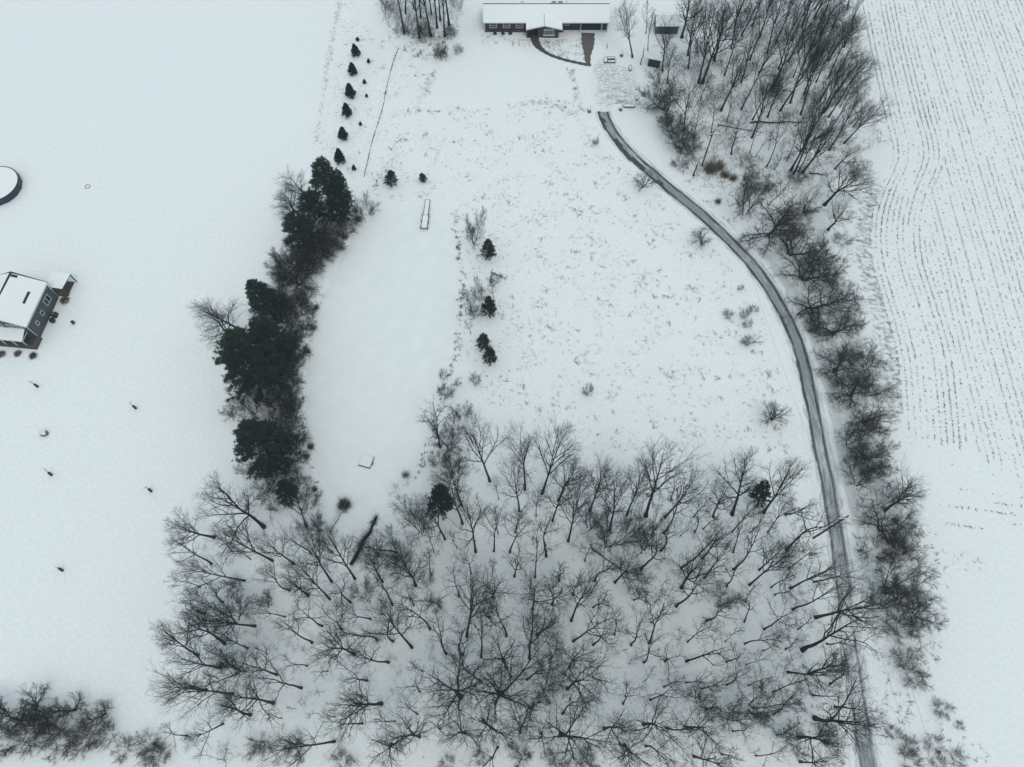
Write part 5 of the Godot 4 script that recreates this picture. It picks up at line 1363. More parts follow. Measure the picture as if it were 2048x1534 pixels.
	["t", 15.85, -10.10, 18.00, 4.81, -0.68, -1.32, "tall crooked bare tree in lower wood, ninth from right in sixth row from bottom", "crooked trees in lower wood"],
	["s", 13.69, -11.36, 12.75, 3.02, -1.06, -1.22, "slender bare tree in lower wood, eighth from right in seventh row from top", "slender trees in lower wood"],
	["o", -6.63, -3.79, 17.00, 10.40, 0.00, 0.00, "fan-crowned bare tree in lower wood, tenth from left in third row from bottom", "fan-crowned trees in lower wood"],
	["o", -1.39, -4.16, 17.00, 10.42, 0.00, 0.00, "fan-crowned bare tree in lower wood, eleventh from left in third row from bottom", "fan-crowned trees in lower wood"],
	["t", -11.90, -4.38, 14.00, 5.41, 0.00, 0.00, "crooked bare tree in lower wood, sixth from left in fourth row from bottom", "crooked trees in lower wood"],
	["t", -9.30, -3.94, 11.00, 3.46, 0.00, 0.00, "crooked bare tree in lower wood, ninth from left in third row from bottom", "crooked trees in lower wood"],
	["s", -11.72, -6.86, 13.00, 1.56, -0.11, -0.17, "slender bare tree in lower wood, ninth from left in fifth row from bottom", "slender trees in lower wood"],
	["t", 1.94, -5.88, 18.00, 2.86, 0.14, -0.37, "tall crooked bare tree in lower wood, eighth from left in fourth row from bottom", "crooked trees in lower wood"],
	["d", 4.44, -4.98, 11.00, 3.01, 0.72, -1.54, "dense twiggy tree in lower wood, ninth from left in fourth row from bottom", "twiggy trees in lower wood"],
	["o", 7.19, -4.75, 23.00, 7.02, 1.42, -0.41, "tall fan-crowned bare tree in lower wood, tenth from left in fourth row from bottom", "fan-crowned trees in lower wood"],
	["t", 6.45, -1.81, 18.00, 4.01, 0.34, -1.11, "tall crooked bare tree in lower wood, tenth from right in third row from bottom", "crooked trees in lower wood"],
	["s", 15.35, -7.78, 8.32, 1.63, -0.27, -0.63, "slender bare tree in lower wood, seventh from right in fifth row from bottom", "slender trees in lower wood"],
	["t", 14.28, -2.98, 14.04, 4.37, -0.17, -0.98, "crooked bare tree in lower wood, eighth from right in third row from bottom", "crooked trees in lower wood"],
	["t", 18.28, -10.34, 18.00, 4.55, 0.12, -1.49, "tall crooked bare tree in lower wood, eighth from right in sixth row from bottom", "crooked trees in lower wood"],
	["t", 17.34, -7.93, 17.44, 3.98, 0.12, -0.15, "tall crooked bare tree in lower wood, sixth from right in fifth row from bottom", "crooked trees in lower wood"],
	["s", 18.76, -12.96, 10.01, 2.47, -0.20, -0.46, "slender bare tree in lower wood, seventh from right in seventh row from top", "slender trees in lower wood"],
	["t", 3.70, 0.41, 15.00, 5.05, 0.00, 0.00, "crooked bare tree in lower wood, eleventh from left in second row from bottom", "crooked trees in lower wood"],
	["o", 6.22, 0.55, 18.00, 9.46, 0.00, 0.00, "tall fan-crowned bare tree in lower wood, tenth from right in second row from bottom", "fan-crowned trees in lower wood"],
	["o", 14.11, 1.74, 17.00, 6.63, 0.00, 0.00, "fan-crowned bare tree in lower wood, ninth from right in bottom row", "fan-crowned trees in lower wood"],
	["o", 16.74, -0.59, 13.12, 7.34, 0.11, 0.51, "fan-crowned bare tree in lower wood, eighth from right in second row from bottom", "fan-crowned trees in lower wood"],
	["t", 16.77, 1.88, 15.00, 6.16, 0.00, 0.00, "crooked bare tree in lower wood, eighth from right in bottom row", "crooked trees in lower wood"],
	["s", 17.31, -5.65, 9.34, 1.60, -0.18, -0.71, "slender bare tree in lower wood, tenth from right in fourth row from bottom", "slender trees in lower wood"],
	["t", -12.07, -1.74, 12.00, 4.00, 0.00, 0.00, "crooked bare tree in lower wood, eighth from left in third row from bottom", "crooked trees in lower wood"],
	["b", -3.99, 3.13, 1.50, 1.85, 0.00, 0.00, "low brown shrub in lower wood, ninth from left in bottom row", "bare shrubs in lower wood"],
	["b", -8.02, 3.82, 2.00, 2.46, 0.00, 0.00, "low brown shrub in lower wood, eighth from left in bottom row", "bare shrubs in lower wood"],
	["d", 1.31, 3.00, 6.00, 3.14, 0.00, 0.00, "short dense twiggy tree in lower wood, eleventh from left in bottom row", "twiggy trees in lower wood"],
	["d", 9.25, 3.41, 6.00, 3.14, 0.00, 0.00, "short dense twiggy tree in lower wood, tenth from right in bottom row", "twiggy trees in lower wood"],
	["d", 5.50, 3.68, 6.00, 3.13, 0.00, 0.00, "short dense twiggy tree in lower wood, eleventh from right in bottom row", "twiggy trees in lower wood"],
	["b", -3.33, -14.91, 2.50, 2.51, 0.00, 0.00, "low brown shrub in lower wood, tenth from left in seventh row from top", "bare shrubs in lower wood"],
	["b", -10.30, -15.07, 2.50, 2.51, 0.00, 0.00, "low brown shrub in lower wood, ninth from left in sixth row from top", "bare shrubs in lower wood"],
	["t", 31.31, -13.04, 11.89, 5.74, -0.85, -2.14, "crooked bare tree in lower wood, fifth from right in seventh row from top", "crooked trees in lower wood"],
	["s", 23.37, -10.49, 13.00, 2.91, 1.11, -1.62, "slender bare tree in lower wood, seventh from right in sixth row from bottom", "slender trees in lower wood"],
	["s", 28.37, -10.57, 9.43, 1.23, -0.28, -1.02, "slender bare tree in lower wood, sixth from right in sixth row from bottom", "slender trees in lower wood"],
	["t", 33.85, -12.08, 15.82, 4.94, -0.09, -1.02, "crooked bare tree in lower wood, fourth from right in seventh row from top", "crooked trees in lower wood"],
	["t", 30.99, -10.26, 11.36, 5.44, 0.20, 0.05, "crooked bare tree in lower wood, fifth from right in sixth row from bottom", "crooked trees in lower wood"],
	["t", 22.94, -8.08, 18.00, 5.24, 0.67, -2.15, "tall crooked bare tree in lower wood, fourth from right in fifth row from bottom", "crooked trees in lower wood"],
	["t", 38.38, -12.08, 9.66, 2.35, 0.02, -0.51, "crooked bare tree in lower wood, second from right in seventh row from top", "crooked trees in lower wood"],
	["t", 38.58, -9.48, 18.00, 9.76, 2.05, -0.49, "tall crooked bare tree in lower wood, second from right in sixth row from bottom", "crooked trees in lower wood"],
	["s", 33.27, -9.40, 7.51, 3.29, 0.14, 0.06, "slender bare tree in lower wood, fourth from right in sixth row from bottom", "slender trees in lower wood"],
	["t", 36.28, -9.55, 7.25, 3.64, -0.02, -0.54, "crooked bare tree in lower wood, third from right in sixth row from bottom", "crooked trees in lower wood"],
	["t", 28.20, -8.01, 11.94, 1.85, 0.32, 0.55, "crooked bare tree in lower wood, third from right in fifth row from bottom", "crooked trees in lower wood"],
	["t", 30.79, -7.70, 8.80, 3.15, 0.11, -0.09, "crooked bare tree in lower wood, second from right in fifth row from bottom", "crooked trees in lower wood"],
	["o", 38.81, -6.63, 12.72, 4.90, 0.24, -0.02, "fan-crowned bare tree in lower wood, second from right in fourth row from bottom", "fan-crowned trees in lower wood"],
	["s", 28.37, -6.18, 6.62, 0.82, -0.11, -0.80, "slender bare tree in lower wood, fifth from right in fourth row from bottom", "slender trees in lower wood"],
	["t", 19.69, -4.98, 13.17, 3.43, 0.05, -0.32, "crooked bare tree in lower wood, ninth from right in fourth row from bottom", "crooked trees in lower wood"],
	["t", 24.61, -4.75, 11.44, 2.24, 0.09, -0.25, "crooked bare tree in lower wood, seventh from right in fourth row from bottom", "crooked trees in lower wood"],
	["t", 22.58, -5.50, 12.09, 1.63, 0.14, 0.00, "crooked bare tree in lower wood, eighth from right in fourth row from bottom", "crooked trees in lower wood"],
	["t", 27.83, -5.20, 13.47, 4.44, 0.00, -0.87, "crooked bare tree in lower wood, sixth from right in fourth row from bottom", "crooked trees in lower wood"],
	["t", 30.66, -5.13, 10.10, 2.88, 0.06, -0.50, "crooked bare tree in lower wood, fourth from right in fourth row from bottom", "crooked trees in lower wood"],
	["t", 33.79, -4.38, 11.19, 3.06, 0.02, -1.04, "crooked bare tree in lower wood, third from right in fourth row from bottom", "crooked trees in lower wood"],
	["t", 38.81, -4.01, 12.44, 2.42, 0.23, -0.02, "crooked bare tree in lower wood, second from right in third row from bottom", "crooked trees in lower wood"],
	["t", 17.77, -3.42, 14.05, 4.37, 0.07, -0.28, "crooked bare tree in lower wood, seventh from right in third row from bottom", "crooked trees in lower wood"],
	["d", 23.99, -2.91, 8.04, 2.52, -0.03, -0.78, "dense twiggy tree in lower wood, sixth from right in third row from bottom", "twiggy trees in lower wood"],
	["t", 24.81, -2.32, 14.79, 3.94, 0.10, -0.72, "crooked bare tree in lower wood, fifth from right in third row from bottom", "crooked trees in lower wood"],
	["d", 30.43, -2.47, 10.62, 5.44, 0.11, -0.46, "dense twiggy tree in lower wood, fourth from right in third row from bottom", "twiggy trees in lower wood"],
	["t", 33.37, -1.81, 12.74, 3.39, 0.05, -1.56, "crooked bare tree in lower wood, third from right in third row from bottom", "crooked trees in lower wood"],
	["d", 27.77, -1.16, 8.17, 2.83, 0.05, -0.77, "dense twiggy tree in lower wood, fifth from right in second row from bottom", "twiggy trees in lower wood"],
	["t", 19.56, -0.16, 17.30, 3.25, 0.13, -0.86, "tall crooked bare tree in lower wood, seventh from right in second row from bottom", "crooked trees in lower wood"],
	["o", 22.10, -0.23, 13.99, 5.83, 0.15, 0.28, "fan-crowned bare tree in lower wood, sixth from right in second row from bottom", "fan-crowned trees in lower wood"],
	["t", 27.91, 0.19, 11.76, 2.57, 0.15, 0.35, "crooked bare tree in lower wood, fourth from right in second row from bottom", "crooked trees in lower wood"],
	["o", 38.63, -1.31, 15.27, 9.04, 0.30, 0.26, "fan-crowned bare tree in lower wood, second from right in second row from bottom", "fan-crowned trees in lower wood"],
	["t", 33.37, 0.62, 7.71, 3.45, 0.12, -0.44, "crooked bare tree in lower wood, third from right in second row from bottom", "crooked trees in lower wood"],
	["o", 36.17, 0.90, 13.32, 6.62, 0.20, 0.73, "fan-crowned bare tree in lower wood, second from right in bottom row", "fan-crowned trees in lower wood"],
	["d", 34.33, 1.04, 5.50, 3.68, 0.08, 0.21, "short dense twiggy tree in lower wood, third from right in bottom row", "twiggy trees in lower wood"],
	["s", 29.77, 2.58, 4.34, 0.99, 0.08, -0.24, "short slender bare tree in lower wood, fifth from right in bottom row", "slender trees in lower wood"],
	["t", 30.42, 2.93, 10.53, 4.32, 0.13, 0.25, "crooked bare tree in lower wood, fourth from right in bottom row", "crooked trees in lower wood"],
	["o", 35.84, 3.62, 11.11, 5.18, 0.15, 0.39, "fan-crowned bare tree in lower wood, rightmost in bottom row", "fan-crowned trees in lower wood"],
	["d", 39.37, 0.62, 1.94, 2.59, -0.27, -0.15, "short dense twiggy tree in lower wood, rightmost in second row from bottom", "twiggy trees in lower wood"],
	["o", 24.34, -122.15, 12.94, 6.49, -2.26, 0.31, "fan-crowned bare tree in upper wood, leftmost in third row from top", "fan-crowned trees in upper wood"],
	["s", 27.63, -124.06, 10.83, 3.82, -1.18, 0.35, "slender bare tree in upper wood, leftmost in second row from top", "slender trees in upper wood"],
	["s", 27.66, -129.10, 8.18, 2.94, -0.68, 0.32, "slender bare tree in upper wood, leftmost in top row", "slender trees in upper wood"],
	["o", 34.91, -127.96, 14.40, 8.63, -1.56, 0.47, "fan-crowned bare tree in upper wood, second from left in second row from top", "fan-crowned trees in upper wood"],
	["o", 35.59, -122.69, 16.10, 7.43, -2.17, 0.38, "fan-crowned bare tree in upper wood, third from left in second row from top", "fan-crowned trees in upper wood"],
	["o", 35.28, -118.91, 15.52, 4.57, -1.65, 0.44, "fan-crowned bare tree in upper wood, third from left in third row from top", "fan-crowned trees in upper wood"],
	["o", 40.75, -121.33, 17.38, 9.54, -0.61, 0.88, "tall fan-crowned bare tree in upper wood, fifth from left in third row from top", "fan-crowned trees in upper wood"],
	["o", 36.89, -114.96, 20.44, 8.07, -0.92, 0.95, "tall fan-crowned bare tree in upper wood, second from left in fourth row from top", "fan-crowned trees in upper wood"],
	["o", 37.61, -114.83, 21.50, 9.17, 0.83, 1.61, "tall fan-crowned bare tree in upper wood, fourth from left in fourth row from top", "fan-crowned trees in upper wood"],
	["o", 30.03, -118.11, 13.82, 5.19, -1.73, 0.35, "fan-crowned bare tree in upper wood, second from left in third row from top", "fan-crowned trees in upper wood"],
	["o", 30.64, -114.70, 10.15, 5.40, -2.25, -0.03, "fan-crowned bare tree in upper wood, leftmost in fourth row from top", "fan-crowned trees in upper wood"],
	["d", 29.69, -107.58, 9.56, 9.05, -2.29, -0.18, "dense twiggy tree in upper wood, leftmost in fourth row from bottom", "twiggy trees in upper wood"],
	["s", 36.71, -110.21, 6.65, 3.01, -0.39, 0.21, "slender bare tree in upper wood, third from left in fourth row from top", "slender trees in upper wood"],
	["o", 32.57, -102.21, 13.95, 6.43, -1.91, 0.12, "fan-crowned bare tree in upper wood, fourth from left in third row from bottom", "fan-crowned trees in upper wood"],
	["d", 30.89, -101.49, 5.46, 6.13, -1.30, -0.18, "short dense twiggy tree in upper wood, second from left in third row from bottom", "twiggy trees in upper wood"],
	["d", 29.68, -103.66, 3.93, 4.46, -0.93, -0.13, "short dense twiggy tree in upper wood, leftmost in third row from bottom", "twiggy trees in upper wood"],
	["d", 31.91, -99.36, 4.77, 4.96, -0.85, -0.05, "short dense twiggy tree in upper wood, third from left in third row from bottom", "twiggy trees in upper wood"],
	["s", 34.06, -99.59, 10.80, 3.52, -0.08, 0.49, "slender bare tree in upper wood, fifth from left in third row from bottom", "slender trees in upper wood"],
	["s", 37.63, -105.73, 3.66, 0.92, -0.05, 0.16, "short slender bare tree in upper wood, third from left in fourth row from bottom", "slender trees in upper wood"],
	["o", 40.37, -107.46, 15.13, 6.89, -0.20, 0.76, "fan-crowned bare tree in upper wood, fourth from left in fourth row from bottom", "fan-crowned trees in upper wood"],
	["t", 41.07, -104.51, 10.70, 4.88, 0.33, 0.68, "crooked bare tree in upper wood, seventh from left in third row from bottom", "crooked trees in upper wood"],
	["o", 45.35, -115.09, 14.01, 5.72, 0.10, 0.87, "fan-crowned bare tree in upper wood, sixth from left in fourth row from top", "fan-crowned trees in upper wood"],
	["t", 49.19, -117.72, 12.30, 5.30, 1.12, 1.23, "crooked bare tree in upper wood, seventh from left in third row from top", "crooked trees in upper wood"],
	["s", 37.59, -101.01, 10.20, 3.55, -1.09, 0.10, "slender bare tree in upper wood, sixth from left in third row from bottom", "slender trees in upper wood"],
	["s", 45.84, -127.40, 5.85, 3.44, -0.56, 0.14, "short slender bare tree in upper wood, sixth from left in second row from top", "slender trees in upper wood"],
	["s", 36.91, -121.74, 3.12, 1.46, -0.16, 0.73, "short slender bare tree in upper wood, fourth from left in third row from top", "slender trees in upper wood"],
	["s", 40.42, -133.70, 6.47, 3.75, -0.48, 0.24, "slender bare tree in upper wood, second from left in top row", "slender trees in upper wood"],
	["o", 45.28, -100.42, 16.11, 5.95, 0.01, 0.89, "fan-crowned bare tree in upper wood, sixth from right in third row from bottom", "fan-crowned trees in upper wood"],
	["o", 51.49, -113.66, 17.74, 7.73, 0.28, 1.26, "tall fan-crowned bare tree in upper wood, seventh from right in fourth row from top", "fan-crowned trees in upper wood"],
	["o", 51.74, -107.33, 21.29, 6.71, 0.55, 1.64, "tall fan-crowned bare tree in upper wood, seventh from left in fourth row from bottom", "fan-crowned trees in upper wood"],
	["o", 59.98, -106.84, 16.57, 7.96, 0.72, 1.48, "fan-crowned bare tree in upper wood, third from right in fourth row from bottom", "fan-crowned trees in upper wood"],
	["o", 58.43, -115.22, 11.94, 4.58, -0.92, 0.29, "fan-crowned bare tree in upper wood, fourth from right in fourth row from top", "fan-crowned trees in upper wood"],
	["o", 60.06, -114.96, 12.60, 4.76, -0.83, 0.38, "fan-crowned bare tree in upper wood, third from right in fourth row from top", "fan-crowned trees in upper wood"],
	["o", 59.82, -109.84, 12.14, 5.07, 0.14, 0.83, "fan-crowned bare tree in upper wood, fourth from right in fourth row from bottom", "fan-crowned trees in upper wood"],
	["o", 60.64, -105.61, 10.83, 5.61, 0.19, 0.76, "fan-crowned bare tree in upper wood, second from right in fourth row from bottom", "fan-crowned trees in upper wood"],
	["t", 57.99, -123.24, 8.53, 6.48, -0.28, 0.41, "crooked bare tree in upper wood, third from right in second row from top", "crooked trees in upper wood"],
	["o", 58.55, -119.98, 11.31, 5.27, -0.74, 0.36, "fan-crowned bare tree in upper wood, fourth from right in third row from top", "fan-crowned trees in upper wood"],
	["o", 47.32, -128.53, 11.87, 6.43, 1.03, 1.15, "fan-crowned bare tree in upper wood, seventh from left in second row from top", "fan-crowned trees in upper wood"],
	["o", 61.59, -125.17, 10.23, 6.41, -0.09, 0.63, "fan-crowned bare tree in upper wood, second from right in second row from top", "fan-crowned trees in upper wood"],
	["o", 63.66, -121.06, 10.51, 6.31, 0.37, 0.90, "fan-crowned bare tree in upper wood, second from right in third row from top", "fan-crowned trees in upper wood"],
	["o", 64.85, -117.58, 9.06, 5.87, 0.65, 0.95, "fan-crowned bare tree in upper wood, rightmost in third row from top", "fan-crowned trees in upper wood"],
	["o", 66.54, -130.81, 8.04, 6.57, -0.21, 0.44, "fan-crowned bare tree in upper wood, second from right in top row", "fan-crowned trees in upper wood"],
	["o", 63.18, -133.70, 7.76, 6.64, -0.93, 0.09, "fan-crowned bare tree in upper wood, fifth from right in top row", "fan-crowned trees in upper wood"],
	["o", 57.29, -133.70, 5.95, 5.60, -0.04, 0.37, "short fan-crowned bare tree in upper wood, seventh from left in top row", "fan-crowned trees in upper wood"],
	["o", 53.73, -136.05, 6.88, 5.62, -0.38, 0.30, "fan-crowned bare tree in upper wood, fifth from left in top row", "fan-crowned trees in upper wood"],
	["o", 67.72, -125.17, 7.03, 5.44, -0.28, 0.32, "fan-crowned bare tree in upper wood, rightmost in second row from top", "fan-crowned trees in upper wood"],
	["o", 70.67, -136.64, 6.25, 5.22, -0.93, -0.03, "fan-crowned bare tree in upper wood, rightmost in top row", "fan-crowned trees in upper wood"],
	["o", 66.63, -114.44, 7.33, 5.24, 0.88, 0.99, "fan-crowned bare tree in upper wood, rightmost in fourth row from top", "fan-crowned trees in upper wood"],
	["o", 62.33, -98.89, 13.57, 5.97, 1.41, 1.76, "fan-crowned bare tree in upper wood, rightmost in second row from bottom", "fan-crowned trees in upper wood"],
	["b", 58.00, -109.84, 3.03, 4.69, -0.02, -0.01, "low brown shrub in upper wood, fifth from right in fourth row from bottom", "bare shrubs in upper wood"],
	["d", 51.10, -112.38, 3.61, 4.81, -0.59, 0.63, "short dense twiggy tree in upper wood, seventh from left in fourth row from top", "twiggy trees in upper wood"],
	["o", 64.99, -103.17, 7.16, 4.67, 0.48, 0.74, "fan-crowned bare tree in upper wood, rightmost in third row from bottom", "fan-crowned trees in upper wood"],
	["t", 53.91, -103.17, 5.46, 4.72, 1.04, 0.80, "short crooked bare tree in upper wood, fourth from right in third row from bottom", "crooked trees in upper wood"],
	["o", 51.28, -92.43, 16.10, 6.75, -0.65, 0.53, "fan-crowned bare tree in upper wood, seventh from left in bottom row", "fan-crowned trees in upper wood"],
	["o", 51.68, -91.59, 19.19, 7.58, -0.36, 0.89, "tall fan-crowned bare tree in upper wood, seventh from right in bottom row", "fan-crowned trees in upper wood"],
	["o", 53.28, -91.83, 15.99, 6.71, 1.85, 2.04, "fan-crowned bare tree in upper wood, fourth from right in bottom row", "fan-crowned trees in upper wood"],
	["t", 52.50, -92.07, 12.01, 5.89, 0.44, 0.90, "crooked bare tree in upper wood, fifth from right in bottom row", "crooked trees in upper wood"],
	["o", 55.86, -84.27, 11.38, 8.09, 1.75, 1.83, "fan-crowned bare tree in upper wood, third from right in bottom row", "fan-crowned trees in upper wood"],
	["o", 59.41, -92.67, 7.54, 4.98, 1.40, 1.14, "fan-crowned bare tree in upper wood, rightmost in bottom row", "fan-crowned trees in upper wood"],
	["o", 55.40, -78.71, 8.34, 6.24, 0.74, 0.95, "fan-crowned bare tree in upper wood, second from right in bottom row", "fan-crowned trees in upper wood"],
	["b", 38.08, -122.81, 4.00, 3.97, -0.62, -0.19, "low brown shrub in upper wood, fourth from left in second row from top", "bare shrubs in upper wood"],
	["t", 33.24, -91.10, 5.99, 7.48, -1.43, -0.17, "short crooked bare tree in upper wood, leftmost in bottom row", "crooked trees in upper wood"],
	["d", 29.75, -107.70, 3.91, 4.92, -0.93, -0.11, "short dense twiggy tree in upper wood, second from left in fourth row from bottom", "twiggy trees in upper wood"],
	["d", 31.42, -97.60, 6.00, 6.23, -1.43, -0.18, "dense twiggy tree in upper wood, leftmost in second row from bottom", "twiggy trees in upper wood"],
	["d", 33.38, -96.20, 3.57, 4.76, -0.81, 0.27, "short dense twiggy tree in upper wood, third from left in second row from bottom", "twiggy trees in upper wood"],
	["t", 40.82, -96.32, 8.90, 7.76, -2.08, -0.50, "crooked bare tree in upper wood, fourth from left in second row from bottom", "crooked trees in upper wood"],
	["s", 44.26, -96.55, 12.01, 2.60, -0.31, 0.47, "slender bare tree in upper wood, sixth from left in second row from bottom", "slender trees in upper wood"],
	["t", 45.17, -95.63, 7.60, 3.19, 0.99, 0.85, "crooked bare tree in upper wood, seventh from left in second row from bottom", "crooked trees in upper wood"],
	["s", 47.99, -97.48, 4.28, 1.80, -0.45, -0.01, "short slender bare tree in upper wood, sixth from right in second row from bottom", "slender trees in upper wood"],
	["t", 46.89, -93.23, 14.36, 5.28, 0.07, 0.78, "crooked bare tree in upper wood, seventh from right in second row from bottom", "crooked trees in upper wood"],
	["s", 50.95, -94.71, 8.92, 3.05, -0.08, 0.41, "slender bare tree in upper wood, fifth from right in second row from bottom", "slender trees in upper wood"],
	["t", 48.16, -92.56, 5.99, 3.86, 0.56, 0.59, "short crooked bare tree in upper wood, sixth from left in bottom row", "crooked trees in upper wood"],
	["d", 41.16, -82.23, 10.77, 6.31, -0.87, 0.05, "dense twiggy tree in upper wood, second from left in bottom row", "twiggy trees in upper wood"],
	["t", 45.89, -84.24, 7.10, 5.05, 1.11, 0.95, "crooked bare tree in upper wood, fifth from left in bottom row", "crooked trees in upper wood"],
	["b", 43.46, -93.46, 2.04, 3.95, -0.39, -0.18, "low brown shrub in upper wood, fifth from left in second row from bottom", "bare shrubs in upper wood"],
	["d", 42.98, -89.00, 3.62, 4.83, -0.69, 0.53, "short dense twiggy tree in upper wood, third from left in bottom row", "twiggy trees in upper wood"],
	["d", 46.36, -87.68, 3.19, 4.25, -0.66, 0.39, "short dense twiggy tree in upper wood, fourth from left in bottom row", "twiggy trees in upper wood"],
	["b", 52.12, -90.54, 2.22, 4.44, -0.29, -0.17, "low brown shrub in upper wood, sixth from right in bottom row", "bare shrubs in upper wood"],
	["b", 30.99, -93.46, 2.09, 3.44, -0.41, -0.14, "low brown shrub in upper wood, second from left in second row from bottom", "bare shrubs in upper wood"],
	["r", 45.49, -78.17, 7.21, 12.01, -1.16, 1.28, "wide-crowned bare tree in hedgerow, leftmost in top row", "wide-crowned trees in hedgerow"],
	["r", 51.62, -82.58, 5.13, 4.86, 0.80, 0.25, "short wide-crowned bare tree in hedgerow, fourth from right in top row", "wide-crowned trees in hedgerow"],
	["r", 47.66, -73.47, 6.92, 9.79, 0.80, 0.20, "wide-crowned bare tree in hedgerow, third from left in top row", "wide-crowned trees in hedgerow"],
	["r", 49.38, -68.21, 6.73, 11.22, -0.16, 0.76, "wide-crowned bare tree in hedgerow, third from right in top row", "wide-crowned trees in hedgerow"],
	["d", 52.78, -72.32, 4.86, 6.48, -0.72, 0.30, "short dense twiggy tree in hedgerow, second from right in top row", "twiggy trees in hedgerow"],
	["r", 49.95, -62.67, 6.40, 10.67, -0.50, 0.88, "wide-crowned bare tree in hedgerow, leftmost in second row from top", "wide-crowned trees in hedgerow"],
	["r", 52.15, -57.90, 5.10, 8.50, -1.07, 0.60, "short wide-crowned bare tree in hedgerow, fourth from left in second row from top", "wide-crowned trees in hedgerow"],
	["d", 55.47, -58.65, 3.89, 3.70, -0.62, -0.70, "short dense twiggy tree in hedgerow, second from right in second row from top", "twiggy trees in hedgerow"],
	["r", 50.91, -50.88, 4.93, 8.22, 0.01, 0.12, "short wide-crowned bare tree in hedgerow, fifth from left in second row from top", "wide-crowned trees in hedgerow"],
	["d", 56.13, -51.60, 5.04, 6.14, -0.74, -0.96, "short dense twiggy tree in hedgerow, rightmost in second row from top", "twiggy trees in hedgerow"],
	["r", 52.59, -46.78, 4.63, 7.71, -0.88, 0.10, "short wide-crowned bare tree in hedgerow, second from left in third row from top", "wide-crowned trees in hedgerow"],
	["d", 55.70, -46.78, 3.79, 5.05, -0.60, -0.68, "short dense twiggy tree in hedgerow, third from right in third row from top", "twiggy trees in hedgerow"],
	["r", 53.70, -42.23, 6.39, 5.79, 0.15, -0.13, "wide-crowned bare tree in hedgerow, fifth from left in third row from top", "wide-crowned trees in hedgerow"],
	["d", 50.61, -38.40, 5.73, 6.57, 0.53, 0.45, "short dense twiggy tree in hedgerow, leftmost in third row from top", "twiggy trees in hedgerow"],
	["d", 52.68, -36.49, 4.22, 5.63, -0.22, -0.37, "short dense twiggy tree in hedgerow, fourth from right in third row from top", "twiggy trees in hedgerow"],
	["d", 50.68, -32.37, 6.82, 6.54, -0.37, -0.89, "dense twiggy tree in hedgerow, leftmost in third row from bottom", "twiggy trees in hedgerow"],
	["d", 53.84, -33.37, 3.87, 3.57, -0.24, -0.57, "short dense twiggy tree in hedgerow, third from left in third row from bottom", "twiggy trees in hedgerow"],
	["r", 52.25, -25.70, 6.09, 7.35, -0.36, -1.04, "wide-crowned bare tree in hedgerow, fourth from left in third row from bottom", "wide-crowned trees in hedgerow"],
	["o", 53.81, -28.47, 8.97, 6.54, 0.01, -0.51, "fan-crowned bare tree in hedgerow, fourth from right in third row from bottom", "fan-crowned trees in hedgerow"],
	["d", 55.45, -26.27, 4.07, 5.42, -0.88, -0.33, "short dense twiggy tree in hedgerow, second from right in third row from bottom", "twiggy trees in hedgerow"],
	["b", 50.65, -22.36, 2.61, 5.23, -0.20, -0.44, "low brown shrub in hedgerow, leftmost in second row from bottom", "bare shrubs in hedgerow"],
	["b", 53.81, -22.36, 2.60, 5.21, -0.28, -0.65, "low brown shrub in hedgerow, fourth from left in second row from bottom", "bare shrubs in hedgerow"],
	["b", 55.83, -22.01, 2.71, 3.46, -0.25, -0.61, "low brown shrub in hedgerow, second from right in second row from bottom", "bare shrubs in hedgerow"],
	["d", 51.22, -17.22, 10.02, 7.46, 0.43, 0.51, "dense twiggy tree in hedgerow, third from left in second row from bottom", "twiggy trees in hedgerow"],
	["d", 52.96, -15.89, 7.43, 7.16, 0.44, 0.88, "dense twiggy tree in hedgerow, fifth from left in second row from bottom", "twiggy trees in hedgerow"],
	["b", 50.23, -15.89, 2.37, 4.74, -0.13, -0.39, "low brown shrub in hedgerow, second from left in second row from bottom", "bare shrubs in hedgerow"],
	["b", 52.03, -12.00, 2.51, 4.96, -0.15, -0.62, "low brown shrub in hedgerow, fourth from right in second row from bottom", "bare shrubs in hedgerow"],
	["d", 54.18, -13.93, 4.90, 6.54, -0.44, 0.81, "short dense twiggy tree in hedgerow, rightmost in second row from bottom", "twiggy trees in hedgerow"],
	["b", 51.96, -7.62, 2.49, 4.67, -0.08, -0.52, "low brown shrub in hedgerow, third from right in second row from bottom", "bare shrubs in hedgerow"],
	["b", 52.25, -6.10, 1.94, 3.87, -0.02, -0.17, "low brown shrub in hedgerow, fourth from left in bottom row", "bare shrubs in hedgerow"],
	["b", 55.01, -2.25, 1.46, 2.93, -0.01, -0.30, "low brown shrub in hedgerow, third from right in bottom row", "bare shrubs in hedgerow"],
	["b", 56.72, -0.35, 0.70, 1.39, -0.00, -0.17, "low brown shrub in hedgerow, rightmost in bottom row", "bare shrubs in hedgerow"],
	["b", 48.17, 0.39, 1.07, 2.14, 0.00, -0.18, "low brown shrub in hedgerow, leftmost in bottom row", "bare shrubs in hedgerow"],
	["b", 49.62, 1.97, 1.37, 2.75, 0.01, -0.20, "low brown shrub in hedgerow, second from left in bottom row", "bare shrubs in hedgerow"],
	["b", 52.94, 1.74, 1.44, 2.88, 0.01, -0.21, "low brown shrub in hedgerow, fifth from left in bottom row", "bare shrubs in hedgerow"],
	["b", 49.50, 3.74, 1.73, 3.47, 0.01, -0.14, "low brown shrub in hedgerow, third from left in bottom row", "bare shrubs in hedgerow"],
	["b", 55.47, 3.52, 1.24, 2.48, 0.01, -0.13, "low brown shrub in hedgerow, second from right in bottom row", "bare shrubs in hedgerow"],
	["b", 52.89, 3.85, 1.24, 2.48, 0.01, -0.13, "low brown shrub in hedgerow, fourth from right in bottom row", "bare shrubs in hedgerow"],
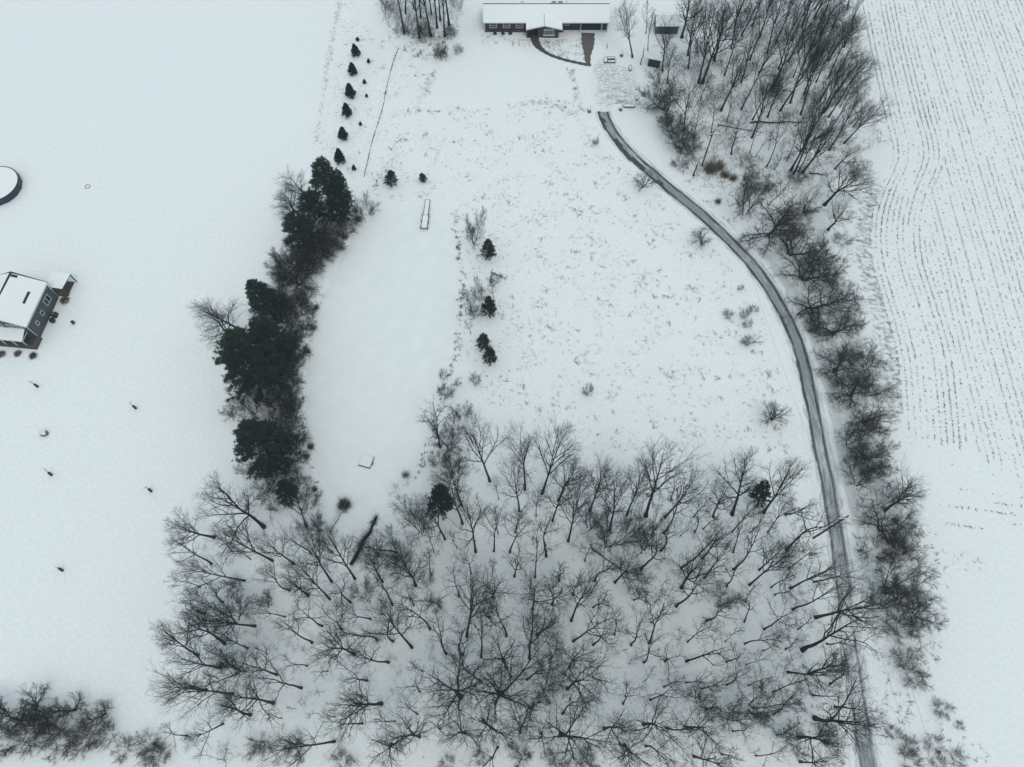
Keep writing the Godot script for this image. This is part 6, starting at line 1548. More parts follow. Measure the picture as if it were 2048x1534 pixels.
	["b", 57.39, -76.01, 1.73, 3.45, -0.28, -0.21, "low brown shrub in hedgerow, rightmost in top row", "bare shrubs in hedgerow"],
	["d", 49.42, -77.63, 4.25, 5.67, -0.71, 0.16, "short dense twiggy tree in hedgerow, fourth from left in top row", "twiggy trees in hedgerow"],
	["d", 48.67, -80.91, 3.95, 5.27, -0.18, 0.51, "short dense twiggy tree in hedgerow, second from left in top row", "twiggy trees in hedgerow"],
	["d", 53.69, -68.21, 4.11, 5.48, -0.65, -0.14, "short dense twiggy tree in hedgerow, third from left in second row from top", "twiggy trees in hedgerow"],
	["d", 55.40, -64.23, 3.72, 4.96, -0.76, 0.01, "short dense twiggy tree in hedgerow, fourth from right in second row from top", "twiggy trees in hedgerow"],
	["d", 49.96, -57.53, 3.30, 4.40, -0.42, -0.38, "short dense twiggy tree in hedgerow, second from left in second row from top", "twiggy trees in hedgerow"],
	["d", 53.08, -52.94, 3.92, 5.16, -0.38, -0.55, "short dense twiggy tree in hedgerow, third from right in second row from top", "twiggy trees in hedgerow"],
	["d", 54.52, -48.51, 3.81, 5.08, -0.49, -0.26, "short dense twiggy tree in hedgerow, third from left in third row from top", "twiggy trees in hedgerow"],
	["d", 52.88, -40.91, 3.74, 4.51, -0.22, -0.46, "short dense twiggy tree in hedgerow, fourth from left in third row from top", "twiggy trees in hedgerow"],
	["d", 55.16, -40.91, 3.65, 4.10, -0.24, -0.50, "short dense twiggy tree in hedgerow, second from right in third row from top", "twiggy trees in hedgerow"],
	["d", 52.99, -34.53, 3.65, 4.80, -0.30, -0.63, "short dense twiggy tree in hedgerow, second from left in third row from bottom", "twiggy trees in hedgerow"],
	["d", 54.88, -29.95, 3.81, 4.70, -0.26, -0.67, "short dense twiggy tree in hedgerow, third from right in third row from bottom", "twiggy trees in hedgerow"],
	["d", 54.85, -23.77, 3.45, 4.60, -0.53, -0.56, "short dense twiggy tree in hedgerow, rightmost in third row from bottom", "twiggy trees in hedgerow"],
	["d", 55.09, -37.28, 3.24, 3.24, -0.12, -0.34, "short dense twiggy tree in hedgerow, rightmost in third row from top", "twiggy trees in hedgerow"],
	["o", -35.47, -85.09, 8.88, 7.38, -1.47, 0.23, "fan-crowned bare tree in pond-side thicket, third from left in top row", "fan-crowned trees in pond-side thicket"],
	["o", -37.59, -81.91, 6.67, 6.98, -1.47, 0.64, "fan-crowned bare tree in pond-side thicket, second from left in top row", "fan-crowned trees in pond-side thicket"],
	["o", -38.42, -81.46, 4.26, 4.73, -0.54, 0.87, "short fan-crowned bare tree in pond-side thicket, leftmost in top row", "fan-crowned trees in pond-side thicket"],
	["o", -44.02, -58.37, 10.03, 8.70, -1.96, 1.40, "fan-crowned bare tree in pond-side thicket, second from left in third row from bottom", "fan-crowned trees in pond-side thicket"],
	["o", -44.69, -56.49, 8.15, 8.03, -1.53, 1.22, "fan-crowned bare tree in pond-side thicket, leftmost in third row from bottom", "fan-crowned trees in pond-side thicket"],
	["r", -36.02, -67.39, 4.96, 8.27, 1.19, 0.08, "short wide-crowned bare tree in pond-side thicket, third from right in third row from top", "wide-crowned trees in pond-side thicket"],
	["d", -35.35, -72.76, 6.31, 6.29, -0.04, -0.24, "dense twiggy tree in pond-side thicket, third from left in second row from top", "twiggy trees in pond-side thicket"],
	["d", -33.77, -74.03, 4.97, 5.61, 0.51, -0.42, "short dense twiggy tree in pond-side thicket, fifth from right in second row from top", "twiggy trees in pond-side thicket"],
	["d", -31.34, -74.03, 3.68, 4.91, 0.71, 0.24, "short dense twiggy tree in pond-side thicket, second from right in second row from top", "twiggy trees in pond-side thicket"],
	["b", -28.51, -80.56, 2.47, 4.58, 0.34, -0.12, "low brown shrub in pond-side thicket, second from right in top row", "bare shrubs in pond-side thicket"],
	["b", -29.31, -77.91, 2.41, 4.19, 0.51, -0.19, "low brown shrub in pond-side thicket, third from right in top row", "bare shrubs in pond-side thicket"],
	["d", -31.94, -73.18, 3.67, 4.89, 0.55, 0.22, "short dense twiggy tree in pond-side thicket, third from right in second row from top", "twiggy trees in pond-side thicket"],
	["d", -33.81, -71.50, 4.89, 5.93, -0.12, -0.13, "short dense twiggy tree in pond-side thicket, fifth from left in second row from top", "twiggy trees in pond-side thicket"],
	["d", -37.38, -67.39, 7.79, 6.83, -0.38, -0.10, "dense twiggy tree in pond-side thicket, fifth from right in third row from top", "twiggy trees in pond-side thicket"],
	["d", -38.39, -62.61, 6.89, 6.74, -0.21, -0.14, "dense twiggy tree in pond-side thicket, second from left in third row from top", "twiggy trees in pond-side thicket"],
	["d", -37.01, -59.89, 6.18, 6.70, 0.15, -0.32, "dense twiggy tree in pond-side thicket, fifth from left in third row from top", "twiggy trees in pond-side thicket"],
	["d", -34.91, -61.44, 4.31, 5.75, 0.84, 0.02, "short dense twiggy tree in pond-side thicket, second from right in third row from top", "twiggy trees in pond-side thicket"],
	["d", -33.85, -58.37, 3.20, 4.27, 0.48, -0.35, "short dense twiggy tree in pond-side thicket, rightmost in third row from bottom", "twiggy trees in pond-side thicket"],
	["d", -35.18, -56.11, 4.47, 5.96, 0.56, -0.37, "short dense twiggy tree in pond-side thicket, fourth from right in third row from bottom", "twiggy trees in pond-side thicket"],
	["o", -38.40, -64.97, 4.00, 4.45, 0.88, -0.39, "short fan-crowned bare tree in pond-side thicket, fourth from left in third row from top", "fan-crowned trees in pond-side thicket"],
	["d", -36.10, -51.07, 6.95, 5.78, 1.29, -1.06, "dense twiggy tree in pond-side thicket, fifth from left in third row from bottom", "twiggy trees in pond-side thicket"],
	["o", -38.07, -47.19, 7.55, 7.47, 1.00, -1.03, "fan-crowned bare tree in pond-side thicket, fourth from left in second row from bottom", "fan-crowned trees in pond-side thicket"],
	["d", -34.30, -50.72, 3.37, 4.49, 0.71, -0.38, "short dense twiggy tree in pond-side thicket, third from right in third row from bottom", "twiggy trees in pond-side thicket"],
	["d", -36.10, -44.44, 5.40, 6.66, 0.88, -0.86, "short dense twiggy tree in pond-side thicket, fifth from left in second row from bottom", "twiggy trees in pond-side thicket"],
	["d", -35.17, -40.10, 6.97, 7.80, 1.22, -1.14, "dense twiggy tree in pond-side thicket, fifth from right in second row from bottom", "twiggy trees in pond-side thicket"],
	["d", -33.34, -42.42, 4.07, 4.33, 0.74, -0.64, "short dense twiggy tree in pond-side thicket, second from right in second row from bottom", "twiggy trees in pond-side thicket"],
	["d", -32.89, -39.12, 4.10, 5.25, 0.73, -0.66, "short dense twiggy tree in pond-side thicket, third from right in bottom row", "twiggy trees in pond-side thicket"],
	["d", -32.46, -35.90, 4.98, 5.16, 0.84, -0.84, "short dense twiggy tree in pond-side thicket, second from right in bottom row", "twiggy trees in pond-side thicket"],
	["d", -31.37, -32.15, 4.26, 4.14, 0.63, -0.71, "short dense twiggy tree in pond-side thicket, rightmost in bottom row", "twiggy trees in pond-side thicket"],
	["d", -34.75, -33.08, 7.15, 5.66, 0.62, -0.84, "dense twiggy tree in pond-side thicket, fourth from left in bottom row", "twiggy trees in pond-side thicket"],
	["d", -36.97, -34.01, 5.96, 4.76, 0.14, -0.34, "short dense twiggy tree in pond-side thicket, leftmost in bottom row", "twiggy trees in pond-side thicket"],
	["d", -42.71, -43.09, 3.39, 3.34, -0.28, 0.15, "short dense twiggy tree in pond-side thicket, leftmost in second row from bottom", "twiggy trees in pond-side thicket"],
	["b", -34.75, -48.24, 2.49, 4.06, 0.60, -0.42, "low brown shrub in pond-side thicket, third from right in second row from bottom", "bare shrubs in pond-side thicket"],
	["d", -32.63, -76.18, 4.54, 6.06, 0.42, 0.12, "short dense twiggy tree in pond-side thicket, fourth from right in second row from top", "twiggy trees in pond-side thicket"],
	["d", -30.92, -76.61, 4.28, 5.71, 0.83, 0.34, "short dense twiggy tree in pond-side thicket, rightmost in second row from top", "twiggy trees in pond-side thicket"],
	["d", -34.58, -69.43, 4.58, 5.90, 0.47, -0.40, "short dense twiggy tree in pond-side thicket, fourth from left in second row from top", "twiggy trees in pond-side thicket"],
	["d", -36.46, -70.67, 5.30, 6.27, 0.08, -0.25, "short dense twiggy tree in pond-side thicket, leftmost in second row from top", "twiggy trees in pond-side thicket"],
	["d", -38.06, -60.28, 4.60, 5.69, 0.05, -0.20, "short dense twiggy tree in pond-side thicket, third from left in third row from top", "twiggy trees in pond-side thicket"],
	["d", -36.39, -62.61, 4.84, 6.10, 0.33, -0.37, "short dense twiggy tree in pond-side thicket, fourth from right in third row from top", "twiggy trees in pond-side thicket"],
	["d", -34.16, -63.39, 3.28, 4.37, 0.77, 0.14, "short dense twiggy tree in pond-side thicket, rightmost in third row from top", "twiggy trees in pond-side thicket"],
	["d", -36.24, -54.34, 5.01, 5.91, 0.94, -0.76, "short dense twiggy tree in pond-side thicket, fifth from right in third row from bottom", "twiggy trees in pond-side thicket"],
	["d", -34.15, -53.24, 3.40, 4.54, 0.72, -0.32, "short dense twiggy tree in pond-side thicket, second from right in third row from bottom", "twiggy trees in pond-side thicket"],
	["d", -37.44, -49.29, 4.34, 5.46, 0.61, -0.60, "short dense twiggy tree in pond-side thicket, third from left in third row from bottom", "twiggy trees in pond-side thicket"],
	["d", -35.05, -45.81, 4.30, 5.73, 0.79, -0.66, "short dense twiggy tree in pond-side thicket, fourth from right in second row from bottom", "twiggy trees in pond-side thicket"],
	["d", -33.39, -45.12, 3.05, 4.06, 0.56, -0.47, "short dense twiggy tree in pond-side thicket, rightmost in second row from bottom", "twiggy trees in pond-side thicket"],
	["d", -34.49, -37.50, 5.13, 5.51, 0.80, -0.85, "short dense twiggy tree in pond-side thicket, fifth from left in bottom row", "twiggy trees in pond-side thicket"],
	["d", -33.40, -34.01, 4.77, 5.12, 0.68, -0.78, "short dense twiggy tree in pond-side thicket, fifth from right in bottom row", "twiggy trees in pond-side thicket"],
	["d", -35.32, -30.93, 4.10, 4.43, 0.33, -0.50, "short dense twiggy tree in pond-side thicket, second from left in bottom row", "twiggy trees in pond-side thicket"],
	["d", -40.75, -48.24, 4.47, 5.44, 0.47, -0.55, "short dense twiggy tree in pond-side thicket, second from left in second row from bottom", "twiggy trees in pond-side thicket"],
	["b", -26.02, -82.58, 3.88, 4.93, 0.56, -0.17, "low brown shrub in pond-side thicket, rightmost in top row", "bare shrubs in pond-side thicket"],
	["p", -31.59, -81.01, 14.56, 6.36, 1.17, -0.44, "dark pine in pond-side thicket, fifth from left in top row", "pines in pond-side thicket"],
	["p", -29.58, -80.56, 12.59, 4.38, 1.17, -0.41, "dark pine in pond-side thicket, fourth from right in top row", "pines in pond-side thicket"],
	["p", -34.62, -81.01, 6.97, 4.49, -0.29, 0.12, "dark pine in pond-side thicket, fourth from left in top row", "pines in pond-side thicket"],
	["q", -35.62, -74.89, 9.11, 5.36, -0.06, 0.03, "bushy evergreen in pond-side thicket, second from left in second row from top", "bushy evergreens in pond-side thicket"],
	["d", -32.78, -77.48, 5.52, 4.91, 0.26, -0.33, "short dense twiggy tree on east bank, second from left in top row", "twiggy trees on east bank"],
	["d", -37.61, -69.02, 6.83, 5.45, -1.26, 0.43, "dense twiggy tree on east bank, leftmost in top row", "twiggy trees on east bank"],
	["p", -39.22, -61.44, 10.17, 4.74, -0.55, 0.36, "dark pine in pond-side thicket, leftmost in third row from top", "pines in pond-side thicket"],
	["p", -38.54, -48.24, 15.88, 9.33, 0.37, -0.29, "dark pine in pond-side thicket, third from left in second row from bottom", "pines in pond-side thicket"],
	["p", -36.78, -53.61, 11.85, 6.08, -0.57, 0.40, "dark pine in pond-side thicket, fourth from left in third row from bottom", "pines in pond-side thicket"],
	["d", -39.41, -43.76, 9.04, 4.88, -0.24, -0.11, "dense twiggy tree on the open meadow, leftmost in bottom row", "twiggy trees on the open meadow"],
	["p", -35.51, -36.22, 13.25, 7.01, -0.00, 0.00, "dark pine in pond-side thicket, third from left in bottom row", "pines in pond-side thicket"],
	["q", -31.92, -29.72, 7.61, 2.81, 0.54, -0.56, "bushy evergreen in pond-side thicket, fourth from right in bottom row", "bushy evergreens in pond-side thicket"],
	["q", -10.19, -28.10, 11.47, 1.52, 0.77, -0.26, "bushy evergreen in lower wood, fifth from left in top row", "bushy evergreens in lower wood"],
	["p", 35.53, -29.21, 7.54, 2.61, -1.06, -1.20, "dark pine in lower wood, second from right in top row", "pines in lower wood"],
	["q", -4.11, -72.72, 5.33, 2.26, 0.16, -0.01, "short bushy evergreen on east bank, rightmost in top row", "bushy evergreens on east bank"],
	["q", -3.75, -61.20, 5.79, 2.25, 0.11, -0.01, "short bushy evergreen on east bank, second from left in second row from top", "bushy evergreens on east bank"],
	["q", -4.66, -55.04, 4.67, 1.94, 0.23, -0.02, "short bushy evergreen on east bank, second from right in bottom row", "bushy evergreens on east bank"],
	["q", -3.53, -52.48, 4.81, 1.92, 0.14, -0.01, "short bushy evergreen on east bank, rightmost in bottom row", "bushy evergreens on east bank"],
	["c", -31.69, -126.99, 0.90, 0.67, 0.17, -0.04, "young cone-shaped spruce in the north-west row, first from top of its kind there", "young spruces in the north-west row"],
	["c", -31.51, -122.63, 2.80, 1.55, -0.03, 0.01, "young cone-shaped spruce in the north-west row, second from top of its kind there", "young spruces in the north-west row"],
	["c", -31.69, -117.26, 2.77, 1.62, 0.21, -0.06, "young cone-shaped spruce in the north-west row, fourth from top of its kind there", "young spruces in the north-west row"],
	["c", -31.42, -110.95, 3.36, 1.76, 0.12, -0.03, "young cone-shaped spruce in the north-west row, sixth from bottom of its kind there", "young spruces in the north-west row"],
	["c", -31.60, -105.95, 3.16, 1.65, 0.17, -0.05, "young cone-shaped spruce in the north-west row, fifth from bottom of its kind there", "young spruces in the north-west row"],
	["c", -31.77, -100.07, 2.99, 1.62, 0.26, -0.08, "young cone-shaped spruce in the north-west row, third from bottom of its kind there", "young spruces in the north-west row"],
	["c", -31.70, -94.12, 3.68, 1.67, 0.26, -0.09, "young cone-shaped spruce in the north-west row, second from bottom of its kind there", "young spruces in the north-west row"],
	["c", -28.82, -120.46, 1.14, 0.59, 0.11, -0.03, "young cone-shaped spruce in the north-west row, third from top of its kind there", "young spruces in the north-west row"],
	["c", -29.12, -114.68, 1.08, 0.65, 0.08, -0.02, "young cone-shaped spruce in the north-west row, fifth from top of its kind there", "young spruces in the north-west row"],
	["c", -28.39, -110.98, 0.80, 0.50, 0.10, -0.03, "young cone-shaped spruce in the north-west row, sixth from top of its kind there", "young spruces in the north-west row"],
	["c", -28.89, -103.54, 0.96, 0.54, 0.11, -0.03, "young cone-shaped spruce in the north-west row, fourth from bottom of its kind there", "young spruces in the north-west row"],
	["c", -29.03, -92.37, 1.36, 0.69, 0.16, -0.05, "young cone-shaped spruce in the north-west row, first from bottom of its kind there", "young spruces in the north-west row"],
	["q", -22.00, -89.17, 3.33, 2.21, 0.50, -0.12, "short bushy evergreen on the open meadow, leftmost in top row", "bushy evergreens on the open meadow"],
	["q", -16.17, -89.86, 1.99, 1.31, -0.09, 0.02, "short bushy evergreen on the open meadow, second from left in top row", "bushy evergreens on the open meadow"],
	["d", -6.61, -76.07, 7.43, 3.57, 0.45, -0.29, "dense twiggy tree on east bank, second from right in top row", "twiggy trees on east bank"],
	["d", -3.33, -66.96, 3.91, 2.77, 0.19, -0.12, "short dense twiggy tree on east bank, second from right in second row from top", "twiggy trees on east bank"],
	["t", -3.01, -64.39, 4.65, 2.84, -0.18, -0.12, "short crooked bare tree on east bank, rightmost in second row from top", "crooked trees on east bank"],
	["d", -5.31, -64.16, 5.33, 1.78, -0.39, -0.12, "short dense twiggy tree on east bank, leftmost in second row from top", "twiggy trees on east bank"],
	["d", -6.11, -60.80, 6.30, 1.95, 0.16, -0.19, "dense twiggy tree on east bank, third from left in bottom row", "twiggy trees on east bank"],
	["s", -6.71, -57.82, 3.98, 1.46, -0.16, -0.08, "short slender bare tree on east bank, second from left in bottom row", "slender trees on east bank"],
	["r", 23.65, -88.29, 5.48, 4.56, 0.07, -0.21, "short wide-crowned bare tree on the open meadow, rightmost in top row", "wide-crowned trees on the open meadow"],
	["r", 32.87, -75.69, 4.30, 4.00, -0.72, -0.47, "short wide-crowned bare tree on the open meadow, leftmost in second row from top", "wide-crowned trees on the open meadow"],
	["r", 39.77, -42.56, 4.69, 4.69, -0.76, -0.83, "short wide-crowned bare tree on the open meadow, rightmost in bottom row", "wide-crowned trees on the open meadow"],
	["b", 38.20, -55.86, 2.00, 2.56, -0.43, -0.29, "low brown shrub on the open meadow, second from right in bottom row", "bare shrubs on the open meadow"],
	["b", 38.22, -61.03, 1.58, 1.96, -0.37, -0.23, "low brown shrub on the open meadow, third from right in second row from top", "bare shrubs on the open meadow"],
	["b", 38.53, -59.22, 1.46, 1.78, -0.34, -0.22, "low brown shrub on the open meadow, second from right in second row from top", "bare shrubs on the open meadow"],
	["b", 39.97, -62.28, 1.21, 1.81, -0.28, -0.18, "low brown shrub on the open meadow, rightmost in second row from top", "bare shrubs on the open meadow"],
	["b", 35.59, -61.03, 1.62, 1.96, -0.35, -0.20, "low brown shrub on the open meadow, second from left in second row from top", "bare shrubs on the open meadow"],
	["b", 38.32, -66.41, 0.87, 1.17, -0.16, -0.09, "low brown shrub on the open meadow, third from left in second row from top", "bare shrubs on the open meadow"],
	["b", 11.84, -47.13, 2.29, 2.00, -0.23, -0.06, "low brown shrub on the open meadow, third from right in bottom row", "bare shrubs on the open meadow"],
	["b", -14.57, -122.51, 3.51, 2.79, 0.53, -0.06, "low brown shrub on the open meadow, third from left in top row", "bare shrubs on the open meadow"],
	["b", -10.86, -123.53, 1.68, 2.42, 0.12, -0.01, "low brown shrub on the open meadow, third from right in top row", "bare shrubs on the open meadow"],
	["b", -10.88, -50.09, 1.87, 1.25, 0.32, -0.07, "low brown shrub on east bank, leftmost in bottom row", "bare shrubs on east bank"],
	["b", -10.42, -46.78, 3.24, 1.53, 0.43, -0.09, "low brown shrub on the open meadow, second from left in bottom row", "bare shrubs on the open meadow"],
	["b", -8.54, -48.51, 1.63, 1.09, 0.19, -0.03, "low brown shrub on the open meadow, third from left in bottom row", "bare shrubs on the open meadow"],
	["b", -5.65, -48.95, 2.47, 1.24, 0.19, -0.02, "low brown shrub on the open meadow, fourth from left in bottom row", "bare shrubs on the open meadow"],
	["b", 15.77, -98.80, 1.89, 1.49, -0.21, -0.03, "low brown shrub on the open meadow, second from right in top row", "bare shrubs on the open meadow"],
	["g", 36.39, -92.43, 2.48, 3.27, -0.16, -0.06, "tussock of tall tan grass beside the upper wood, second from top of its kind there", "tan grass tussocks beside the upper wood"],
	["g", 38.12, -93.03, 2.02, 2.74, -0.33, -0.13, "tussock of tall tan grass beside the upper wood, first from top of its kind there", "tan grass tussocks beside the upper wood"],
	["g", 38.96, -91.00, 1.68, 2.00, -0.26, -0.11, "tussock of tall tan grass beside the upper wood, third from top of its kind there", "tan grass tussocks beside the upper wood"],
	["g", 40.42, -90.29, 1.64, 1.63, -0.35, -0.15, "tussock of tall tan grass beside the upper wood, second from bottom of its kind there", "tan grass tussocks beside the upper wood"],
	["g", 36.89, -84.84, 1.10, 1.43, -0.19, -0.08, "tussock of tall tan grass beside the upper wood, first from bottom of its kind there", "tan grass tussocks beside the upper wood"],
	["g", -15.79, -33.75, 1.75, 1.17, 0.37, -0.17, "tussock of tall tan grass growing beside the pond, second from bottom of its kind there", "tan grass tussocks growing beside the pond"],
	["g", -28.86, -31.46, 1.34, 0.73, 0.28, -0.25, "tussock of tall tan grass growing beside the pond, first from bottom of its kind there", "tan grass tussocks growing beside the pond"],
	["g", -30.36, -38.24, 1.54, 1.19, 0.34, -0.27, "tussock of tall tan grass growing beside the pond, fourth from bottom of its kind there", "tan grass tussocks growing beside the pond"],
	["g", -30.74, -36.49, 1.20, 1.34, 0.26, -0.21, "tussock of tall tan grass growing beside the pond, third from bottom of its kind there", "tan grass tussocks growing beside the pond"],
	["g", -33.04, -54.57, 1.25, 1.44, 0.30, -0.18, "tussock of tall tan grass growing beside the pond, fifth from top of its kind there", "tan grass tussocks growing beside the pond"],
	["g", -32.54, -58.93, 1.24, 1.62, 0.31, -0.17, "tussock of tall tan grass growing beside the pond, fourth from top of its kind there", "tan grass tussocks growing beside the pond"],
	["g", -32.43, -62.76, 1.29, 1.15, 0.30, -0.15, "tussock of tall tan grass growing beside the pond, third from top of its kind there", "tan grass tussocks growing beside the pond"],
	["g", -29.11, -77.09, 1.14, 1.56, 0.23, -0.09, "tussock of tall tan grass growing beside the pond, second from top of its kind there", "tan grass tussocks growing beside the pond"],
	["g", -27.30, -80.91, 1.23, 1.76, 0.32, -0.11, "tussock of tall tan grass growing beside the pond, first from top of its kind there", "tan grass tussocks growing beside the pond"],
	["t", -22.19, -129.02, 17.00, 8.56, 0.00, 0.00, "crooked bare tree in house-side grove, leftmost in second row from top", "crooked trees in house-side grove"],
	["o", -19.01, -127.88, 20.00, 7.53, 0.00, 0.00, "tall fan-crowned bare tree in house-side grove, leftmost in bottom row", "fan-crowned trees in house-side grove"],
	["o", -16.69, -128.26, 20.00, 8.08, 0.00, 0.00, "tall fan-crowned bare tree in house-side grove, third from left in second row from top", "fan-crowned trees in house-side grove"],
	["o", -15.51, -130.75, 19.00, 6.00, 0.00, 0.00, "tall fan-crowned bare tree in house-side grove, second from right in second row from top", "fan-crowned trees in house-side grove"],
	["o", -14.96, -133.07, 19.00, 5.49, 0.00, 0.00, "tall fan-crowned bare tree in house-side grove, rightmost in top row", "fan-crowned trees in house-side grove"],
	["o", -13.84, -128.26, 19.00, 7.57, 0.00, 0.00, "tall fan-crowned bare tree in house-side grove, second from right in bottom row", "fan-crowned trees in house-side grove"],
	["o", -13.05, -131.52, 20.00, 8.98, 0.00, 0.00, "tall fan-crowned bare tree in house-side grove, rightmost in second row from top", "fan-crowned trees in house-side grove"],
	["o", -19.08, -133.85, 18.00, 6.08, 0.00, 0.00, "tall fan-crowned bare tree in house-side grove, second from left in top row", "fan-crowned trees in house-side grove"],
	["o", -16.90, -135.04, 18.00, 5.55, 0.00, 0.00, "tall fan-crowned bare tree in house-side grove, second from right in top row", "fan-crowned trees in house-side grove"],
	["t", -22.34, -135.23, 16.00, 7.42, 0.00, 0.00, "crooked bare tree in house-side grove, leftmost in top row", "crooked trees in house-side grove"],
	["d", -17.86, -128.26, 3.43, 4.23, 0.37, -0.05, "short dense twiggy tree in house-side grove, second from left in bottom row", "twiggy trees in house-side grove"],
	["b", -12.80, -128.26, 2.31, 3.60, 0.31, -0.03, "low brown shrub in house-side grove, rightmost in bottom row", "bare shrubs in house-side grove"],
	["b", -20.92, -129.40, 2.02, 3.88, 0.13, -0.02, "low brown shrub in house-side grove, second from left in second row from top", "bare shrubs in house-side grove"],
	["b", -14.34, -121.94, 3.21, 2.52, 0.16, -0.02, "low brown shrub in house-side grove, third from left in bottom row", "bare shrubs in house-side grove"],
	["r", -62.66, -1.09, 5.00, 6.23, 0.00, 0.00, "short wide-crowned bare tree in south-west thicket, second from left in top row", "wide-crowned trees in south-west thicket"],
	["r", -60.85, -2.54, 5.00, 5.58, 0.00, 0.00, "short wide-crowned bare tree in south-west thicket, third from left in top row", "wide-crowned trees in south-west thicket"],
	["b", -57.72, -0.52, 3.00, 5.61, 0.00, 0.00, "low brown shrub in south-west thicket, third from left in second row from top", "bare shrubs in south-west thicket"],
	["r", -55.97, -2.25, 5.00, 5.57, 0.00, 0.00, "short wide-crowned bare tree in south-west thicket, second from right in top row", "wide-crowned trees in south-west thicket"],
	["b", -52.96, -0.52, 3.00, 4.99, 0.00, 0.00, "low brown shrub in south-west thicket, second from right in second row from top", "bare shrubs in south-west thicket"],
	["b", -60.88, 0.62, 3.00, 5.58, 0.00, 0.00, "low brown shrub in south-west thicket, leftmost in second row from top", "bare shrubs in south-west thicket"],
	["b", -56.61, 1.18, 3.00, 5.57, 0.00, 0.00, "low brown shrub in south-west thicket, second from left in bottom row", "bare shrubs in south-west thicket"],
	["r", -52.01, -1.79, 4.00, 4.19, 0.00, 0.00, "short wide-crowned bare tree in south-west thicket, rightmost in top row", "wide-crowned trees in south-west thicket"],
	["b", -53.49, 1.07, 3.00, 4.95, 0.00, 0.00, "low brown shrub in south-west thicket, third from left in bottom row", "bare shrubs in south-west thicket"],
	["b", -63.26, 1.46, 3.00, 4.94, 0.00, 0.00, "low brown shrub in south-west thicket, leftmost in bottom row", "bare shrubs in south-west thicket"],
	["r", -64.93, -2.25, 5.00, 5.57, 0.00, 0.00, "short wide-crowned bare tree in south-west thicket, leftmost in top row", "wide-crowned trees in south-west thicket"],
	["b", -50.77, 0.62, 2.50, 3.11, 0.00, 0.00, "low brown shrub in south-west thicket, rightmost in second row from top", "bare shrubs in south-west thicket"],
	["b", -48.47, 2.30, 2.00, 3.09, 0.00, 0.00, "low brown shrub in south-west thicket, third from right in bottom row", "bare shrubs in south-west thicket"],
	["b", -45.47, 1.74, 2.50, 3.71, 0.00, 0.00, "low brown shrub in south-west thicket, second from right in bottom row", "bare shrubs in south-west thicket"],
	["b", -43.68, 2.75, 2.00, 3.09, 0.00, 0.00, "low brown shrub in south-west thicket, rightmost in bottom row", "bare shrubs in south-west thicket"],
	["r", -59.16, -1.09, 5.00, 5.54, 0.00, 0.00, "short wide-crowned bare tree in south-west thicket, second from left in second row from top", "wide-crowned trees in south-west thicket"],
	["w", -74.15, -48.16, 2.30, 1.00, 0.02, -0.04, "guarded young tree on the western lawn, first from top of its kind there", "guarded young trees on the western lawn"],
	["w", -57.97, -44.49, 2.30, 1.00, 0.01, -0.01, "guarded young tree on the western lawn, second from top of its kind there", "guarded young trees on the western lawn"],
	["w", -67.94, -33.75, 2.30, 1.00, 0.11, -0.21, "guarded young tree on the western lawn, third from top of its kind there", "guarded young trees on the western lawn"],
	["w", -52.62, -31.23, 2.30, 1.00, 0.09, -0.15, "guarded young tree on the western lawn, second from bottom of its kind there", "guarded young trees on the western lawn"],
	["w", -62.46, -19.86, 2.30, 1.00, 0.08, -0.25, "guarded young tree on the western lawn, first from bottom of its kind there", "guarded young trees on the western lawn"],
	["t", -41.57, -14.08, 13.26, 6.31, 0.80, 0.31, "crooked bare tree in lower wood, leftmost in seventh row from top", "crooked trees in lower wood"],
	["o", 2.77, -2.95, 16.08, 5.52, -0.44, 1.36, "fan-crowned bare tree in lower wood, eleventh from right in third row from bottom", "fan-crowned trees in lower wood"],
	["o", -3.64, -1.04, 17.39, 6.58, 1.25, 0.50, "tall fan-crowned bare tree in lower wood, ninth from left in second row from bottom", "fan-crowned trees in lower wood"],
	["t", -9.13, -0.09, 12.87, 6.03, -0.06, 0.34, "crooked bare tree in lower wood, seventh from left in second row from bottom", "crooked trees in lower wood"],
	["s", 16.66, -15.91, 8.53, 2.82, 0.04, 0.31, "slender bare tree in lower wood, sixth from right in sixth row from top", "slender trees in lower wood"],
	["t", -7.30, -16.30, 10.94, 4.79, 0.85, -1.04, "crooked bare tree in lower wood, eleventh from left in sixth row from top", "crooked trees in lower wood"],
	["o", 5.43, -15.30, 13.38, 5.83, 0.23, 0.10, "fan-crowned bare tree in lower wood, ninth from right in sixth row from top", "fan-crowned trees in lower wood"],
	["o", 41.08, -13.62, 20.42, 6.02, 0.14, 0.72, "tall fan-crowned bare tree in lower wood, rightmost in seventh row from top", "fan-crowned trees in lower wood"],
	["t", -28.25, -22.20, 13.74, 5.58, 1.50, 0.02, "crooked bare tree in lower wood, third from left in third row from top", "crooked trees in lower wood"],
	["o", -41.45, -8.84, 17.32, 5.01, 1.12, -2.15, "tall fan-crowned bare tree in lower wood, leftmost in fifth row from bottom", "fan-crowned trees in lower wood"],
	["t", -19.15, -20.88, 10.97, 5.47, 0.10, -0.17, "crooked bare tree in lower wood, sixth from left in fourth row from top", "crooked trees in lower wood"],
	["s", 9.34, -2.98, 8.60, 3.10, -0.09, -0.54, "slender bare tree in lower wood, ninth from right in third row from bottom", "slender trees in lower wood"],
	["t", -1.77, 1.98, 13.28, 6.12, -0.05, 0.85, "crooked bare tree in lower wood, tenth from left in bottom row", "crooked trees in lower wood"],
	["t", 41.45, -2.61, 12.44, 5.79, 0.33, -0.22, "crooked bare tree in lower wood, rightmost in third row from bottom", "crooked trees in lower wood"],
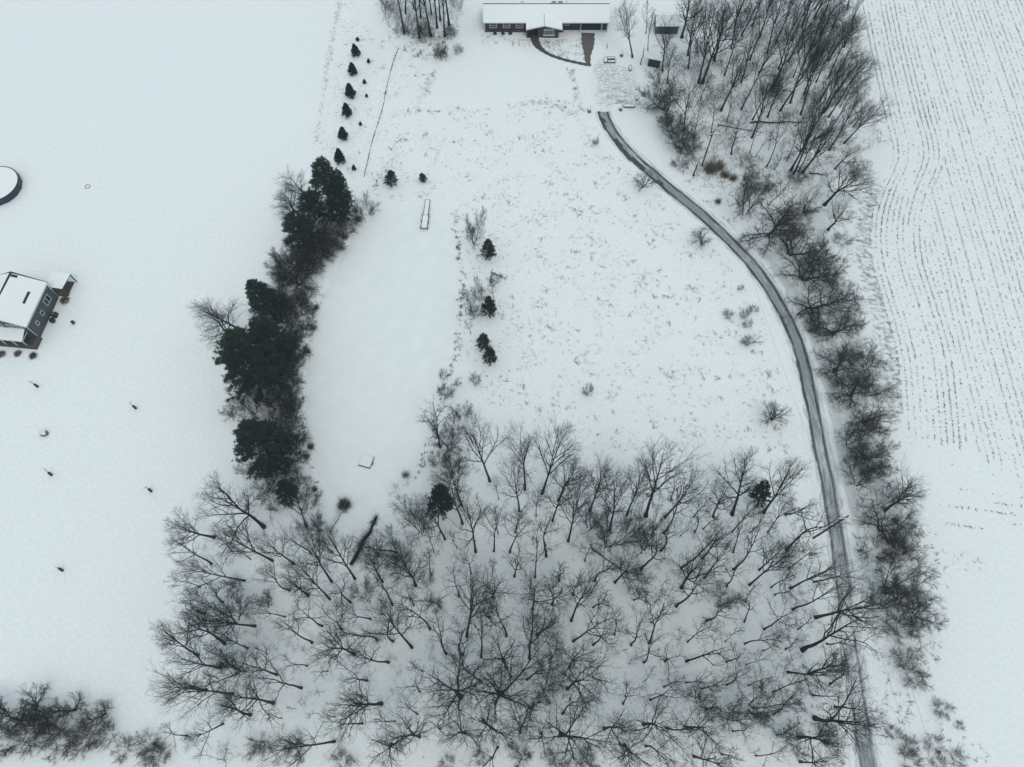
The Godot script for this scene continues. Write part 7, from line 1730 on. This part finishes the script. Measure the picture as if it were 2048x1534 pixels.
	["o", 3.32, -11.34, 16.72, 4.91, 1.19, 0.45, "fan-crowned bare tree in lower wood, tenth from right in seventh row from top", "fan-crowned trees in lower wood"],
	["o", -33.37, -1.67, 16.48, 5.68, 1.67, -1.41, "fan-crowned bare tree in lower wood, second from left in third row from bottom", "fan-crowned trees in lower wood"],
	["s", -25.20, -22.41, 9.42, 2.98, 0.23, 0.08, "slender bare tree in lower wood, fourth from left in third row from top", "slender trees in lower wood"],
	["s", 41.88, -10.28, 8.12, 3.48, 0.05, 0.25, "slender bare tree in lower wood, rightmost in sixth row from bottom", "slender trees in lower wood"],
	["t", -39.36, -15.57, 9.92, 6.09, 0.03, -0.97, "crooked bare tree in lower wood, leftmost in sixth row from top", "crooked trees in lower wood"],
	["s", 26.19, 2.76, 8.11, 3.32, 0.36, -0.28, "slender bare tree in lower wood, sixth from right in bottom row", "slender trees in lower wood"],
	["o", -22.32, 1.35, 20.46, 6.51, -1.08, -0.19, "tall fan-crowned bare tree in lower wood, fourth from left in bottom row", "fan-crowned trees in lower wood"],
	["t", 39.33, -27.76, 10.21, 5.23, 0.32, 1.34, "crooked bare tree in lower wood, rightmost in second row from top", "crooked trees in lower wood"],
	["o", -27.87, -16.47, 12.97, 5.45, 0.42, -1.02, "fan-crowned bare tree in lower wood, fourth from left in sixth row from top", "fan-crowned trees in lower wood"],
	["s", -39.28, -22.46, 8.87, 2.71, 0.55, 0.12, "slender bare tree in lower wood, second from left in third row from top", "slender trees in lower wood"],
	["t", 10.51, -6.17, 13.16, 5.67, 0.91, 0.87, "crooked bare tree in lower wood, eleventh from left in fourth row from bottom", "crooked trees in lower wood"],
	["t", 41.65, -18.30, 13.31, 5.26, 1.13, 0.13, "crooked bare tree in lower wood, rightmost in fifth row from top", "crooked trees in lower wood"],
	["t", -9.81, -15.06, 14.28, 5.57, 0.24, 0.20, "crooked bare tree in lower wood, tenth from left in sixth row from top", "crooked trees in lower wood"],
	["o", -42.21, -24.49, 13.30, 5.81, -0.54, 0.57, "fan-crowned bare tree in lower wood, leftmost in third row from top", "fan-crowned trees in lower wood"],
	["o", 26.68, -21.55, 16.24, 5.09, -1.03, 0.18, "fan-crowned bare tree in lower wood, fourth from right in fourth row from top", "fan-crowned trees in lower wood"],
	["t", -3.05, -13.63, 12.88, 5.33, 0.31, 0.66, "crooked bare tree in lower wood, eleventh from left in seventh row from top", "crooked trees in lower wood"],
	["o", 11.71, -0.09, 16.93, 5.83, 1.22, 0.09, "fan-crowned bare tree in lower wood, ninth from right in second row from bottom", "fan-crowned trees in lower wood"],
	["s", 6.53, -18.46, 9.37, 3.20, -0.26, -0.11, "slender bare tree in lower wood, eleventh from left in fifth row from top", "slender trees in lower wood"],
	["t", 41.33, -5.33, 12.22, 6.57, -0.63, -0.70, "crooked bare tree in lower wood, rightmost in fourth row from bottom", "crooked trees in lower wood"],
	["t", 8.30, -16.50, 13.34, 4.70, 1.00, -1.09, "crooked bare tree in lower wood, eighth from right in sixth row from top", "crooked trees in lower wood"],
	["o", -7.26, -29.14, 20.26, 5.42, 0.14, -2.22, "tall fan-crowned bare tree in lower wood, eighth from left in top row", "fan-crowned trees in lower wood"],
	["s", 23.05, -29.74, 11.18, 3.05, -0.83, -0.42, "slender bare tree in lower wood, fourth from right in top row", "slender trees in lower wood"],
	["s", 11.05, -14.91, 11.13, 2.96, 1.05, 0.07, "slender bare tree in lower wood, seventh from right in sixth row from top", "slender trees in lower wood"],
	["t", 20.13, -8.09, 13.33, 5.99, 0.24, 0.10, "crooked bare tree in lower wood, fifth from right in fifth row from bottom", "crooked trees in lower wood"],
	["o", -30.67, -6.42, 15.42, 5.25, -0.38, -0.12, "fan-crowned bare tree in lower wood, second from left in fourth row from bottom", "fan-crowned trees in lower wood"],
	["o", -39.56, -4.64, 15.85, 4.84, -0.03, 0.08, "fan-crowned bare tree in lower wood, leftmost in fourth row from bottom", "fan-crowned trees in lower wood"],
	["o", 36.10, -6.75, 19.89, 5.59, -0.57, 1.46, "tall fan-crowned bare tree in lower wood, rightmost in fifth row from bottom", "fan-crowned trees in lower wood"],
	["o", 23.37, -17.54, 14.78, 7.16, -0.40, -1.33, "fan-crowned bare tree in lower wood, seventh from right in fifth row from top", "fan-crowned trees in lower wood"],
	["o", -5.94, 0.41, 14.97, 5.39, 0.07, -0.54, "fan-crowned bare tree in lower wood, eighth from left in second row from bottom", "fan-crowned trees in lower wood"],
	["o", -4.15, -5.71, 16.06, 6.13, -1.26, -0.77, "fan-crowned bare tree in lower wood, seventh from left in fourth row from bottom", "fan-crowned trees in lower wood"],
	["t", -19.05, -0.70, 12.48, 6.07, -0.15, 0.22, "crooked bare tree in lower wood, fifth from left in second row from bottom", "crooked trees in lower wood"],
	["t", 26.22, -13.19, 14.81, 5.94, 0.69, 0.29, "crooked bare tree in lower wood, sixth from right in seventh row from top", "crooked trees in lower wood"],
	["o", -2.59, -16.22, 13.50, 5.57, 0.24, 0.43, "fan-crowned bare tree in lower wood, tenth from right in sixth row from top", "fan-crowned trees in lower wood"],
	["o", 34.34, -19.94, 14.18, 4.80, -0.54, -0.26, "fan-crowned bare tree in lower wood, second from right in fourth row from top", "fan-crowned trees in lower wood"],
	["t", -16.34, -22.33, 13.18, 6.06, -1.82, 1.38, "crooked bare tree in lower wood, fifth from left in third row from top", "crooked trees in lower wood"],
	["o", 1.04, 0.32, 16.03, 5.22, -0.12, -1.31, "fan-crowned bare tree in lower wood, tenth from left in second row from bottom", "fan-crowned trees in lower wood"],
	["t", -19.03, -13.38, 10.53, 5.22, -0.48, -0.15, "crooked bare tree in lower wood, eighth from left in seventh row from top", "crooked trees in lower wood"],
	["s", -42.83, -17.55, 9.79, 3.01, -0.06, -0.04, "slender bare tree in lower wood, leftmost in fifth row from top", "slender trees in lower wood"],
	["s", -14.84, -0.93, 11.36, 2.84, -1.12, 0.56, "slender bare tree in lower wood, sixth from left in second row from bottom", "slender trees in lower wood"],
	["t", -41.92, -20.73, 12.19, 5.87, 0.10, -0.55, "crooked bare tree in lower wood, leftmost in fourth row from top", "crooked trees in lower wood"],
	["o", -1.13, -8.23, 15.50, 6.96, 0.09, -0.32, "fan-crowned bare tree in lower wood, eleventh from right in fifth row from bottom", "fan-crowned trees in lower wood"],
	["o", 14.21, -18.26, 16.24, 5.98, -0.17, 0.32, "fan-crowned bare tree in lower wood, tenth from right in fifth row from top", "fan-crowned trees in lower wood"],
	["o", 22.69, 3.03, 15.93, 5.37, -0.63, -0.12, "fan-crowned bare tree in lower wood, seventh from right in bottom row", "fan-crowned trees in lower wood"],
	["o", -13.27, -17.82, 16.40, 5.26, 0.57, -0.02, "fan-crowned bare tree in lower wood, ninth from left in fifth row from top", "fan-crowned trees in lower wood"],
	["t", 26.53, -18.80, 15.80, 6.13, -0.01, -0.39, "crooked bare tree in lower wood, sixth from right in fifth row from top", "crooked trees in lower wood"],
	["o", -15.19, 1.69, 12.98, 6.08, 0.46, 0.62, "fan-crowned bare tree in lower wood, sixth from left in bottom row", "fan-crowned trees in lower wood"],
	["o", -11.66, 0.84, 15.42, 6.41, 0.63, -1.22, "fan-crowned bare tree in lower wood, seventh from left in bottom row", "fan-crowned trees in lower wood"],
	["o", 7.53, -7.37, 17.07, 5.72, -0.33, -1.67, "tall fan-crowned bare tree in lower wood, eighth from right in fifth row from bottom", "fan-crowned trees in lower wood"],
	["o", 44.28, -107.72, 18.92, 5.10, 0.94, -0.88, "tall fan-crowned bare tree in upper wood, fifth from left in fourth row from bottom", "fan-crowned trees in upper wood"],
	["o", 49.10, -105.71, 14.43, 5.25, -0.02, -0.51, "fan-crowned bare tree in upper wood, sixth from left in fourth row from bottom", "fan-crowned trees in upper wood"],
	["o", 53.27, -118.69, 19.28, 4.45, -1.19, -0.44, "tall fan-crowned bare tree in upper wood, sixth from right in third row from top", "fan-crowned trees in upper wood"],
	["o", 54.05, -109.39, 20.94, 6.11, -0.87, -0.77, "tall fan-crowned bare tree in upper wood, seventh from right in fourth row from bottom", "fan-crowned trees in upper wood"],
	["o", 57.11, -111.67, 14.55, 5.66, 0.30, -0.75, "fan-crowned bare tree in upper wood, fifth from right in fourth row from top", "fan-crowned trees in upper wood"],
	["o", 55.64, -120.95, 16.61, 5.37, 1.75, -1.62, "fan-crowned bare tree in upper wood, fifth from right in third row from top", "fan-crowned trees in upper wood"],
	["o", 44.65, -124.61, 20.27, 4.21, -2.20, -1.74, "tall fan-crowned bare tree in upper wood, fifth from left in second row from top", "fan-crowned trees in upper wood"],
	["o", 53.93, -96.90, 22.39, 6.41, -0.06, -0.27, "tall fan-crowned bare tree in upper wood, fourth from right in second row from bottom", "fan-crowned trees in upper wood"],
	["s", 55.16, -99.55, 13.00, 2.93, -0.43, -0.40, "slender bare tree in upper wood, third from right in third row from bottom", "slender trees in upper wood"],
	["o", 49.86, -131.33, 20.83, 4.04, -0.46, 0.42, "tall fan-crowned bare tree in upper wood, fourth from left in top row", "fan-crowned trees in upper wood"],
	["o", 61.02, -122.18, 14.48, 5.21, -0.49, 0.76, "fan-crowned bare tree in upper wood, third from right in third row from top", "fan-crowned trees in upper wood"],
	["o", 47.97, -121.41, 19.72, 5.13, 0.39, -0.76, "tall fan-crowned bare tree in upper wood, sixth from left in third row from top", "fan-crowned trees in upper wood"],
	["o", 46.08, -105.04, 18.25, 5.33, 1.11, 1.92, "tall fan-crowned bare tree in upper wood, fifth from right in third row from bottom", "fan-crowned trees in upper wood"],
	["o", 47.36, -134.53, 20.86, 5.48, 0.36, 0.15, "tall fan-crowned bare tree in upper wood, third from left in top row", "fan-crowned trees in upper wood"],
	["o", 62.81, -129.20, 17.78, 5.64, -0.18, -0.52, "tall fan-crowned bare tree in upper wood, third from right in top row", "fan-crowned trees in upper wood"],
	["o", 62.62, -116.05, 20.73, 4.04, 0.35, -0.65, "tall fan-crowned bare tree in upper wood, second from right in fourth row from top", "fan-crowned trees in upper wood"],
	["o", 59.63, -101.45, 17.05, 4.01, 0.68, 1.72, "tall fan-crowned bare tree in upper wood, second from right in third row from bottom", "fan-crowned trees in upper wood"],
	["o", 57.28, -127.02, 18.07, 5.42, 1.92, -0.89, "tall fan-crowned bare tree in upper wood, fourth from right in second row from top", "fan-crowned trees in upper wood"],
	["o", 59.20, -97.18, 16.20, 4.97, 0.05, -0.57, "fan-crowned bare tree in upper wood, second from right in second row from bottom", "fan-crowned trees in upper wood"],
	["s", 54.76, -132.23, 12.93, 3.37, -0.61, 0.42, "slender bare tree in upper wood, sixth from left in top row", "slender trees in upper wood"],
	["o", 53.93, -126.26, 18.89, 4.10, 0.27, 1.54, "tall fan-crowned bare tree in upper wood, fifth from right in second row from top", "fan-crowned trees in upper wood"],
	["o", 50.95, -127.87, 15.65, 4.99, -0.60, 0.09, "fan-crowned bare tree in upper wood, seventh from right in second row from top", "fan-crowned trees in upper wood"],
	["o", 55.48, -106.25, 19.76, 5.36, -1.35, 0.01, "tall fan-crowned bare tree in upper wood, sixth from right in fourth row from bottom", "fan-crowned trees in upper wood"],
	["o", 60.05, -130.80, 20.12, 5.21, -1.46, 1.60, "tall fan-crowned bare tree in upper wood, sixth from right in top row", "fan-crowned trees in upper wood"],
	["o", 42.28, -117.02, 19.69, 4.85, -0.26, 0.60, "tall fan-crowned bare tree in upper wood, fifth from left in fourth row from top", "fan-crowned trees in upper wood"],
	["o", 63.81, -136.42, 16.56, 5.41, 0.79, 0.12, "fan-crowned bare tree in upper wood, fourth from right in top row", "fan-crowned trees in upper wood"],
	["s", 55.85, -116.42, 11.55, 3.45, 0.06, 0.33, "slender bare tree in upper wood, sixth from right in fourth row from top", "slender trees in upper wood"],
	["s", 55.79, -94.89, 10.83, 3.31, 0.60, -1.28, "slender bare tree in upper wood, third from right in second row from bottom", "slender trees in upper wood"],
	["o", 51.76, -123.38, 19.12, 5.82, -1.42, -0.27, "tall fan-crowned bare tree in upper wood, sixth from right in second row from top", "fan-crowned trees in upper wood"],
	["s", 63.37, -108.08, 12.07, 3.40, -0.10, -0.21, "slender bare tree in upper wood, rightmost in fourth row from bottom", "slender trees in upper wood"],
]
